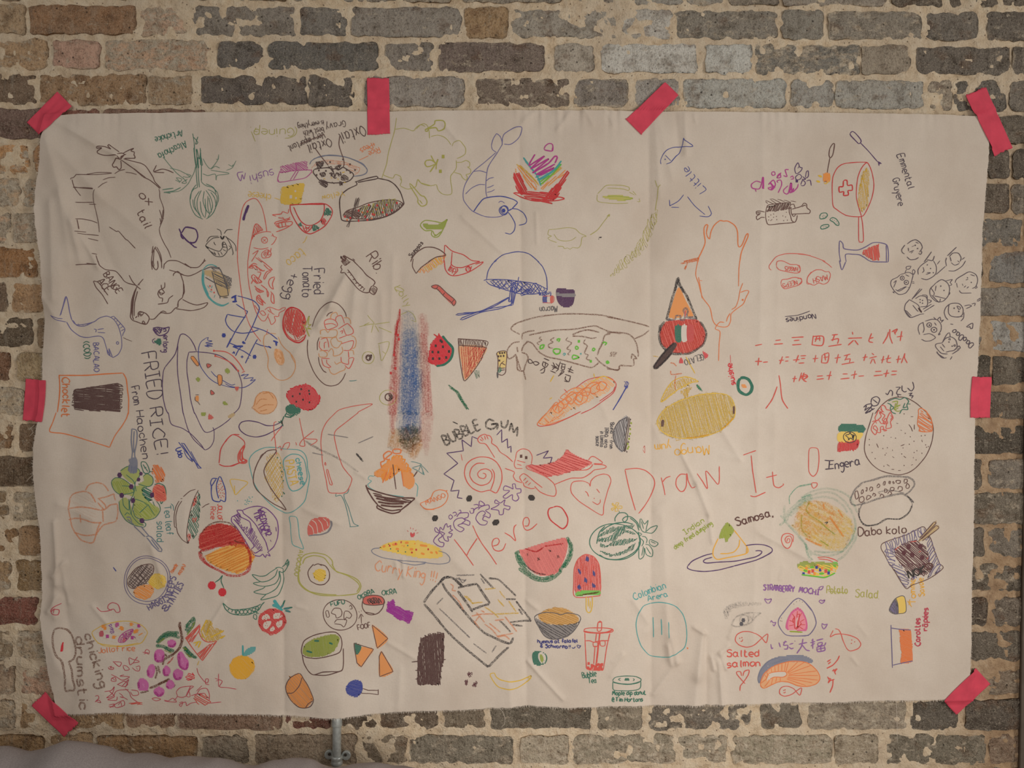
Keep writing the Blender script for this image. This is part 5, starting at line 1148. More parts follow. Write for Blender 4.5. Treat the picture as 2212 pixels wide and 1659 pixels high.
re 2.2: 40,1210 10,1300; 30,1255 80,1230 105,1255 60,1290 90,1310; 60,1215 50,1290; 205,1250 270,1245; 200,1285 280,1275; 310,1245 365,1240; 355,1195 330,1290; 485,1225 540,1225; 460,1280 560,1270; 575,1240 640,1225; 620,1190 605,1280; 655,1250 715,1245; 835,1200 905,1195; 820,1245 920,1235; 925,1225 990,1215; 970,1180 950,1260; 1015,1195 1075,1195; 1010,1235 1070,1230
@D veggie_cloud_notes|red cloud bubbles with upside-down words haggis neeps mash
re 1.5: 0,55 20,50 30,90 20,120 0,120; 0,195 35,190 45,220 5,270; 105,230 110,180 150,130 200,100 260,100 300,120 340,120 355,160 330,230 280,255 230,240 180,265 130,250 105,230; 270,0 330,40 370,75
T re 1.6 11 315,150 165,190: MASH
@T 1311 563
re 1.5: 1830,60 1840,10 1900,5 1980,40 2060,45 2090,90 2085,125 2040,135 1950,120 1860,100 1830,60; 1880,260 1890,210 1950,200 2030,180 2100,200 2105,240 2060,270 2020,280 1920,305 1880,260; 2212,120 2170,180 2165,250 2212,250; 1790,0 1750,60 1755,90 1775,105
T re 1.5 9 2065,70 1925,65: HAGGIS
T re 1.5 9 2050,210 1895,250: NEEPS
@T 1311 235
re 1.5: 1780,1656 1830,1600 1920,1570 2010,1565 2120,1570 2212,1590
@T 1723 235
re 1.3: 0,1570 100,1580 200,1610 300,1650
@T 1723 563
@D nandines_caption|small dark underlined handwriting reading Nandines, upside down
T dv 2 11 195,575 -130,625: Nandines
dv 1.6: 135,545 0,590 -140,605
@D doodle_faces_cluster|cluster of nine small dark pen faces with glasses, hats and buns by the right edge
dv 1.5: 1115,150 1150,140 1200,125 1250,150 1240,210 1215,290 1170,350 1100,365 1050,330 1010,260 1020,210 1080,180 1115,150; 1060,310 1100,330 1180,280 1130,300 1080,325; 1040,240 1070,215 1040,290; 1180,95 1165,130; 1180,90 1180,65 1230,60 1210,90 1180,90; 1245,120 1255,95 1275,115 1260,150 1245,120; 1170,150 1210,170; 1240,230 1265,225; 1240,245 1270,240; 1060,335 1030,340 1050,350; 1195,290 1215,290
Odv 1.6: 1135,188 22 22; 1180,235 24 24
.dv 1.4: 1135,188 1178,235
dv 1.5: 1410,0 1340,50 1305,100 1310,150; 1340,190 1400,205 1470,170 1500,130 1500,60 1470,0; 1360,70 1370,110 1350,130; 1390,150 1440,130 1400,130; 1500,150 1600,60; 1510,40 1540,0; 1600,0 1610,60; 1630,110 1700,110 1780,60 1820,0; 1660,20 1700,50 1750,30; 1730,0 1755,20
.dv 1.2: 1405,45 1440,85 1470,130
dv 1.5: 1720,240 1730,290; 1705,240 1720,200 1790,155 1860,120 1930,150 1950,210 1930,280 1890,300; 1750,320 1770,350 1880,350; 1780,250 1790,270; 1800,290 1820,270; 1830,300 1850,280; 1930,265 1945,290 1920,300; 1820,210 1845,200; 1870,150 1920,165
.dv 1.2: 1838,185 1880,235
dv 1.5: 1500,240 1560,205 1620,240 1645,300 1630,380 1570,440 1500,440 1440,380 1435,310 1480,260 1500,240; 1440,290 1480,350 1470,380; 1480,380 1560,400 1600,410; 1600,220 1640,210 1675,205 1650,235 1670,260 1640,270; 1635,350 1650,345 1640,370; 1450,370 1530,450 1545,410; 1500,270 1490,330
.dv 1.3: 1550,275 1585,322
dv 1.5: 1210,425 1170,470 1160,530 1190,590 1230,615 1330,580 1370,575; 1160,540 1225,615; 1155,535 1180,545 1235,600; 1210,420 1240,435 1310,480 1330,540; 1330,300 1270,380 1240,420; 1350,305 1260,400; 1250,480 1290,530 1310,550; 1280,410 1330,380 1390,390 1410,440 1400,490 1330,500; 1350,370 1400,375 1405,420; 1410,420 1450,435 1420,460; 1360,525 1450,470; 1370,550 1480,480
.dv 1.2: 1330,420 1355,430 1330,450 1355,460
dk 4: 1310,510 1345,560
dv 1.5: 1640,470 1600,510 1585,560 1600,610 1625,640; 1640,475 1700,460 1750,470 1785,520 1780,580 1740,610 1660,600 1630,560 1640,475; 1720,490 1760,510 1740,530 1720,490; 1800,490 1850,480 1880,490 1820,520; 1880,470 1920,460 1910,490; 1940,430 1975,405 1970,430 1940,440; 1795,560 1790,620 1760,655; 1690,610 1780,605; 1650,685 1680,690
.dv 1.4: 1690,515 1738,550
dv 1.5: 1380,655 1450,635 1510,640 1550,690 1550,750 1520,800; 1365,665 1320,690 1305,740 1320,800; 1360,670 1370,740 1355,780; 1510,640 1540,610 1550,650 1580,640 1550,670; 1360,800 1430,790 1490,830 1440,865 1380,870 1340,850; 1480,670 1500,700; 1530,780 1540,795 1520,805; 1470,610 1500,640
Odv 1.6: 1425,695 26 24; 1475,748 30 28
.dv 1.6: 1427,697 1475,748
dv 1.5: 1560,890 1600,840 1660,825 1710,860 1725,930 1690,970 1640,980 1600,990; 1560,890 1500,900 1490,930 1550,1000 1620,1010; 1505,980 1520,1010 1580,1050; 1500,990 1560,1050 1610,1050; 1570,870 1610,800 1640,780 1650,830; 1720,960 1760,945 1745,920 1730,940; 1650,1070 1670,1035; 1670,1010 1750,960; 1540,930 1580,980; 1560,900 1590,940
.dv 1.3: 1635,880 1670,925
Odv 1.3: 1642,850 9 9; 1698,918 9 9
T dv 1.8 12 1905,905 1700,735: DaoDao
dv 1.6: 1890,675 1825,715 1850,720 1860,710 1870,735 1890,730 1890,675
@T 1723 235
dv 1.5: 1165,1470 1130,1520 1135,1550 1160,1570; 1190,1460 1230,1430 1280,1415 1330,1450 1350,1500 1320,1550; 1200,1500 1205,1540; 1210,1550 1260,1530; 1230,1560 1250,1545; 1330,1530 1345,1550 1330,1575 1310,1560; 1185,1600 1220,1630 1280,1625 1310,1605; 1260,1480 1240,1490; 1280,1440 1310,1455; 1370,1656 1450,1545; 1400,1630 1460,1640 1480,1590; 1620,1590 1720,1495; 1640,1600 1680,1560 1740,1560 1770,1610 1760,1650; 1600,1650 1610,1610; 1650,1600 1660,1650; 1780,1630 1810,1605
.dv 1.3: 1275,1475 1300,1510
@T 75 891
@D pumpkin_drawing|loose pale orange crayon pumpkin near the left edge
oc 3k: 370,940 420,880 540,850 620,880 670,970; 560,840 600,780 680,755 740,770; 740,770 780,810 800,850; 690,930 780,910 860,880 865,900; 860,890 880,950; 900,985 820,1000 770,1040 720,1055; 380,1035 500,1020 620,1030 720,1055; 365,1160 430,1145 520,1150 640,1185 730,1190; 740,1060 745,1180; 380,940 370,1040 385,1160 400,1240 440,1310 500,1380 610,1410 650,1380 690,1250 720,1180; 690,970 760,1060; 900,1130 870,1180 750,1215 680,1300; 900,990 905,1080 890,1150; 420,1300 560,1330 690,1310; 500,1100 500,1200; 700,930 760,990 780,1040
Zoc 1.6f 20 7: 440,900 560,880 660,960 700,1120 620,1180 450,1130 400,1000
@D salad_drawing|tea leaf salad of green leaves with purple dots, grey fork and orange flowers
Fsg: 935,630 1020,580 1120,600 1150,660 1110,740 1080,770 1000,720
Fsg: 835,750 880,705 960,715 1050,780 1090,850 1000,880 920,880 860,830
Fsg: 1130,770 1190,740 1180,690 1220,660 1280,700 1280,770 1230,800 1160,800
Fsg: 1090,900 1180,880 1260,980 1350,1040 1330,1110 1240,1155 1150,1140 1080,1080 1090,980
Fsg: 920,960 1000,920 1050,1000 1080,1080 1130,1150 1190,1215 1100,1215 1000,1160 940,1080
Fsg: 1090,800 1190,800 1170,880 1080,900 1000,870
Zog 1.6 60 4: 840,760 1000,720 1090,850 920,880
Zog 1.6 45 4: 1090,990 1230,960 1340,1060 1240,1150 1100,1100
gd 1.6: 935,630 1020,580 1120,600 1150,660 1110,740; 835,750 880,705 960,715 1050,780 1090,850 1000,880 920,880 860,830 835,750; 1000,670 1080,740 1110,850; 950,790 1050,800 1090,850; 1180,690 1220,660 1280,700 1280,770 1230,800 1130,770; 1090,900 1080,1000 1060,1100 1130,1190 1190,1215; 1080,1050 1100,1120 1200,1160 1300,1140 1360,1060 1350,1000 1320,960; 1230,990 1300,1110; 1230,1000 1150,1080; 1100,930 1180,960 1230,1000; 920,960 930,1060 990,1160 1080,1215 1190,1235 1210,1200 1170,1170; 960,920 970,1000 1030,1050 1030,930; 1280,960 1300,1010; 1100,740 1080,880 1040,960 1050,1100; 980,1110 1010,1080 1040,1100
Zgd 2.4 30 3: 1160,820 1210,795 1270,860 1280,940 1230,960 1180,890
gd 1.8: 1160,560 1170,530 1210,540 1240,600 1245,650 1190,650 1160,560; 1180,560 1230,640; 1190,600 1215,590; 1240,640 1300,635; 1300,780 1350,765 1410,800 1420,900 1370,985 1360,900
Zor 2.4 60 3: 1290,560 1350,570 1390,620 1415,670 1400,750 1310,755 1300,680 1270,650
Fro: 1280,830 1320,780 1400,800 1420,870 1420,950 1310,950
Zre 2 30 3.4: 1280,830 1320,780 1400,800 1420,940 1310,950
.pd 5: 927,675 1055,800 950,893 1077,947 1172,1165 1275,890
.pd 3.6: 1157,660 1133,722
sl 2.2: 1060,175 1110,195 1115,300 1095,430 1100,490; 1060,175 1055,300 1070,420 1065,490; 1085,200 1080,300 1085,430
Fsl: 1030,510 1060,490 1110,490 1125,540 1110,650 1030,640 1045,560
sl 3: 1040,560 1025,630; 1065,570 1060,640; 1090,580 1080,660; 1110,570 1105,650
sl 2.2: 1080,1225 1200,1340; 1160,1225 1240,1330; 1210,1340 1260,1340 1380,1480 1345,1495 1220,1350; 1270,1370 1350,1480; 1000,1130 1040,1130 1060,1180; 1010,1150 1080,1210
@D tea_leaf_salad_caption|teal handwriting reading Tea leaf salad, running downward
T tl 1.8 15 1400,1010 1425,1320: Tea leaf
T tl 1.8 15 1320,1180 1320,1395: salad
tl 1.6: 1475,985 1500,1010 1505,1060
@D blue_scribble_signature|blue pen scribble with a three letter signature
Zbl 1.8 60 4: 1570,320 1620,330 1730,480 1800,600 1760,590 1640,470
bl 2: 1560,320 1620,400 1700,500 1800,605
T bl 2.4 11 1530,390 1560,490: Udo
@D kebab_wrap_drawing|brown pen flatbread wrap seen from the side, filled with red and green pieces
br 1.6: 1770,840 1730,920 1690,1050 1665,1180 1650,1300 1655,1400 1665,1415 1600,1370 1550,1300 1535,1240 1515,1235 1510,1120 1530,1020 1565,955; 1535,1235 1530,1120 1555,1020 1595,955; 1580,930 1600,930; 1610,910 1680,850 1740,830; 1810,1030 1850,1000 1890,985
Zgd 1.8 60 3.4: 1770,860 1785,900 1790,1080 1770,1180 1760,1300 1710,1380 1690,1300 1660,1240 1690,1080 1730,1000
Zre 1.8 70 3: 1720,930 1750,910 1750,980 1710,1030
Zre 1.8 70 3: 1665,1310 1690,1310 1685,1380 1660,1390
Zre 1.8 70 3: 1710,1130 1750,1140 1740,1190 1710,1180
.dk 1.8: 1715,1335 1700,1110 1665,1400 1780,890
@D jollof_bottle_drawing|small blue jug outline filled with red dots
bl 2.2: 1975,715 1920,715 1900,760 1910,800 1910,880 1930,950 2000,965 2010,940; 1990,700 2010,700 2050,800 2065,870 2060,960 2010,945; 1990,700 1965,780 1970,860 1990,930; 1910,800 1960,720
.rd 1: 1990,780 2010,770 2030,800 1985,820 2005,830 2025,840 2045,830 1985,860 2010,870 2035,870 2000,900 2030,900 2015,920 2045,910 2000,740 2015,745 1980,800 2050,880 1995,845 2020,815
T re 1.8 10 1980,990 1985,1170: JOLLOF
T re 1.8 11 1900,1020 1905,1150: Rice
@D orange_peach_drawing|large red and orange crayon peach with yellow glow
Fpr: 1800,1480 1790,1330 1880,1230 2010,1200 2130,1230 2212,1300 2260,1380 2270,1480 2000,1450
Fpo: 1850,1560 2000,1470 2200,1420 2330,1470 2380,1560 2300,1680 2200,1740 2000,1680 1900,1620
Zrd 4k 160 4: 1790,1490 1780,1340 1880,1230 2010,1195 2130,1220 2212,1290 2270,1380 2280,1470 2100,1420 1900,1490
Zoo 3k 155 5: 1850,1560 2000,1470 2200,1420 2330,1470 2380,1560 2300,1680 2200,1740 2000,1680 1900,1620
rd 5k: 1780,1500 1800,1580 1880,1650 1980,1700 2100,1760 2220,1760 2320,1700 2330,1560 2290,1420; 1790,1500 1850,1620 1960,1690; 2280,1440 2330,1520 2330,1640 2290,1700
bw 3k: 1810,1300 1880,1220 1980,1180 2100,1190 2180,1250; 1780,1500 1820,1530; 2160,1380 2200,1400 2270,1410
@D red_pepper_outline_drawing|red pen outline of a bell-shaped pepper with hatched edge
rd 2: 2212,240 2140,240 2080,290 2010,400 1990,550; 1990,560 2040,580 2110,580 2212,545
@T 487 891
rd 1.8: 0,320 40,265 80,240 140,260 200,310 210,350; 0,580 70,580 130,555 230,520
re 3: 210,350 160,410 135,470 145,540 215,545 230,520 190,500 180,440 210,360; 165,420 155,500 190,540; 180,430 180,520
@D eggplant_drawing|purple outline of a long eggplant with green-brown cap
vi 2: 590,110 520,140 440,140 350,105 250,90 175,105 145,150 165,200 230,245 330,265 430,245 520,200 590,160 620,130
gd 2.4: 565,100 600,105 630,40; 600,100 620,150; 610,110 590,85
bk 2.5: 590,95 615,130; 605,90 610,120
@D red_pick_word|large thin red handwritten letters between the eggplant and the ice lolly
re 1.6: 800,60 820,160 845,270 860,360 810,360 805,340 840,290 960,195; 850,275 890,285 990,290 980,320 920,355; 550,100 525,110 520,180 535,310 550,460; 490,310 560,210 610,150; 760,320 770,355; 560,390 590,365 600,410 640,340 690,325 690,360 665,400
@D empanada_drawing|teal plate outline with brown pastry and yellow cheese filling, captioned Cheese pasta
tq 1.6: 640,395 550,380 430,380 330,420 270,480 255,540 275,650 310,770 370,870 470,980 560,1050 640,1090 720,1075 800,1020 860,950 890,830 910,700 890,600 880,500 850,440 790,405 640,395
Zye 1.5k 60 4: 450,460 550,430 620,560 620,880 540,970 470,800 420,700 430,580
Zye 1.5k 120 5: 470,470 560,440 620,600 610,870 530,960 460,770 440,620
br 2: 550,415 470,410 420,440 360,520 310,640 300,750 340,840 460,950 550,1010 650,1055 560,930 480,810 430,700 415,630 450,550 550,415; 435,435 390,460 370,500
.gd 1.4: 590,550 590,600 600,700 620,740 620,870 630,880 600,910 560,490 600,640 630,620
tq 1.8: 625,580 625,520 660,480 720,450 800,460 850,510 870,580 885,690 860,770 800,830 730,850 690,820 660,740 640,640 625,580
T tq 2.2 12 760,500 810,780: cheese
T ye 2 18 640,530 700,790: PASTA
@D yellow_triangle_drawing|thin yellow pen triangle of a tortilla chip
ye 1.6: 50,730 150,730 240,760 170,830 110,890 90,850 50,730; 95,790 100,880
.tq 1: 215,950 240,940 250,960 230,970 265,930 290,915 260,960 210,990 245,985 280,965 130,955 255,915 235,955 225,995
@D burger_wrap_drawing|purple pen wrapped burger with bacon shading and handwriting
pv 2: 190,1055 270,1025 350,1015 430,1035 500,1095 550,1170 565,1260 555,1360 520,1450 470,1500; 125,1055 185,1060 195,1090 260,1140 330,1220 380,1310 430,1400 460,1500; 125,1055 135,1080 160,1100; 70,1130 150,1095 170,1130 260,1180 280,1260; 70,1130 70,1180 120,1240 200,1360 270,1480 310,1540 370,1555 400,1530; 90,1150 160,1230 240,1340 310,1440 280,1480 320,1520 360,1500 380,1480; 400,1530 430,1570 440,1540 480,1555 460,1520; 470,1500 450,1520; 540,1240 545,1290; 415,1080 440,1080; 480,1380 490,1400; 290,1250 260,1310
Zpv 1.6 115 3.2: 160,1210 290,1260 330,1340 400,1490 360,1500 240,1320
Zpv 1.8 50 2.6: 100,1110 150,1090 170,1140 150,1220 120,1190
T pv 2.4 12 345,1050 440,1340: WREDXCM2
T pv 2.4 12 295,1085 395,1320: TIK TOK!
@D paper_ice_lolly_drawing|red outlined long ice lolly with a drip on a teal stick
re 1.6: 1195,0 1100,100 1050,200 1035,320 1045,450 1055,560 1090,720 1120,855 1200,870 1290,865 1340,810 1370,715 1320,650 1270,580 1230,470 1200,360 1180,250 1200,190 1300,110 1440,0; 1095,620 1110,620 1130,690 1160,775 1135,775 1110,690 1095,620; 1085,535 1075,560 1090,570 1085,535
tl 1.5: 1200,875 1195,905 1250,895 1290,970 1320,1080 1350,1225 1350,1235 1440,1225 1390,1200 1360,1120 1330,1020 1290,930 1285,880 1320,870 1340,825
@T 487 563
re 1.5: 1180,1656 1240,1610 1400,1570 1590,1550 1440,1635 1435,1656
@T 487 891
@D charcoal_streak|grey smudged pencil streak slanting across the red letters
gs 4s: 850,300 960,360 1080,430 1200,480 1300,540 1380,600 1440,640; 870,310 1000,390 1150,455 1260,520; 900,340 1050,420
gs 2: 1110,235 1330,270; 940,435 1060,460; 1440,330 1600,260
ck 4k: 1415,440 1450,480 1490,530; 1420,450 1480,510
@D shaved_ice_drawing|brown striped bowl of shaved ice topped with orange syrup and a paper umbrella
tq 1.4: 1610,690 1560,685 1545,720 1580,740 1540,780 1560,810 1610,840 1680,870 1760,885 1850,900 1930,910; 2050,760 2080,800 2075,860 2070,910
Zoo 4 100 4: 1830,460 1900,470 1960,560 2040,680 2040,780 1980,820 1930,720 1900,600 1830,680 1780,720 1720,740 1700,700 1640,690 1610,660 1680,600
Foo: 1700,590 1830,490 1900,500 1960,600 1900,620 1850,560 1780,600 1650,680
or 2.6: 1690,600 1680,540 1720,520 1710,460 1760,420 1800,440 1730,500 1780,510; 1815,400 1890,400 1890,440 1820,440 1815,400; 1620,660 1640,690 1700,650; 1700,760 1750,640; 1770,715 1800,600; 1930,800 1900,620; 1990,820 1950,650; 2035,760 1990,620
Foo: 1605,650 1700,600 1760,600 1650,695
Foo: 1920,600 1980,640 2045,720 2030,800 1990,825 1930,790
br 3: 1525,780 1530,810 1620,850 1760,890 1900,920 2050,925; 1525,800 1550,860 1600,940 1650,1000; 2050,930 1980,990 1890,1060; 1650,1000 1640,1030 1700,1060 1800,1090 1880,1075 1890,1050 1800,1060 1710,1040 1650,1005
Zbr 2.8 8 3: 1590,870 1760,905 1900,935 2010,940 1990,965 1900,965 1760,950 1620,915
br 4: 1630,925 1760,955 1960,970; 1650,965 1780,985 1930,985; 1680,1000 1800,1015 1915,1015
br 2: 1810,560 1825,680 1845,830
tl 1.4: 2005,530 2060,540 2120,565 2025,595; 2120,570 2160,610 2195,650; 2115,575 2150,675 2130,640; 2020,600 2080,630 2140,670; 2110,575 2090,630
br 2.4: 2035,695 2075,635
@D fire_smudge|blurred ochre and brown crayon patch above the shaved ice
Zos 9s 95 5: 1770,200 1850,170 2100,200 2120,330 2060,500 1960,420 1850,400 1770,380
Zdg 8f 100 5: 1880,200 1990,150 2090,220 2080,320 2010,420 1900,360
Zos 8s 85 5: 2040,330 2120,320 2090,450 2020,510 1980,440
@D salmon_slice_drawing|red salmon slice with white lines and a grey skin edge
Fre: 890,1230 930,1160 1010,1135 1090,1132 1130,1160 1120,1240 1040,1290 960,1310 895,1330 885,1280
cl 1.6: 935,1160 980,1200 1000,1300; 1000,1150 1040,1200 1060,1280; 1060,1140 1100,1180 1110,1230; 900,1210 940,1250 955,1310
gy 3: 1140,1165 1145,1230 1110,1290 1030,1320 960,1325 900,1335; 1150,1170 1150,1220 1100,1300
@D teal_leek_outline_drawing|thin teal outline of a leek stalk
tq 1.5: 690,1130 770,1135 790,1250 800,1350 840,1475 780,1460 720,1430 705,1330 700,1220 690,1130
@D curry_plate_drawing|yellow curry with orange bits on an oval plate, captioned Curry King, with a small red heart
Fyc: 1660,1470 1740,1420 1860,1390 1960,1385 2100,1395 2212,1425 2300,1460 2350,1520 2280,1570 2100,1570 1950,1545 1800,1510
Zyc 2.4 8 3.4: 1660,1470 1740,1420 1860,1390 1960,1385 2100,1395 2212,1425 2300,1460 2350,1540 2280,1575 2100,1570 1950,1545 1800,1510
oo 5: 1800,1430 1860,1425; 1900,1445 1935,1445; 1840,1475 1875,1480; 1990,1480 2030,1480; 2100,1435 2160,1440; 2110,1520 2150,1530; 1940,1410 1980,1408; 2040,1420 2060,1418; 1700,1455 1730,1440
.rd 2: 1775,1440 1900,1405 2015,1515 2190,1480 1840,1420
.gd 1.4: 1785,1475 1865,1500 1970,1440 2080,1460 2080,1530 1945,1510 2190,1510
sl 1.6: 1670,1465 1610,1470 1580,1490 1600,1525 1700,1570 1850,1595 2000,1610 2170,1620; 1850,1595 1930,1630 2050,1650 2160,1630
@T 899 891
sl 1.6: 240,1495 320,1520 365,1570 350,1620 250,1640 100,1625 0,1610; 0,1650 100,1635
Fyc: 0,1390 100,1420 200,1490 290,1545 200,1580 100,1575 0,1560
oo 5: 40,1435 120,1445; 50,1520 90,1535; 150,1510 180,1520; 210,1500 230,1530
.rd 2: 130,1480 0,1485
@T 487 891
Fcr: 2000,1300 2025,1310 2045,1300 2045,1330 2018,1352 2000,1330
rd 1.6: 2000,1240 2003,1260; 2030,1250 2030,1265; 2065,1268 2050,1282; 2085,1300 2065,1305; 1965,1275 1978,1288
@T 487 1219
T oc 2 22 1610,60 2270,190: Curry King !!!
@T 899 891
@D bubble_gum_heading|bold black crayon heading reading BUBBLE GUM
T bk 4k 22 320,355 700,175: BUBBLE
bk 4k: 845,95 790,75 755,110 760,160 800,180 850,165 870,125 810,130 880,125 872,185; 920,90 925,150 960,165 985,130 995,80; 1005,205 1030,120 1055,215 1095,160 1090,260
bk 2.5: 395,100 450,125
@D purple_burst_line|purple zigzag star burst around the red spiral
vi 2^: 665,285 605,260 595,370 495,295 510,415 330,440 450,550 300,665 410,735 375,850 465,840 445,920 500,930
@S burst_segment
vi 2^: 870,245 925,185 925,325 985,285 990,385 1025,365 1025,435
@S burst_segment
vi 2^: 1300,465 1430,415 1375,495 1470,485 1445,565
@D spiral_lolly_drawing|red pen spiral roll inside the purple burst
re 2: 800,840 700,858 610,820 550,750 522,660 540,570 600,510 690,480 790,490 870,540 920,630 925,740 870,868 800,845; 820,610 845,660 840,740 805,840; 740,550 660,550 600,600 580,680 620,750 700,788 780,765 820,700 810,640 760,610 700,620 665,660 680,700 730,715 755,690 750,665 720,655
re 1.4: 485,450 500,520
@D caped_flyer_drawing|red pen flying figure with a raised fist and a filled red cape
re 1.8: 850,490 800,410 760,350 735,335 690,330 665,295 690,255 740,235 760,245 800,255 820,295 815,330 870,370 910,430 980,475 1045,535; 690,290 720,310; 700,260 730,300; 740,250 750,295; 760,250 780,290
re 1.6: 1075,500 1090,430 1150,395 1220,415 1255,480 1245,560; 1075,500 1060,560 1080,605 1150,610; 1090,520 1180,545; 1090,560 1140,575
.br 3: 1135,475 1190,490
re 1.8: 960,605 1060,645 1050,690 1080,740 1150,765; 1190,580 1200,610 1300,650 1400,695 1460,740 1495,780 1515,860 1495,905 1420,895 1340,860 1280,800; 1150,760 1130,730 1120,700 1160,665 1210,690 1280,750 1365,815; 1160,760 1170,800 1240,825 1285,820; 1160,740 1190,710; 1180,770 1210,740; 1210,790 1240,760; 1495,780 1590,740 1680,710 1800,705 1880,660 1930,620 2030,605 2055,585 2020,565 1920,560; 1860,520 1890,480 1930,480 2015,540 1990,555 1920,550; 1720,625 1840,620 1890,590 1910,560
Frk: 1200,570 1290,575 1440,555 1540,510 1600,450 1625,405 1700,450 1790,495 1905,545 1800,600 1700,630 1560,670 1420,690 1320,660 1210,595
Zrd 2k 20 5: 1200,570 1290,575 1440,555 1540,510 1600,450 1625,405 1700,450 1790,495 1905,545 1800,600 1700,630 1560,670 1420,690 1320,660 1210,595
@D red_heart_face_drawing|thin red heart with a smiling face
re 1.7: 1880,800 1870,770 1800,740 1700,750 1672,800 1680,870 1750,950 1850,1020 2010,1110 2030,1000 2070,850 2105,740 2080,680 2020,665 1940,690 1890,740 1880,800; 1825,850 1850,870 1865,910; 1950,825 1985,870; 1905,965 1960,995 1990,970 1990,940
.re 1: 1925,930
@D red_circle_drawing|red pen circle above the watermelon slice
rd 2.6: 1485,1025 1520,1015 1570,1030 1610,1080 1640,1150 1630,1220 1585,1260 1520,1220 1450,1160 1425,1090 1440,1040 1485,1025
@D star_graffiti_writing|purple bubble letters and stars running diagonally with black dots
pv 1.8: 1050,830 1040,780 1070,775 1080,825 1130,830 1130,870 1090,880 1110,930 1080,960 1040,940 1040,890 970,930 940,910 1010,850 945,840 960,795 1030,820 1050,830; 900,990 850,980 860,945 910,980 960,945 950,1000 1015,1020 1000,1055 950,1040 940,1100 900,1105 890,1060 810,1045 860,1020 900,990
pv 1.8: 590,1040 620,1040 620,1085 590,1090 580,1060; 620,1000 660,995 680,1020 640,1040 625,1060; 690,955 740,990 720,1010 680,1000 690,955; 670,1050 700,1020 780,1000 790,1040 750,1060 800,1100 790,1140 740,1120 720,1160 770,1180 750,1215 690,1210 645,1150 670,1090 720,1065 750,1090 720,1120
pv 1.8: 350,1130 370,1105 395,1130 370,1155 350,1130; 395,1090 420,1075 440,1100 410,1120; 460,1060 480,1055 485,1080 465,1085; 440,1130 470,1090 560,1085 560,1130 520,1150 580,1180 570,1220 510,1200 450,1220 490,1240 520,1260 480,1290 420,1250 405,1190 440,1150 500,1140 530,1170 490,1200
pv 1.8: 200,1250 220,1250 250,1290 260,1240 290,1270 310,1220 330,1200 340,1240 375,1220 370,1260 395,1270 350,1300 390,1310 370,1350 340,1340 350,1390 310,1380 290,1330 310,1310 260,1290 240,1320 200,1360 190,1400 240,1440 290,1450 300,1410 260,1400 240,1370 280,1340 270,1310 210,1290 200,1250
.bk 6: 574,930 203,1145 860,1190 1247,925
.bk 5: 566,938 580,922 196,1150 212,1138 848,1195 874,1184 1236,922 1260,928
@D draw_it_here_writing|big thin red handwriting reading Draw It Here !
re 2: 610,1220 660,1330 720,1430 800,1540 870,1645; 410,1370 480,1460 560,1570 620,1656; 545,1550 580,1480 660,1360; 830,1445 880,1430 900,1390 880,1360 840,1370 820,1420 840,1480 890,1500 940,1480 970,1415; 955,1300 1020,1340 1075,1390 1055,1300 1060,1240 1085,1215; 1170,1235 1210,1230 1225,1180 1205,1140 1170,1150 1155,1200 1170,1260 1200,1280 1250,1260 1310,1205
@T 1311 891
@S word
re 2: 195,620 240,820 310,1060; 195,615 320,605 420,630 500,700 520,780 480,900 420,1000 345,1095; 590,705 620,830 630,895; 600,760 640,710 690,690; 860,670 800,670 755,720 750,790 790,850 830,850 860,790 865,660 880,740 920,815 955,800; 975,660 1030,740 1085,820 1070,635 1140,710 1195,775 1212,740 1212,580
@S word
re 2: 1465,458 1600,408; 1548,460 1560,600 1580,740 1600,865; 1540,895 1590,905 1705,858; 1710,700 1830,672; 1780,635 1785,720 1800,790 1850,810 1900,780 1895,765
@S exclamation_mark
@T 1723 891
re 1.8: 120,395 110,520 115,640 160,688 205,640 222,520 215,400 170,380 120,395; 145,760 200,760 200,790 165,818 145,790 145,760
@T 899 891
@D mango_outline_drawing|small orange mango outline with the word MANGO inside
or 1.7: 45,985 100,960 160,920 190,860 250,835 320,850 345,900 320,970 260,1020 170,1045 90,1035 45,985; 50,1000 100,1045 200,1050; 320,850 335,840 325,860
T or 1.6 10 110,1000 320,915: MANGO
@D watermelon_slice_drawing|large crayon watermelon slice, pink red flesh and green rind
Fwr: 1110,1500 1160,1490 1300,1440 1450,1395 1610,1360 1640,1430 1620,1540 1580,1640 1540,1720 1480,1760 1380,1770 1280,1740 1190,1650
Zcm 3f 60 4: 1110,1500 1160,1490 1300,1440 1450,1395 1610,1360 1640,1430 1620,1540 1580,1640 1540,1720 1480,1760 1380,1770 1280,1740 1190,1650
rd 3k: 1180,1480 1300,1510 1380,1460; 1390,1450 1590,1420; 1300,1510 1370,1470
gk 7k: 1630,1350 1665,1420 1660,1530 1620,1620 1590,1680; 1640,1380 1680,1450 1670,1560 1600,1680; 1080,1520 1100,1600 1150,1680; 1100,1540 1130,1620 1190,1680; 1120,1560 1170,1650; 1065,1530 1120,1510
@T 899 1219
gk 7k: 1110,50 1200,120 1300,170 1400,180 1500,140 1570,70; 1150,40 1260,130 1380,160 1490,120; 1600,0 1550,80
bk 3k: 1165,0 1230,60 1310,100 1400,115
@T 899 891
dk 2.4k: 1310,1575 1340,1600; 1330,1570 1315,1610; 1430,1485 1460,1510; 1460,1490 1440,1515; 1520,1550 1550,1570; 1540,1545 1525,1580; 1200,1530 1210,1560; 1560,1420 1575,1440
@D bamia_drawing|grey hatched half bowl with green okra edge and small handwriting
@T 1311 891
Fgl2: 225,45 180,415 110,380 70,280 75,180 130,100
Zdg 1.5 75 3.2: 225,45 180,415 110,380 70,280 75,180 130,100
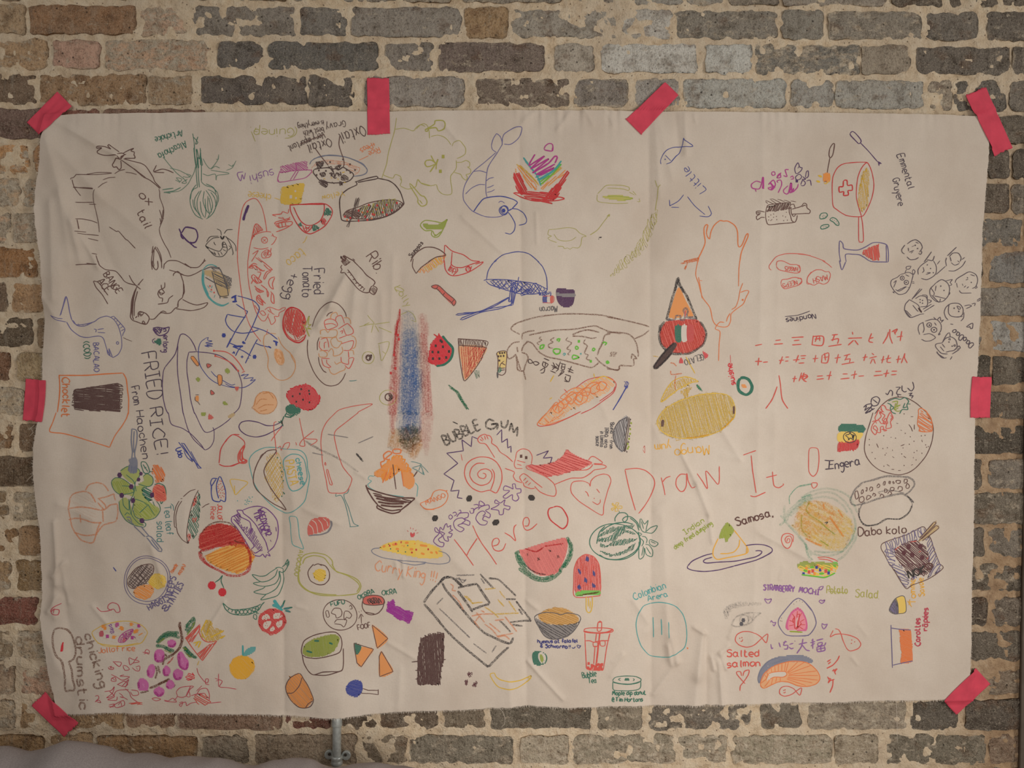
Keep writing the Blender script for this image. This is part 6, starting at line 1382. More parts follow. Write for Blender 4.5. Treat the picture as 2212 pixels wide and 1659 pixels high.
dg 2: 225,45 130,100 75,190 70,280 110,370 170,425; 240,50 210,200 180,420
Zdk 1.6 100 3: 220,55 260,70 245,150 225,300 210,420 180,420
.og 2: 262,115 252,180 250,230 240,285 235,370 225,390 225,340
.dk 1.4: 255,75 250,145 240,255 235,320 215,425
@T 899 891
T dg 1.7 8 2100,100 2090,390: 'Bamia' - from
T dg 1.7 8 2040,160 2035,380: IRAQ, okra
T dg 1.7 8 1990,205 1990,370: in tomato
T dg 1.7 8 1945,255 1945,360: sauce
@T 1311 891
@D mango_yum_caption|yellow upside-down handwriting reading Mango yum below the mango
T yo 2 20 1105,350 735,400: Mango
T yo 2 17 690,330 520,350: yum
re 1: 395,390 410,360 412,440 390,400
@D watermelon_whole_drawing|dark green pen whole watermelon with leaves and a yellow flower
Ogd 2: 90,1400 275 195 5
gd 2.2: 285,1210 200,1190 90,1200 0,1240 -60,1290; 340,1290 360,1400 330,1480 240,1550 120,1590 0,1585 -80,1540; -110,1420 -80,1300 -20,1230
Zgd 1.6 110 2.6: -90,1330 60,1240 300,1220 270,1250 100,1280 -90,1350
Zgd 1.6 110 2.6: -110,1370 20,1350 140,1260 280,1290 320,1330 200,1290 80,1390 -80,1400
Zgd 1.6 110 2.6: -80,1410 0,1440 80,1390 200,1370 330,1370 240,1420 100,1440 -60,1460
Zgd 1.6 110 2.6: -70,1500 60,1540 200,1490 320,1400 290,1480 160,1540 40,1560
gd 2: 90,1180 90,1140 130,1090 190,1085 225,1110 220,1160 190,1185 170,1160 200,1130 260,1130 330,1190 355,1250; 130,1065 140,1085; 340,1250 350,1280; 250,1140 320,1200 345,1270
gd 1.6: 365,1150 360,1220 380,1280 420,1300 430,1260 450,1170 410,1210 370,1150; 430,1290 480,1250 545,1225 530,1270 490,1310 420,1300; 350,1300 380,1320 350,1340; 380,1340 420,1350 440,1380 430,1420; 350,1400 350,1580 400,1560 410,1470 430,1540 490,1565 500,1500 460,1440 420,1430; 470,1380 555,1415 520,1455 470,1430 470,1380; 480,1400 530,1420; 375,1180 400,1260; 380,1550 400,1450; 480,1540 430,1460; 350,1350 400,1400 380,1450
ye 1.6: 95,1020 60,1000 60,980 95,1010 100,975 130,980 110,1015 160,1010 160,1040 115,1030 125,1060 90,1070 95,1030 60,1060 50,1040 90,1025
ye 3: 95,1010 105,1035
@D samosa_drawing|samosa triangle with a green tip on a brown plate, captioned Samosa, Indian deep fried dumpling
Fog: 1300,1190 1370,1270 1310,1360 1290,1395 1265,1350 1210,1350 1240,1260
Zog 1.8 75 3: 1300,1190 1370,1270 1310,1360 1290,1395 1265,1350 1210,1350 1240,1260
yo 2.2: 1200,1360 1150,1470 1145,1540 1190,1585 1300,1565 1490,1525 1520,1480 1480,1410 1370,1270; 1430,1370 1420,1440 1370,1500 1300,1520 1220,1522; 1500,1520 1510,1430
vi 2.2: 1135,1522 1050,1545 930,1600 875,1656; 1135,1562 1060,1585 1040,1610 1080,1625 1200,1615 1400,1600 1580,1560 1650,1530 1670,1500 1640,1488 1595,1490; 1495,1435 1600,1420 1700,1430 1770,1460 1775,1500 1680,1560 1540,1610 1370,1656
@T 1311 1219
vi 2.2: 875,15 870,40 930,65 1050,75 1200,60 1370,15
@T 1311 891
T br 3 17 1400,1225 1760,1120: Samosa
.br 2: 1785,1122
T og 1.8 11 850,1320 1050,1180: Indian
T og 1.8 10 740,1480 1140,1210: deep fried dumpling
@D red_spiral_drawing|tiny red spiral left of the green crayon plate
re 1.8: 1940,1395 1950,1360 1975,1370 1970,1400 1935,1405 1920,1370 1940,1340 1980,1335 2000,1380 1980,1440 1940,1465 1895,1430 1880,1370 1900,1320 1950,1305 2010,1330 2010,1400
@D green_crayon_plate_drawing|large teal crayon plate with yellow and orange vegetables
gp 9s: 2212,900 2080,970 1960,1080 1930,1170; 2212,930 2100,990 1970,1110
gp 5s: 1915,1000 1910,1100 1930,1180 2030,1290 2130,1400 2160,1470 2190,1520 2212,1540; 1860,1220 1920,1165 1870,1110; 2150,1440 2170,1560 2212,1590
gp 2k: 2212,770 2060,800 1970,900 1970,990; 2200,880 2100,920
@T 1723 891
gp 4.5s: 0,800 150,765; 0,960 120,900 260,860 380,870 480,940 560,1040 610,1150 620,1260 590,1360 520,1450 440,1520 300,1550 160,1520 60,1400 0,1340; 0,1020 100,950 250,910 380,930 480,1000 530,1080; 30,920 150,850 300,820 450,850 560,920 640,1080; 80,1400 100,1520 160,1590; 170,1500 300,1510 480,1500; 620,1240 560,1400 480,1500; 640,1300 600,1400 500,1540 420,1600
Zyp 6s 35 4: 0,1050 80,980 200,960 320,980 450,1060 570,1140 600,1250 540,1380 480,1480 360,1480 220,1440 60,1350 0,1290
Zyc 5s 30 5: 0,1040 100,970 300,970 450,1050 570,1140 600,1260 520,1440 380,1480 150,1400 0,1280
Zoo 5s 25 8: 0,1040 100,980 300,970 420,1070 460,1180 360,1300 200,1300 0,1180
oo 4k: 340,1120 420,1240 490,1340; 80,1360 180,1410 260,1440; 270,980 280,1040; 430,1050 480,1130
og 2.4k: 120,970 90,1040 120,1100 240,1180 300,1240 400,1320; 240,1380 330,1440; 40,1100 40,1250 100,1340
bk 2: 285,1190 320,1180 300,1205
@T 1311 891
Zyc 5s 30 5: 2180,980 2080,1050 2050,1150 2000,1210 2060,1310 2212,1380 2300,1300 2300,1000
Zoo 5s 150 8: 2150,1000 2060,1080 2000,1230 2212,1350
@T 1723 891
@D mixed_salad_strip_drawing|strip of green, red and orange vegetable pieces below the teal plate
re 2: 210,1565 300,1560 400,1590 430,1610; 220,1580 320,1590 390,1620
Fog: 20,1620 100,1605 120,1656 30,1656
Fgg: 370,1620 420,1615 430,1645 380,1656
Fcr: 200,1640 240,1635 250,1656 200,1656
@T 1723 1219
Fog: -10,0 100,-20 200,-30 340,-20 430,0 420,30 300,50 150,40 20,40
Zyc 2.4 20 4: 0,20 200,0 430,10 400,80 300,120 100,110 20,80
gg 5: 60,60 100,70; 380,10 410,20; 230,100 280,95; 130,30 170,25; 320,60 350,70
.re 3.4: 215,10 160,70 120,80 300,70
.bl 3: 240,60 60,100 200,30 330,90
.oo 3: 90,40 260,40 360,50 180,100
gg 3: 40,110 120,120 200,130 280,140 340,120 400,90
@T 1723 891
@D ethiopian_flag_drawing|green, yellow and red striped flag with a star in a circle
Fgd: 465,128 705,140 705,215 450,210
Fyc: 445,215 695,220 665,290 650,320 440,320
Frd: 435,325 520,325 655,295 655,350 630,395 520,410 428,418
Zrd 2 85 3: 435,325 655,295 650,360 600,405 428,418
Obk 1.8: 558,268 70 58
bk 2: 510,245 550,235 560,215 575,240 610,245 590,270 600,295 560,275 545,298 540,270 510,245
.bk 2.6: 592,262
dv 2.4: 285,515 330,520 385,518; 290,612 385,603; 340,518 330,610; 335,562 378,558
@S lettering
T dv 2.4 18 400,608 670,565: ngera
@D injera_plate_drawing|large brown pen circle of flatbread with red, green and orange heaps of stew
br 1.8: 810,0 770,130 730,260 715,390 740,480 800,560 880,620 980,655 1090,672 1190,650 1280,590 1380,470 1440,340 1465,200 1450,100 1400,0
br 1.6: 1065,115 1085,120; 1200,130 1225,165 1240,205; 1260,130 1260,185; 1110,190 1125,195; 845,335 865,380; 1000,270 1010,265; 1110,360 1150,345; 1135,375 1135,390; 1340,295 1345,320; 1020,400 1022,415; 960,560 990,580; 1010,612 1040,615; 1080,628 1110,625; 1140,470 1165,490; 1245,480 1245,495; 1220,570 1240,560; 1020,475 1040,490; 1285,405 1285,420; 1220,45 1250,45; 955,435 950,445
.br 1: 925,250 1055,277 1215,262 1160,225 1255,310 1203,343 1380,350 1410,368 1390,375 965,380 915,388 798,432 940,458 1120,447 1255,432 1338,440 1275,512 832,497 768,350 768,290 1335,252 1375,247 1150,15 1145,572 930,580
re 1.8: 860,0 830,60 850,90 900,40 880,0 940,30 910,80 950,100 970,50 1000,0 1030,60 1000,100 1010,160 950,170 960,110 900,120 870,80 830,100 800,140 790,190 830,240 850,200 810,170 830,140 860,180 850,210 890,215 890,160 920,150 930,200 960,190 900,180; 920,120 945,60 970,115 920,120; 1000,30 1020,50 1000,80; 800,100 830,90 850,120
or 1.8: 1310,0 1300,60 1295,130 1320,170 1310,200 1370,210 1450,205; 1450,205 1455,150 1440,60 1400,0
@T 1723 563
br 1.8: 830,1656 900,1570 990,1500 1080,1475 1180,1485 1280,1540 1350,1600 1410,1656
re 1.8: 850,1656 870,1620 910,1640 900,1570 940,1570 960,1610 1000,1620 1010,1656; 890,1600 930,1640
gd 2: 980,1520 1020,1500 1060,1490 1110,1500 1160,1480 1200,1520 1180,1560 1190,1610 1130,1610 1100,1656; 970,1540 1010,1560 1000,1600 1020,1640 1060,1656; 1000,1560 1040,1590 1010,1610; 1160,1540 1140,1590 1180,1580; 1190,1550 1220,1550
og 2: 1020,1530 1080,1520 1070,1570 1110,1560 1040,1600 1080,1630 1110,1620; 1060,1540 1050,1610 1090,1590
or 2: 1310,1656 1305,1620 1330,1595 1380,1620 1410,1656; 1330,1620 1360,1640
T dv 2.2 15 730,1650 830,1600: 2
dv 2: 710,1580 740,1570 720,1620 760,1590 800,1600 770,1640; 790,1540 800,1490 850,1470 885,1500 860,1560 810,1570 790,1540; 810,1500 860,1540; 950,1430 970,1450 1000,1400 1025,1420 1020,1465; 1060,1370 1110,1370 1080,1400; 1080,1400 1070,1440 1120,1450; 1080,1450 1090,1475; 1130,1350 1130,1400 1160,1420 1180,1410; 1190,1375 1230,1410 1260,1370 1245,1310; 1200,1440 1240,1430 1210,1460 1250,1460 1230,1490
@T 1723 891
Zor 2 30 4: 1310,20 1390,10 1445,80 1455,200 1320,205 1300,130
@D peanut_bread_drawing|grey charcoal peanut-shaped loaves with brown crumbs, captioned Dabo kolo
cg 4k: 700,755 820,725 950,690 1060,690 1190,700 1250,740 1255,790 1210,850 1160,890; 700,755 620,830 570,920 565,960 600,1000 680,990 780,960 850,935 950,910 1060,885 1130,880 1200,920 1250,975
cg 2k: 720,960 680,1010 660,1100 680,1170 740,1215 800,1215 900,1190 970,1150 1090,1150 1160,1110 1210,1060 1235,990 1200,930; 860,860 1000,840 1150,870
ck 3k: 660,1030 655,1110 690,1190 740,1220 850,1210 950,1150 1100,1150 1190,1090 1235,1000; 1180,900 1250,970
br 1.8: 615,870 640,845 655,910 625,935 615,870; 685,850 700,830 705,860 685,880 685,850; 730,815 745,810 740,850 728,840; 770,840 780,805 805,810 800,840 775,850; 850,800 870,770 885,790 870,810 850,810; 920,780 930,750 945,745 940,780 925,785; 985,770 985,745 1000,745 995,775; 1020,760 1030,745 1040,765 1025,770; 1065,760 1060,735 1105,735 1100,765 1070,765; 1145,755 1150,720 1180,725 1175,755 1145,765; 1165,810 1180,765 1205,795 1190,820 1165,810; 1080,830 1090,800 1125,805 1125,840 1090,850; 1000,840 1005,810 1040,815 1030,845 1000,845; 935,860 940,825 965,835 960,860 935,862; 970,880 990,850 1015,875 990,890; 885,910 900,880 930,900 910,920; 805,900 815,870 840,890 820,905; 740,940 750,895 790,910 740,945; 660,960 665,920 700,905 715,940 690,970 660,960; 870,870 890,880
T br 2.4 17 650,1330 1170,1305: Dabo kolo
@D noodle_tray_drawing|grey shaded square tray of dark brown noodles with chopsticks
br 1.6: 1000,1656 940,1540 900,1470 910,1420 1000,1380 1180,1320 1350,1235 1400,1290 1450,1380 1480,1480 1550,1656
Zsv 1.6 70 5: 920,1410 1100,1350 1350,1235 1400,1330 1200,1400 1060,1450 1040,1520 960,1560
Zsv 1.6 10 5: 940,1500 1040,1470 1060,1656 1000,1656
Zsv 1.6 120 5: 1380,1300 1440,1370 1540,1656 1440,1640 1400,1420
Zmb 2 40 3: 1050,1480 1160,1410 1280,1380 1380,1440 1420,1540 1430,1656 1120,1656 1060,1560
.mb 5: 1200,1450 1330,1450 1240,1540 1350,1570 1150,1520
re 1.6: 1050,1490 1100,1450; 1220,1400 1290,1390; 1310,1510 1340,1500; 1420,1570 1400,1590
Fta: 1480,1185 1500,1200 1360,1370 1310,1390
Fta: 1495,1225 1530,1250 1380,1370 1350,1390
br 1.8: 1470,1185 1500,1195 1400,1300 1310,1390; 1470,1190 1320,1360; 1495,1220 1530,1248 1440,1320 1350,1390; 1495,1225 1340,1370
@T 1723 1219
br 1.6: 1000,0 1060,90 1120,190 1180,265 1240,225 1400,170 1500,110 1580,40 1550,0
Zsv 1.6 120 5: 1470,0 1550,0 1570,40 1480,110 1400,160
Zsv 1.6 20 5: 1010,0 1120,0 1220,180 1180,250 1070,110
Zmb 2 40 3: 1120,0 1450,0 1460,60 1380,120 1300,100 1180,90
T bk 3.4 16 1205,150 1400,85: NOK
T br 3 14 1390,75 1470,45: O
T sv 1.8 7 1235,170 1290,150: on
@T 75 1219
@D haggis_plate_drawing|violet plate outline with speckled haggis, yellow and orange mash
Osv 1.4: 1215,170 255 262; 1215,165 232 235
Fma: 1020,160 1060,80 1150,10 1230,0 1290,20 1280,90 1200,190 1120,250 1050,260 1010,220
Zdk 1.6 40 4.4: 1020,160 1060,80 1150,10 1230,0 1290,20 1280,90 1200,190 1120,250 1050,260 1010,220
Zdk 1.4 130 5: 1020,160 1060,80 1150,10 1230,0 1290,20 1280,90 1200,190 1120,250 1050,260 1010,220
br 1.6: 1000,180 1020,130 1100,40 1200,0 1270,0 1290,40 1270,110 1190,210 1120,255 1050,260 1010,230 1000,180
Fyc: 1230,190 1270,120 1330,100 1400,120 1425,180 1400,240 1330,265 1260,240
Zye 2.2 40 3.4: 1230,190 1270,120 1330,100 1400,120 1425,180 1400,240 1330,265 1260,240
Foo2: 1070,310 1080,270 1160,230 1240,220 1290,270 1270,330 1200,375 1120,365
Zoo 2.2 30 3.4: 1070,310 1080,270 1160,230 1240,220 1290,270 1270,330 1200,375 1120,365
T sv 2.2 13 1240,500 1480,370: HAGGIS,
T sv 2.2 13 1490,340 1530,140: NEEPS
T sv 2.2 13 1420,520 1480,450: &
T sv 2.2 13 1490,445 1610,215: TATTIES
T or 1.6 8 1495,95 1550,10: (swede
T or 1.6 8 1575,115 1640,15: mash)
bl 2: 850,30 880,75 860,45
@D squiggle_drawing|two thin crimson squiggles above the drumstick
cm 1.6: 670,465 720,510 790,505 850,485 880,520 920,510 900,440 840,415 795,440 790,480 830,500; 295,420 230,450 190,490 200,530 260,540 270,490 220,480 190,510; 230,470 215,520
@D cherries_drawing|pair of red cherries on dark green stems
.cr 8.6: 1915,228 2028,302
gd 2: 1950,195 2000,160 2030,120 2015,180 2045,260
@D pea_pod_drawing|dark green pea pod outline with round peas
gd 2: 2040,415 2080,460 2140,490 2212,490; 2040,415 2060,480 2120,530 2212,550; 2090,500 2105,470; 2130,520 2140,490; 2170,535 2170,495
@T 487 1219
gd 2: 150,490 250,480 350,450 380,430; 150,550 250,545 350,500 390,440 420,410
Ogd 1.8: 175,515 20 22; 215,515 20 22; 260,512 20 22; 305,495 18 20; 340,475 14 16; 135,520 16 20
@T 75 1219
@D drumstick_drawing|brown crayon chicken drumstick outline near the left bottom corner
bc 4k: 220,700 270,685 340,710 390,780 420,880 430,960 410,1030 360,1060; 220,700 205,780 220,900 250,980 300,1040 320,1130 330,1230 320,1330 330,1380 370,1370 410,1370 425,1330 405,1250 395,1150 370,1070
cr 3: 310,840 300,880 290,940; 305,850 300,940
@D chicking_drumstick_caption|brown crayon handwriting reading chicking drumstic, running downward
T bc 4k 20 530,770 690,1340: chicking
T bc 4k 20 430,800 480,1580: drumstic
@D jollof_rice_drawing|yellow and orange rice heap with magenta pieces, captioned Jollof rice
ye 1.6: 620,740 680,690 760,650 900,620 1040,620 1160,660 1220,730 1200,780 1150,850 1020,880 880,895 750,880 670,830 620,740; 680,850 800,875 950,885 1120,850
Zye 2f 20 7: 660,730 760,650 950,625 1130,660 1200,730 1130,820 950,850 760,830
.oo 3.4: 740,670 1040,650 930,690 1100,720 850,790 960,820 760,690 940,700 1080,730
oo 2: 720,670 770,660; 1020,640 1070,650; 900,700 960,690; 1080,730 1130,710; 830,800 880,780; 1120,770 1170,740
Zmg 2 70 3: 910,840 920,800 970,750 1060,710 1030,760 960,840
mg 1.8: 900,840 920,780 980,730 1060,705 1030,770 960,845 900,840
Zpu 2 20 3: 800,655 830,645 860,740 825,755
Fcm: 700,730 740,720 745,770 705,780
Fmg: 870,640 905,635 905,670 870,675
.mg 3.4: 785,780 1050,795 1125,665
mg 2: 1040,800 1060,780 1090,800; 1110,680 1150,670; 775,800 790,760
T or 1.6 12 690,960 1080,935: Jollof rice
@D grapes_drawing|purple pink crayon grapes on a brown twig with green leaves
gk 7k: 1320,850 1370,780 1450,740 1560,740; 1330,850 1400,790 1480,770 1570,790; 1340,820 1420,760 1540,760; 1640,720 1670,640 1730,570; 1650,740 1710,660 1730,580; 1630,680 1700,600; 1310,880 1390,890 1450,920 1510,940; 1400,900 1480,940; 1610,890 1670,950 1740,1010; 1620,890 1700,980 1755,1010; 1620,920 1690,1000
og 3k: 1650,760 1700,690 1730,620; 1330,860 1400,800; 1400,930 1480,960; 1640,960 1700,1010; 1600,900 1650,920
bw 5k: 1570,620 1580,720 1590,820 1570,900 1500,970 1400,1030 1380,1090; 1560,640 1600,800 1560,910 1480,990; 1460,1240 1380,1280 1300,1320 1240,1340; 1450,1250 1330,1300
bw 4k: 1300,1100 1320,1160 1300,1240; 1330,1100 1350,1180; 1140,1390 1230,1370; 1500,1330 1520,1300; 1400,970 1430,1000
Fgr: 1435,860 1440,830 1490,815 1530,840 1520,880 1470,900
Fgr: 1290,980 1310,930 1370,925 1400,960 1390,1030 1330,1060 1295,1030
Fgr: 1540,1000 1560,950 1600,950 1630,1000 1665,1040 1665,1110 1630,1140 1570,1110
Fgr: 1215,1150 1240,1090 1290,1090 1300,1150 1270,1225 1225,1215
Fgr: 1380,1150 1410,1100 1455,1120 1465,1170 1420,1210 1385,1190
Fgr: 1495,1170 1540,1130 1610,1160 1590,1230 1540,1255 1500,1220
Fgr: 1115,1310 1130,1240 1190,1240 1230,1290 1220,1360 1150,1370 1120,1350
Fgr: 1285,1360 1340,1325 1400,1360 1390,1410 1340,1435 1290,1400
Fgr: 1415,1310 1440,1260 1490,1260 1515,1310 1470,1350 1430,1340
mg 5k: 1300,960 1310,1040 1370,1050 1395,980; 1220,1140 1230,1210; 1500,1180 1530,1240 1590,1220; 1120,1270 1125,1340; 1295,1380 1340,1425 1390,1390; 1560,960 1570,1090 1640,1130 1660,1060; 1420,1320 1450,1340; 1440,880 1500,885 1525,850; 1390,1130 1400,1200 1450,1200
pk 5k: 1345,960 1350,1000; 1260,1120 1265,1180; 1420,1140 1430,1170; 1540,1170 1555,1200; 1170,1280 1180,1330; 1340,1360 1350,1390; 1460,1280 1475,1310; 1590,1000 1610,1080; 1490,840 1490,860
rd 3k: 1430,1080 1480,1030 1500,1000
@D french_fries_drawing|red and white striped box of yellow fries
Zre 2.2 125 3: 1635,800 1790,655 1740,760 1690,840
Zre 2.2 125 3: 1770,970 1870,890 1970,830 1890,920 1810,1030
re 2: 1635,795 1700,890 1760,970 1815,1040; 1635,795 1790,645; 1790,660 1780,730 1820,810 1880,840 1970,828; 1970,828 1815,1040; 1700,840 1790,700; 1640,800 1700,770; 1760,970 1900,860
Zye 3k 65 3: 1860,600 1920,620 1930,690 2040,710 2010,760 2060,780 1970,820 1880,830 1800,780 1790,720
ye 3: 1720,850 1790,830; 1740,880 1770,840; 1770,900 1800,830; 1860,600 1800,720; 1910,610 1860,760; 2040,720 1900,790; 2060,770 2000,800
ye 1.4: 1780,1040 1760,1090
@D shrimp_scribbles|many thin crimson scribbles of small shrimps and shells along the bottom left
cm 1.5: 1180,970 1210,960 1230,975 1240,940 1210,920 1190,950 1230,960 1165,950; 850,1055 930,1065 910,1110 870,1080 840,1050; 1015,1015 1060,1030 1110,1040 1130,1055 1060,1070 1025,1090 1015,1015; 1060,1070 1110,1000; 800,1110 830,1105 810,1125 850,1120 840,1140 800,1135 790,1115; 950,1100 990,1105 1020,1140 970,1150 950,1100; 1090,1110 1135,1100 1130,1150 1090,1150 1050,1120; 1100,1120 1110,1140; 820,1195 870,1220 940,1260 1020,1220 915,1215 960,1200; 820,1240 860,1225 870,1270 820,1265 830,1235 860,1260; 880,1310 960,1270 1000,1300 960,1330 890,1310; 930,1330 1010,1250 970,1340
cm 1.5: 650,1430 680,1420 690,1450 650,1490 690,1470 710,1500 670,1490; 750,1380 820,1370 850,1330 830,1400 770,1450 840,1430 860,1390 900,1370 1010,1360; 800,1380 850,1440 780,1470 870,1480 880,1440; 970,1350 1020,1390 1040,1440 1110,1490; 1040,1360 1110,1370 1120,1410 1060,1420 1030,1380; 900,1400 930,1420 950,1450 910,1440 960,1450 1000,1470; 790,1530 850,1520 840,1550 790,1545; 800,1560 880,1510 950,1480 960,1530 870,1560 840,1520; 890,1530 920,1500 930,1540; 1265,1455 1310,1445 1360,1460 1310,1478 1265,1455; 1395,1470 1440,1480 1490,1450 1530,1490 1460,1490 1400,1480
cm 1.5: 1500,1480 1540,1430 1530,1380 1580,1330 1690,1315 1720,1320 1680,1350 1640,1420 1590,1440 1540,1430; 1690,1310 1640,1420 1680,1430 1670,1370; 1560,1500 1600,1490 1580,1540 1560,1520 1630,1490 1640,1530 1690,1500 1750,1490; 1750,1410 1790,1350 1860,1340 1890,1400 1890,1470; 1690,1420 1760,1400 1840,1390; 1810,1310 1750,1370; 1950,1230 2030,1260 2000,1320 2080,1330 2180,1350; 1990,1180 1990,1320; 1960,1260 1995,1250; 1755,1120 1770,1180 1830,1260 1870,1280 1880,1240 1850,1240 1850,1290 1890,1300; 1860,1500 2020,1485
Zre 2 25 4: 1720,1420 1860,1400 1910,1480 1840,1520 1730,1490
Zcr 2 20 3: 1635,1240 1660,1180 1720,1175 1730,1230 1680,1260
Zre 2 170 3: 990,1500 1170,1485 1150,1520 1050,1525
@T 487 1219
@D bananas_drawing|dark green outline of a hand of bananas
gd 1.7: 550,45 480,90 430,125 370,130 290,110 310,140 380,190 460,180 530,130 555,60; 380,190 300,205 350,230 430,240 530,215 570,150 570,80; 430,240 400,265 305,300 360,320 440,325 540,270 585,180 575,90; 440,325 380,385 470,370 560,340 600,260 620,170 610,100; 535,45 570,40 610,60 605,100 570,80; 600,40 650,0 680,-20; 610,100 640,70 680,0; 650,0 660,30
@T 487 891
gd 1.7: 630,1656 665,1595 665,1656; 680,1610 675,1656
@T 487 1219
@D tomato_slice_drawing|round red tomato slice with pale seed chambers and teal leaves
Frd2: 350,620 370,550 440,500 520,485 600,510 640,570 645,640 610,710 540,755 480,760 400,720 360,670
Zrd 2 40 4: 350,620 370,550 440,500 520,485 600,510 640,570 645,640 610,710 540,755 480,760 400,720 360,670
Fcl: 390,580 410,555 450,545 470,565 475,590 430,600 395,598
Fcl: 515,545 560,535 600,545 610,565 570,590 515,592
Fcl: 410,640 450,620 490,625 480,660 440,705 405,680
Fcl: 540,640 580,620 610,620 600,670 565,695 545,670
Fcl: 480,700 510,680 530,705 500,730 478,722
.rd .8: 420,575 440,565 455,585 540,570 560,555 580,570 440,640 430,665 450,670 570,640 580,660 560,665 500,710 430,590
tq 6: 520,390 550,440 590,490; 505,440 560,470 610,505
gd 3: 635,395 610,450; 625,485 720,470; 640,510 700,520
tl 4: 620,490 690,480; 590,480 620,440; 640,505 690,515
@D pea_stem_detail|small dark stem joining the pea pod to the tomato slice
gd 1.8: 285,510 320,510 360,540; 310,540 300,580 330,600 335,560 310,540; 330,520 340,545
@D orange_fruit_drawing|solid orange-yellow fruit with teal stalk and leaf
Fyo: 50,1090 80,1030 140,995 220,990 290,1030 315,1080 310,1150 260,1200 215,1240 140,1235 70,1190 48,1140
Zyo 3 45 3: 50,1090 80,1030 140,995 220,990 290,1030 315,1100 260,1200 215,1240 140,1235 70,1190
tq 4: 187,875 190,990
Ftq: 195,985 220,930 270,900 325,900 315,940 270,970 220,990
@D avocado_drawing|yellow-green avocado outline with a brown ringed yellow stone, captioned Avocado
ol 2: 800,0 780,150 800,220 870,280 1000,330 1180,340 1350,330 1430,310 1465,240 1440,180 1380,140 1270,100 1200,80 1150,0; 785,60 800,200 900,290 1040,320 1200,330; 1120,0 1190,70 1330,130 1420,190 1450,240 1420,300
br 2: 950,0 900,60 890,110 920,180 1000,220 1070,215 1120,160 1120,80 1080,20 1020,0
Fyc: 950,115 970,70 1020,52 1070,65 1088,115 1060,170 1010,180 965,155
Zye 2.2 30 3: 950,115 970,70 1020,52 1070,65 1088,115 1060,170 1010,180 965,155
@T 487 891
ol 2: 800,1656 810,1590 860,1540 960,1520 1080,1540 1150,1600 1160,1656; 830,1640 860,1580 950,1550 1060,1570 1120,1640
br 2: 950,1656 1000,1638 1040,1656
T ol 1.8 10 790,1490 735,1765: AVOCADO
@T 487 1219
@D okra_bowl_drawing|small bowl with red stew and dark centre, captioned OKRA
Fre: 1485,390 1510,350 1600,335 1680,350 1715,390 1710,430 1600,445 1500,430
Zbk 2.2 60 3: 1520,380 1600,360 1690,380 1680,425 1590,430 1530,415
br 2: 1485,390 1510,350 1600,335 1680,350 1715,390 1710,430 1600,445 1500,430 1485,390; 1480,400 1480,470 1520,530 1580,550 1650,530 1700,470 1715,400; 1515,520 1610,540
T gd 2 10 1440,385 1610,310: OKRRA
T gd 2 11 1695,340 1850,320: OKRA
@D fufu_plate_drawing|brown outlined round plate with lumps, captioned FUFU and FOOF
Obr 1.7: 1240,545 185 162 5
br 1.6: 1150,510 1180,475 1240,480 1260,520 1250,560 1200,580 1190,545 1150,530 1150,510; 1290,510 1330,510 1365,550 1340,585 1310,570 1290,600 1280,560 1290,510; 1180,630 1200,600 1240,595 1310,600 1300,650 1280,675 1250,650 1180,640; 1085,510 1110,500 1125,560 1100,570 1085,510; 1340,460 1355,440 1370,480 1345,485; 1440,590 1465,540 1490,570; 1465,545 1470,640; 1440,510 1450,520; 1465,500 1470,510; 1090,640 1105,645
T gd 2 9 1145,455 1290,425: FUFU
T br 2 11 1435,710 1570,685: FOOF
@D candy_shape_drawing|solid magenta felt pen animal shape
Fmv: 1750,410 1780,415 1800,385 1825,390 1830,455 1880,460 1930,500 2010,510 2030,545 2005,600 1990,640 1960,640 1930,610 1860,600 1810,550 1740,505 1765,475
Zmv 3 30 3: 1750,410 1825,390 1830,455 1930,500 2030,530 1990,640 1860,600 1745,505
@D guacamole_bowl_drawing|brown outlined bowl of green guacamole
Fga: 840,920 870,860 950,810 1080,770 1190,755 1240,790 1220,860 1180,920 1100,970 960,995 870,985 835,960
Zga 2.4 80 3.4: 840,920 870,860 950,810 1080,770 1190,755 1240,790 1220,860 1180,920 1100,970 960,995 870,985 835,960
br 2: 1280,900 1275,1120 1150,1140 1060,1150 960,1185 900,1150 850,1070 830,980 820,930 850,830 950,770 1080,735 1190,730 1250,780 1265,860 1240,940 1130,980 990,1010 880,1005 830,980; 960,1185 1100,1180 1275,1130
gd 4: 960,825 1015,825; 1125,840 1165,855; 875,935 940,950
@D tortilla_chips_drawing|three orange tortilla chip triangles with brown outlines
Foo: 1585,660 1755,805 1640,910 1610,790
Foo: 1405,960 1400,870 1470,890 1600,920 1540,1010 1470,1105 1425,1060
Foo: 1685,945 1750,1050 1810,1165 1665,1220 1660,1000
Fgd: 1392,848 1470,880 1460,930 1430,970 1405,960
br 1.7^: 1585,660 1755,805 1640,910 1610,790 1585,660; 1392,848 1600,920 1470,1105 1425,1060 1392,848; 1685,945 1810,1165 1665,1220 1660,1000 1685,945
@D coconut_jar_drawing|orange brown barrel shape with a dark outline
Foo3: 650,1310 690,1240 790,1180 840,1230 900,1310 950,1430 940,1480 870,1545 800,1540 720,1490 660,1390
Zoo 2 45 5: 650,1310 690,1240 790,1180 840,1230 900,1310 950,1430 940,1480 870,1545 800,1540 720,1490 660,1390
br 1.8: 800,1180 700,1230 650,1310 650,1380 700,1470 780,1540 850,1550 920,1530 955,1480 955,1430 900,1310 850,1240 800,1180; 830,1220 800,1310 730,1390 660,1400; 870,1545 900,1500 950,1465
@D blue_spoon_drawing|solid blue round head with a thin brown handle
Fbl: 1315,1320 1350,1260 1420,1242 1470,1260 1488,1310 1475,1380 1430,1420 1370,1405 1325,1370
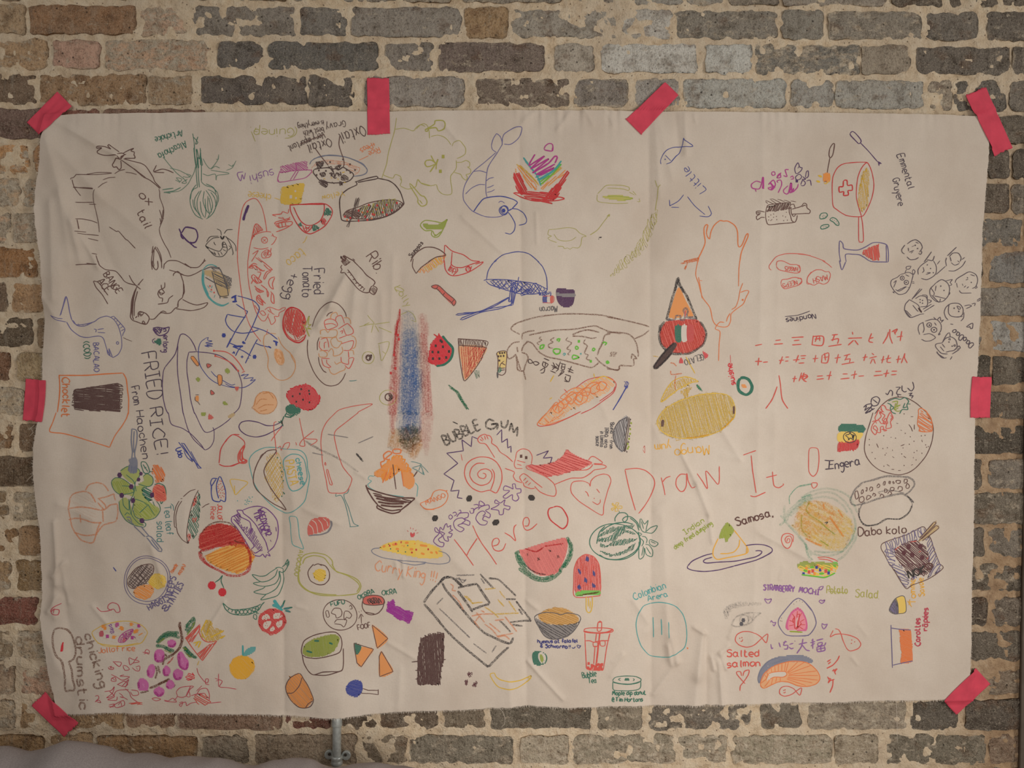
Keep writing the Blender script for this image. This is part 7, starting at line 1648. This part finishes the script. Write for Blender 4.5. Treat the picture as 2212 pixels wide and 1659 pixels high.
Zbl 2.4 20 3: 1315,1320 1350,1260 1420,1242 1470,1260 1488,1310 1475,1380 1430,1420 1370,1405 1325,1370
br 1.7^: 1488,1335 1545,1360 1650,1368; 1475,1385 1560,1395 1650,1415 1650,1355
@T 899 1219
@D chocolate_slab_drawing|tall brown scribbled chocolate slab near the bottom middle
Zdb 2.4 85 2.4: 40,810 160,755 300,745 300,1010 270,1150 260,1300 10,1305 15,1000 40,850
Zdb 2 65 5: 40,810 160,755 300,745 300,1010 270,1150 260,1300 10,1305
db 2: 30,910 300,905; 0,1050 320,1030; -10,1150 280,1160; -10,1245 270,1240; 130,760 130,1300; -50,1060 20,1050
@D grey_box_drawing|large charcoal sketch of an open sandwich box with orange and yellow fillings
ck 5k: 275,180 170,290 80,415; 260,190 300,150 350,135 420,165 470,215 510,245; 280,200 330,290 450,430 560,560 640,650 730,740 850,800 960,850 1020,860 1050,800; 85,430 200,560 340,730 500,880 640,1000 780,1115; 780,1115 900,990 1000,900; 450,255 560,230 660,210; 660,215 720,310 800,425; 610,490 700,455 790,430; 450,290 540,410 610,515
ck 6k: 270,180 310,145 370,140; 420,165 500,240
ck 4k: 690,105 760,180 835,260; 785,150 885,165 960,230 1080,350; 970,380 1080,385; 1080,405 1150,500 1245,620; 1010,635 1120,625 1245,620; 1110,490 1150,555; 900,610 970,680 1020,740; 1040,660 1150,680
cg 3k: 430,120 630,115; 430,150 540,180; 250,480 400,620 580,795; 220,435 290,365; 620,860 760,965; 820,955 865,880; 700,150 740,210; 460,140 500,200 540,160
oc 3k: 370,210 400,240 390,280 430,290; 390,330 460,400 510,490; 600,560 700,540 840,540; 620,610 680,690; 700,500 740,520; 650,520 740,630; 640,620 700,540; 740,650 820,710 900,810; 880,780 1050,755; 790,640 910,740; 960,570 1090,740; 850,610 950,600; 870,790 960,780 1010,820
ye 3k: 740,270 860,260; 900,290 960,370; 1000,400 1080,520; 520,340 620,430; 540,340 600,400; 740,460 840,530 890,580; 860,540 1110,535; 880,380 950,460; 600,420 720,410
@D star_dots_drawing|three small brown speckled star anise dots
Zmb 1.8 45 3: 545,1185 575,1160 605,1170 600,1205 570,1220
Zmb 1.8 45 3: 515,1280 535,1245 560,1255 560,1300 540,1315
Zmb 1.8 45 3: 605,1320 620,1290 650,1265 668,1285 650,1320 620,1335
mb 2.4: 560,1175 590,1205; 590,1175 560,1205; 525,1265 555,1300; 550,1260 530,1300; 615,1315 650,1280; 620,1290 650,1320
@D yellow_banana_drawing|thin yellow outline of a banana at the bottom edge
ye 2: 800,1205 810,1185 845,1180 865,1220 920,1255 1030,1275 1130,1265 1210,1235 1240,1215 1240,1240 1190,1290 1090,1345 1000,1355 900,1335 850,1290 800,1205; 1210,1240 1235,1250
@D melon_lolly_drawing|watermelon ice lolly with dark seeds, green rind and yellow stick
Fwr: 1720,10 1760,-60 1830,-100 1910,-80 1970,0 1990,150 1985,290 1725,300 1710,150
Zre 2k 85 4: 1720,10 1760,-60 1830,-100 1910,-80 1970,0 1990,150 1985,290 1725,300 1710,150
re 1.8: 1720,355 1705,200 1710,50 1750,-50 1830,-105 1920,-80 1975,0 1995,150 1990,320 1960,345 1720,355; 1775,15 1770,200 1800,240 1800,20 1775,15; 1840,20 1840,230 1870,200; 1895,10 1890,200 1925,30 1895,10
Fnv: 1745,55 1770,60 1785,100 1765,105
Fnv: 1910,65 1935,95 1935,130 1912,120
Fnv: 1825,145 1850,170 1845,200 1815,185
Fnv: 1765,220 1785,260 1760,275 1742,250
Fnv: 1905,205 1940,230 1935,255 1905,245
Fnv: 1845,-85 1870,-60 1860,-30 1830,-45
Fgg: 1730,310 1790,290 1990,290 1975,335 1850,335 1730,345
bw 3k: 1740,345 1850,325 1980,300; 1800,330 1960,310
ye 2: 1840,350 1840,490 1865,525 1890,510 1905,440 1905,350; 1865,360 1862,460; 1885,400 1880,480
@D hummus_bowl_drawing|grey crayon bowl heaped with ochre hummus, blue caption about falafel below
Fhu: 1320,560 1400,500 1500,475 1600,480 1700,530 1760,590 1730,640 1560,660 1380,640
Zhu 2.4k 20 4: 1320,560 1400,500 1500,475 1600,480 1700,530 1760,590 1730,640 1560,660 1380,640
Fcg: 1290,590 1350,620 1450,655 1620,660 1740,640 1750,620 1700,730 1620,790 1480,815 1400,780 1330,690
Zck 2k 30 5: 1290,590 1350,620 1450,655 1620,660 1740,640 1760,610 1700,730 1620,790 1480,815 1400,780 1330,690
dg 1.8: 1280,590 1310,550 1400,525 1520,535 1560,550 1640,530 1750,550 1780,590 1750,660 1690,740 1600,795 1480,815 1390,780 1330,690 1280,590
T nv 2.2 8 1315,860 1745,850: hummus at falafel
T nv 2.2 8 1345,905 1665,915: & Schwarma!!
nv 1.8: 1685,900 1695,912 1715,905 1720,890; 1760,910 1740,885 1750,875 1765,885 1780,880 1760,912
@D cucumber_roll_drawing|small dark green roll with white and olive centre
Fgd: 1255,990 1275,955 1340,950 1400,975 1420,1020 1400,1075 1340,1100 1275,1090 1258,1040
Fwh: 1325,970 1360,960 1395,985 1405,1030 1385,1075 1350,1075 1320,1020
Fog: 1335,990 1365,990 1380,1040 1365,1065 1345,1050
@D bubble_tea_drawing|red pen bubble tea cup with straw, ice and pearls, captioned Bubble Tea
re 2: 1815,720 1830,700 1900,690 2050,690 2125,705 2120,730 2040,742 1900,745 1820,735 1815,720; 1825,745 1830,900 1840,1080 1845,1130 1900,1145 2000,1145 2025,1130 2060,900 2095,745; 1970,625 2005,625 2000,715 1960,720 1970,625; 1950,750 1940,840; 1990,750 1970,850 1945,1075; 1935,880 1920,1080; 1830,830 1880,830 1920,845 1980,830 2085,825; 1915,850 1960,845 1960,885 1920,890 1915,850; 1990,830 2040,830 2040,880 1995,880 1990,830
re 3: 1820,725 1850,735 1960,745 2060,735 2120,710; 1968,628 2005,625; 1985,750 1950,1070
.re 2.8: 1865,1075 1860,1120 1880,1135 1900,1120 1915,1100 1935,1110 1950,1090 1970,1085 1990,1090 1930,1135 1955,1130 1980,1120 2000,1110 2005,1135 1975,1140 1900,1095 2010,1085 1945,1115
T gd 2 12 1800,1235 1950,1210: Bubble
T gd 2 11 1860,1285 1950,1280: Tea
@T 1311 1219
@D donut_drawing|dark green pen round donut with frosting line, captioned Maple dip donut
gd 1.8: 65,1260 90,1225 180,1212 300,1215 370,1245 365,1270 320,1290 200,1300 100,1285 65,1260; 65,1270 65,1330 80,1365 200,1372 320,1365 365,1340 370,1270; 70,1280 150,1295 250,1300 330,1290 370,1270; 150,1235 125,1248 150,1262; 285,1240 300,1250 285,1265
Fgd: 190,1250 205,1238 235,1240 248,1252 225,1265 200,1262
gd 2.4: 75,1275 120,1290 180,1298 250,1300 320,1288 365,1272
T gd 2.2 9 62,1420 425,1415: Maple dip donut
T gd 2.2 9 60,1490 390,1490: @Tim Hortons
@D arepa_drawing|thin teal circle with three lines, with a two word caption above
tq 1.8: 480,430 400,455 345,530 318,640 330,760 370,880 430,960 480,1000 560,1008 640,1005 760,960 840,900 865,790 855,650 820,540 750,460 650,420 560,415 480,430; 505,580 510,800; 590,595 595,770; 665,620 670,795
.or 1.6: 872,908
T tq 2 15 300,390 640,260: Colombian
T tq 2 12 450,405 660,350: Arera
@D eye_sketch|grey pencil sketch of an eye and eyebrow
Zes 2s 70 3: 1250,520 1290,450 1380,415 1500,405 1660,410 1660,430 1480,440 1350,480 1290,590 1260,560
Zes 1.6s 60 3: 1255,520 1300,450 1400,420 1430,440 1330,490 1290,580
es 3s: 1340,650 1390,570 1480,525 1560,515 1660,520; 1340,650 1400,670 1500,650 1560,610 1600,560 1660,515; 1350,660 1430,670; 1400,560 1540,520; 1560,600 1580,530
Oes 3s: 1480,595 48 52
Zes 2s 80 3: 1500,540 1540,530 1560,580 1520,620
.es 4: 1470,600 1450,640
@D smiling_fish_drawing|red pen smiling fish with the words Salted salmon and a heart
re 1.9: 1730,745 1660,800 1590,860 1510,890 1430,870 1385,820 1400,760 1460,725 1530,720 1600,740 1660,780 1715,840 1730,745; 1440,825 1455,830 1465,805
.re 1.2: 1432,795 1455,788
T re 2.6 15 1295,995 1635,990: Salted
T re 2.6 15 1295,1110 1650,1095: salmon
re 2: 1490,1285 1440,1230 1400,1180 1400,1155 1440,1155 1450,1200; 1465,1200 1480,1150 1530,1135 1520,1190 1470,1270 1440,1310 1435,1365
@D salmon_steak_drawing|orange salmon steak with grey skin and red lines, small fish below
Fsa: 1655,1290 1690,1180 1790,1100 1950,1050 2080,1045 2180,1070 2270,1150 2300,1230 2260,1290 2160,1320 2060,1310 1960,1270 1860,1265 1770,1300 1690,1335
Fsl: 1640,1230 1650,1140 1740,1040 1850,995 2000,980 2130,985 2220,1030 2210,1060 2080,1045 1950,1050 1790,1100 1700,1180 1650,1280
Fcl: 1710,1230 1740,1180 1800,1160 1920,1155 1940,1190 1900,1215 1800,1215 1740,1245
or 2: 1655,1290 1690,1180 1790,1100 1950,1050 2080,1045 2180,1070 2270,1150 2300,1230 2260,1290 2160,1320 2060,1310 1960,1270 1860,1265 1770,1300 1690,1335 1655,1290; 1710,1240 1740,1180 1800,1160 1920,1155 1940,1190 1900,1215 1800,1215 1740,1245
or 1.6: 1770,1110 1775,1165; 1810,1090 1815,1155; 1850,1075 1850,1155; 1890,1065 1885,1155; 1930,1055 1915,1155; 1960,1050 1930,1160; 2060,1050 1945,1165; 2130,1055 1950,1170; 2200,1090 1955,1180; 2260,1150 1960,1190; 2280,1200 1955,1200; 2280,1250 1950,1215; 2220,1280 1945,1225; 2150,1310 1940,1235; 1720,1230 1660,1280; 1750,1250 1690,1330; 1790,1220 1770,1300; 1830,1215 1820,1270; 1870,1215 1870,1262; 1720,1160 1735,1190; 1700,1190 1720,1215
sl 2.4: 1640,1280 1630,1220 1660,1130 1740,1040 1860,1000; 1780,1070 1900,1030 1960,1020
re 1.8: 2105,1335 2060,1360 2000,1405 1920,1425 1870,1400 1865,1360 1890,1325 1950,1315 2020,1345 2085,1415 2105,1335; 1905,1385 1920,1388 1930,1375
.re 1.1: 1910,1360 1925,1355
@D strawberry_mochi_drawing|purple outlined mochi with pink strawberry centre, captioned STRAWBERRY MOCHI in purple
Fmc: 2060,465 2110,500 2150,580 2165,660 2150,715 2050,710 1960,705 1925,680 1940,600 1990,510
Fpm: 2055,490 2100,520 2140,600 2140,690 2050,710 1960,700 1955,620 2000,530
Zrd 2.2 90 4: 2040,530 2070,530 2095,640 2060,690 2015,680 2005,600
rd 1.5: 2055,500 2050,560; 2100,520 2070,580; 2130,590 2080,620; 2140,650 2085,650; 2120,700 2075,670; 2000,530 2030,580; 1965,600 2020,620; 1960,660 2015,650; 2040,705 2042,670
wh 1.6: 2055,570 2045,620 2045,670
og 3: 1970,720 2040,725 2110,730
sv 1.8: 2065,360 2010,390 1930,480 1860,570 1845,630 1870,690 1920,750 1980,768 2080,770 2180,765; 2065,360 2120,390 2180,460 2212,500
.br .7: 2045,400 2080,390 2110,405 2015,425 1880,575 1870,605 1885,610
@T 1723 1219
sv 1.8: 0,360 60,390 140,480 180,560 195,630 175,690 130,750 80,770 0,770
pu 2: 230,250 245,240 275,235 260,265 240,275 225,245; 225,400 250,380 260,395 290,380 280,405 255,420 230,400; 260,655 260,635 285,650 315,640 300,670 275,695 255,655
@T 1311 1219
pu 2: 1730,415 1700,380 1700,365 1730,375 1765,365 1765,385 1735,415; 1760,620 1770,600 1790,625 1820,620 1800,660 1785,640
T pu 2.6 12 1685,270 2020,295: STRANBERRY
T pu 2.6 12 2070,300 2290,330: MOCHI
pu 2.4: 1765,855 1775,905 1790,895; 1855,840 1870,890; 1900,840 1940,830; 1925,820 1905,870 1950,870 1945,910 1910,910; 1970,860 2010,850; 1965,890 1990,910 2015,900; 2025,820 2030,830; 2070,860 2160,840; 2115,800 2100,880 2050,960; 2110,870 2150,920 2190,930
@T 1723 1219
pu 2.4: 145,820 165,810; 135,845 185,830; 160,800 160,910; 140,880 180,850; 200,820 270,800; 215,850 260,840 255,870 220,880 215,850; 200,895 290,870; 205,900 215,940 290,925 285,880; 245,880 250,930; 210,915 285,900; 300,840 290,870
@D red_fish_drawing|two thin red pen fish shapes and katakana letters at the lower right
re 1.8: 380,710 345,780 400,755 470,750 560,765 640,800 680,860 650,910 570,935 530,910 500,850 480,800 465,750 440,705 400,692
.re 1.1: 582,815 613,835 578,852
re 2.4: 315,1050 355,1025; 325,1075 355,1050; 310,1120 380,1085 430,1030 450,985; 370,1150 430,1130; 385,1130 410,1190; 320,1210 340,1250; 325,1225 360,1235; 325,1260 395,1240; 380,1240 375,1310 345,1385
re 3: 420,1125 400,1160; 355,1240 325,1280
@D potato_salad_caption|faint olive handwriting reading Potato salad
T ol 2 16 310,310 530,315: Potato
ol 1.8: 330,290 530,305
T ol 2 17 620,345 880,370: Salad.
@D cheese_tomme_drawing|small grey and yellow cheese wedge, yellow caption Tomme de Savoie above
Fsv: 1060,370 1085,440 1090,530 1040,530 990,490 1015,430
Fyc: 1062,365 1155,352 1170,510 1090,530 1085,440
dg 1.6: 1060,370 1155,350 1172,510 1090,535 1040,535 990,490 1060,370; 1065,370 1085,440 1090,530
Zdg 1.6 60 4: 1060,370 1085,440 1090,530 1040,530 990,490 1015,430
T yo 2 13 1275,430 1275,160: Tomme
yo 1.8: 1190,395 1235,460; 1200,440 1225,420
T yo 2 13 1375,345 1365,150: Savoie
@D carrot_flag_drawing|violet outlined rectangle half filled with orange-red, captioned Carottes rapees
For: 1095,710 1220,712 1235,860 1240,1045 1115,1070 1125,960 1110,860 1115,760
Zor 2.4 25 3: 1095,710 1220,712 1235,860 1240,1045 1115,1070 1125,960 1110,860 1115,760
sv 1.9: 1010,655 1015,800 1020,960 1025,1120; 1012,690 1120,705 1225,710; 1030,1090 1120,1070 1245,1045
T cm 2.6 12 1330,885 1325,585: Carottes
T cm 2.6 12 1410,720 1415,475: râpées
"""

# ------------------------------------------------------------------ drawing the pictures on the cloth
GAIN = 1.18
PAL = dict(br=(88,52,48), dk=(62,38,40), bk=(38,34,36), dv=(58,44,66), vi=(70,32,95), pu=(135,85,150), pv=(105,45,125), pd=(72,28,82), mg=(175,45,135), mv=(150,30,140),
 mc=(205,60,130), pm=(225,120,140), pk=(230,150,200), cm=(185,50,75), rd=(195,38,45), rd2=(200,45,45), re=(205,75,65), cr=(205,30,50), rk=(215,95,90), wr=(215,105,100), rs=(195,60,65), ro=(225,100,70),
 oo=(228,140,55), oo2=(222,165,115), oo3=(205,130,60), oc=(220,145,105), os=(205,145,70), ot=(205,140,85), ye=(215,175,50), ye2=(220,190,110), yo=(225,165,40), yc=(228,190,70), ym=(215,185,90),
 yg=(180,175,70), yp=(230,205,110), po=(230,165,50), pr=(205,70,50), ol=(165,160,70), og=(140,155,40), sg=(160,170,80), ga=(140,150,55), gd=(25,105,85), gl=(85,125,105), gk=(25,115,80), gg=(95,180,50),
 gp=(85,165,135), tl=(60,125,125), tq=(60,155,155), bl=(35,55,140), nv=(45,50,120), bv=(95,90,145), bs=(90,125,170), bb=(70,115,180), sl=(110,115,135), sv=(95,85,130), gy=(125,120,125), gl2=(160,155,155),
 gs=(130,122,120), cg=(120,115,115), ck=(60,56,60), dg=(75,72,78), es=(80,78,85), bc=(130,95,80), bw=(110,60,45), db=(75,42,42), mb=(85,35,48), ta=(190,160,110), ma=(175,155,145), hu=(200,150,75), sa=(225,160,105),
 gr=(200,80,160), wh=(208,196,184), gs2=(130,120,120))
PAL['or'] = (220,115,55)
def ink(c): return CLOTH if c == 'cl' else rgb(*PAL[c], GAIN)

FONT = {'A':'03 39 63,15 55','B':'03 09 48 47 26 06,26 55 54 43 03','C':'68 49 28 06 14 33 53 64','D':'03 09 39 57 55 33 03','E':'59 09 03 53,06 46','F':'59 09 03,06 46','G':'58 39 18 06 14 33 54 56 36',
 'H':'03 09,53 59,06 56','I':'09 49,29 23,03 43','J':'49 44 23 04','K':'03 09,59 06 53','L':'09 03 53','M':'03 19 35 59 63','N':'03 09 53 59','O':'39 07 05 33 65 67 39','P':'03 09 49 57 46 06','Q':'39 07 05 33 65 67 39,45 63',
 'R':'03 09 49 57 46 06,26 53','S':'58 39 08 17 46 55 43 13 04','T':'09 69,39 33','U':'09 05 23 43 65 69','V':'09 33 69','W':'09 23 37 43 69','X':'03 69,09 63','Y':'09 36 69,36 33','Z':'09 59 03 53',
 'a':'46 27 06 04 23 44,47 44 53','b':'09 03,05 27 46 44 23 04','c':'46 27 06 04 23 44','d':'49 43,46 27 06 04 23 44','e':'05 45 46 27 06 04 23 43','f':'48 39 28 23,06 46','g':'46 27 06 05 24 45,47 42 20 01','h':'09 03,05 27 46 43',
 'i':'17 13,19 18','j':'27 21 00,28 29','k':'09 03,47 05 43','l':'19 14 23','m':'03 07,06 17 26 23,26 37 56 53','n':'03 07,06 27 46 43','o':'27 06 04 23 44 46 27','p':'07 00,06 27 46 44 23 04','q':'47 40,46 27 06 04 23 44',
 'r':'07 03,05 27 46','s':'46 27 06 15 35 44 23 03','t':'19 14 23 43,07 37','u':'07 04 23 44,47 43','v':'07 23 47','w':'07 13 26 43 57','x':'07 43,47 03','y':'07 24,47 10','z':'07 47 03 43','2':'08 29 48 46 03 53',
 '!':'19 15,14 13','.':'03 13',',':'13 01',"'":'19 17','-':'06 36','(':'29 07 05 23',')':'09 27 25 03','&':'53 08 29 37 05 23 55','+':'06 46,28 24','@':'46 26 25 45 47 29 07 04 23 53',
 'é':'05 45 46 27 06 04 23 43,28 39','â':'46 27 06 04 23 44,47 44 53,08 29 48'}

class Pen:
    def __init__(s): s.V, s.F, s.C, s.M, s.L, s.n = [], [], [], [], [], 0
    def ribbon(s, P, w, c, kind, lift, taper=True):
        P = np.asarray(P, float)
        if len(P) < 2: return
        thin = 0.02 + 0.06 * max(0.0, min(1.0, (2.8 - w) / 1.5))        # thin pens leave cloth showing
        c = np.array(c) * (1 - thin) + np.array(CLOTH) * thin
        d = np.gradient(P, axis=0); L = np.hypot(d[:, 0], d[:, 1]); L[L == 0] = 1
        nx, ny = -d[:, 1] / L, d[:, 0] / L
        ww = np.full(len(P), w / 2) * (1 + 0.16 * vnoise(np.arange(len(P)) / 3.0 + s.n * .37, s.n * .11))
        if taper: ww[0] *= .6; ww[-1] *= .6
        A = P + np.stack([nx, ny], -1) * ww[:, None]; B = P - np.stack([nx, ny], -1) * ww[:, None]
        n = len(P); i = np.arange(n - 1) + s.n
        s.V.append(np.concatenate([A, B])); s.L.append(np.full(2 * n, lift)); s.C.append(np.tile(c, (2 * n, 1)))
        s.F.append(np.stack([i, i + 1, i + 1 + n, i + n], -1)); s.M.append(np.full(n - 1, kind)); s.n += 2 * n

def resample(P, step, smooth=True):
    P = np.asarray(P, float)
    if len(P) == 2 or not smooth:
        out = []
        for a, b in zip(P[:-1], P[1:]):
            k = max(1, int(np.hypot(*(b - a)) / step)); t = np.arange(k) / k
            out.append(a + (b - a) * t[:, None])
        return np.concatenate(out + [P[-1:]])
    closed = np.hypot(*(P[0] - P[-1])) < 1.0 and len(P) > 3
    Q = np.concatenate([[P[-2]], P, [P[1]]]) if closed else np.concatenate([[2 * P[0] - P[1]], P, [2 * P[-1] - P[-2]]])
    out = []
    for i in range(1, len(Q) - 2):
        p0, p1, p2, p3 = Q[i - 1:i + 3]
        k = max(2, int(np.hypot(*(p2 - p1)) / step)); t = (np.arange(k) / k)[:, None]
        m1, m2 = (p2 - p0) * .42, (p3 - p1) * .42
        out.append((2*t**3-3*t**2+1)*p1 + (t**3-2*t**2+t)*m1 + (-2*t**3+3*t**2)*p2 + (t**3-t**2)*m2)
    return np.concatenate(out + [P[-1:]])

def scan(P, ang, spacing):
    """hatch lines through polygon P at ang degrees"""
    a = math.radians(ang); ca, sa = math.cos(a), math.sin(a)
    R = np.stack([P[:, 0] * ca + P[:, 1] * sa, -P[:, 0] * sa + P[:, 1] * ca], -1)
    lines = []; v = R[:, 1].min() + spacing * .4
    while v < R[:, 1].max():
        xs = []
        for (x0, y0), (x1, y1) in zip(R, np.roll(R, -1, 0)):
            if (y0 <= v) != (y1 <= v): xs.append(x0 + (v - y0) / (y1 - y0) * (x1 - x0))
        xs.sort()
        for q0, q1 in zip(xs[::2], xs[1::2]):
            lines.append((q0, q1, v))
        v += spacing
    return lines, ca, sa

def split_kind(w):
    flags = ''
    while w and w[-1] in 'ksf^': flags += w[-1]; w = w[:-1]
    kind = 1 if 'k' in flags else 2 if 's' in flags else 3 if 'f' in flags else 0
    return float(w), kind, '^' in flags

def pts(s, ox, oy): return np.array([(ox + float(a) / 5.0045, oy + float(b) / 5.0045) for a, b in (p.split(',') for p in s.split())])

def finish(pen, name, label, parent=None):
    if not pen.V: return parent
    V = np.concatenate(pen.V); lift = np.concatenate(pen.L)
    co = on_cloth(V[:, 0], V[:, 1], lift)
    F = np.concatenate(pen.F); C = np.concatenate(pen.C); Mx = np.concatenate(pen.M)
    # faces toward the room
    a = V[F[:, 1]] - V[F[:, 0]]; b = V[F[:, 3]] - V[F[:, 0]]
    flip = (a[:, 0] * b[:, 1] - a[:, 1] * b[:, 0]) > 0
    F[flip] = F[flip][:, ::-1]
    used = sorted(set(Mx.tolist())); remap = np.zeros(4, int)
    for i, u in enumerate(used): remap[u] = i
    o = mesh_np(name, co, F, None, parent or cloth, False, [('ink', 'FLOAT_COLOR', C)], [INKS[u] for u in used], remap[Mx])
    if label: o['label'] = label
    return o

def flush(name, label, main, subs):
    if not name: return
    if not main.V:                                   # writing only: the first piece is the part itself
        n0, main = subs[0]; subs = subs[1:]
    o = finish(main, name, label)
    for n, p in subs: finish(p, n, None, o)

def draw(text):
    ox = oy = 0.0; pen = Pen(); name = label = None; op = 0; subs = []; main = pen
    for line in text.split('\n'):
        if not line.strip(): continue
        if line.startswith('@T'):
            _, a, b = line.split(); ox, oy = float(a), float(b); continue
        if line.startswith('@D'):
            flush(name, label, main, subs)
            name, label = line[3:].split('|'); main = pen = Pen(); subs = []; op = 0; continue
        if line.startswith('@S'):
            pen = Pen(); subs.append((line[3:].strip(), pen)); continue
        headp, body = line.split(':', 1); h = headp.split(); op += 1
        lift = 0.42 + 0.022 * min(op, 30); c0 = h[0]
        if c0 == 'T':
            if main.V and not (subs and pen is subs[-1][1]):
                pen = Pen(); subs.append(('caption', pen))
            back = main
            c = ink(h[1]); w, kind, _ = split_kind(h[2]); size = float(h[3]) / 6.0
            p0, p1 = pts(h[4], ox, oy)[0], pts(h[5], ox, oy)[0]
            d = p1 - p0; L = np.hypot(*d); d = d / L; up = np.array([d[1], -d[0]])
            txt = body.strip(); x = 0.0; gl = []
            for ch in txt:
                if ch == ' ': x += 3.6; continue
                st = [[(int(q[0]), int(q[1]) - 3) for q in s.split()] for s in FONT[ch].split(',')]
                mx = max(q[0] for s in st for q in s); gl.append((x, st)); x += mx + 1.7
            sx = L / max(x - 1.7, 1)
            for gx, st in gl:
                j = random.uniform(-.35, .35); sl = random.uniform(-.06, .10)
                for s in st:
                    P = np.array([p0 + d * (gx + q[0] + sl * q[1]) * sx + up * (q[1] + j) * size + rng.normal(0, .22, 2) for q in s])
                    pen.ribbon(resample(P, 2.2), w, c, kind, lift)
            if subs and subs[-1][0] == 'caption': pen = main
        elif c0[0] == 'Z':
            c = ink(c0[1:]); w, kind, _ = split_kind(h[1]); ang, sp = float(h[2]), float(h[3])
            P = pts(body, ox, oy); lines, ca, sa = scan(P, ang, sp)
            run = None
            for i, (q0, q1, v) in enumerate(lines):
                q0 += rng.normal(0, sp * .35); q1 += rng.normal(0, sp * .35)
                if q1 - q0 < 1: continue
                k = max(2, int((q1 - q0) / 5)); t = np.linspace(0, 1, k + 1)
                xr = q0 + (q1 - q0) * t; bow = rng.normal(0, sp * .22); vr = v + bow * np.sin(t * math.pi) + (t - .5) * sp * rng.normal(.3, .4)
                if i % 2: xr, vr = xr[::-1], vr[::-1]
                seg = np.stack([xr * ca - vr * sa, xr * sa + vr * ca], -1)
                if run is not None and np.hypot(*(run[-1] - seg[0])) < sp * 3.5: run = np.concatenate([run, seg])
                else:
                    if run is not None: pen.ribbon(run, w, c, kind, lift)
                    run = seg
            if run is not None: pen.ribbon(run, w, c, kind, lift)
        elif c0[0] == 'F':
            c = ink(c0[1:]); gm = sum(c[:3]) / 3
            q = .09 if gm > .12 else .03
            c = tuple((v * .95 + gm * .05) * (1 - q) + k * q for v, k in zip(c[:3], CLOTH)) + (1.0,)     # felt-pen and crayon fills are thin
            P = pts(body, ox, oy); P = resample(np.concatenate([P, P[:1]]), 5)[:-1]
            lines, ca, sa = scan(P, 0, 2.4)
            for q0, q1, v in lines:
                if q1 - q0 < .6: continue
                k = max(1, int((q1 - q0) / 5)); xr = np.linspace(q0, q1, k + 1)
                pen.ribbon(np.stack([xr, np.full(k + 1, v)], -1), 3.0, c, 0, lift - .01, False)
        elif c0[0] == 'O':
            c = ink(c0[1:]); w, kind, _ = split_kind(h[1])
            for s in body.split(';'):
                q = s.split(); cx, cy = pts(q[0], ox, oy)[0]; rx, ry = float(q[1]) / 5, float(q[2]) / 5
                r = math.radians(float(q[3])) if len(q) > 3 else 0
                t = np.linspace(0, 2 * math.pi * 1.02, max(14, int((rx + ry) * 1.3)))
                jx = 1 + .04 * np.sin(t * 2 + cx); ex, ey = rx * np.cos(t) * jx, ry * np.sin(t)
                pen.ribbon(np.stack([cx + ex * math.cos(r) - ey * math.sin(r), cy + ex * math.sin(r) + ey * math.cos(r)], -1), w, c, kind, lift)
        elif c0[0] == '.':
            c = ink(c0[1:]); r = float(h[1])
            for x, y in pts(body, ox, oy):
                k = max(2, int(r / 1.2))
                for yy in (np.arange(k) + .5) / k * 2 * r - r:
                    hw = math.sqrt(max(0, r * r - yy * yy)); xr = np.linspace(x - hw, x + hw, max(2, int(hw / 2.5) + 2))
                    pen.ribbon(np.stack([xr, np.full(len(xr), y + yy)], -1), 2.3 * r / k, c, 0, lift, False)
        else:
            c = ink(c0); w, kind, straight = split_kind(h[1])
            for s in body.split(';'):
                P = pts(s, ox, oy); pen.ribbon(resample(P, 2.6, not straight), w, c, kind, lift)
    flush(name, label, main, subs)
draw(DRAWINGS)
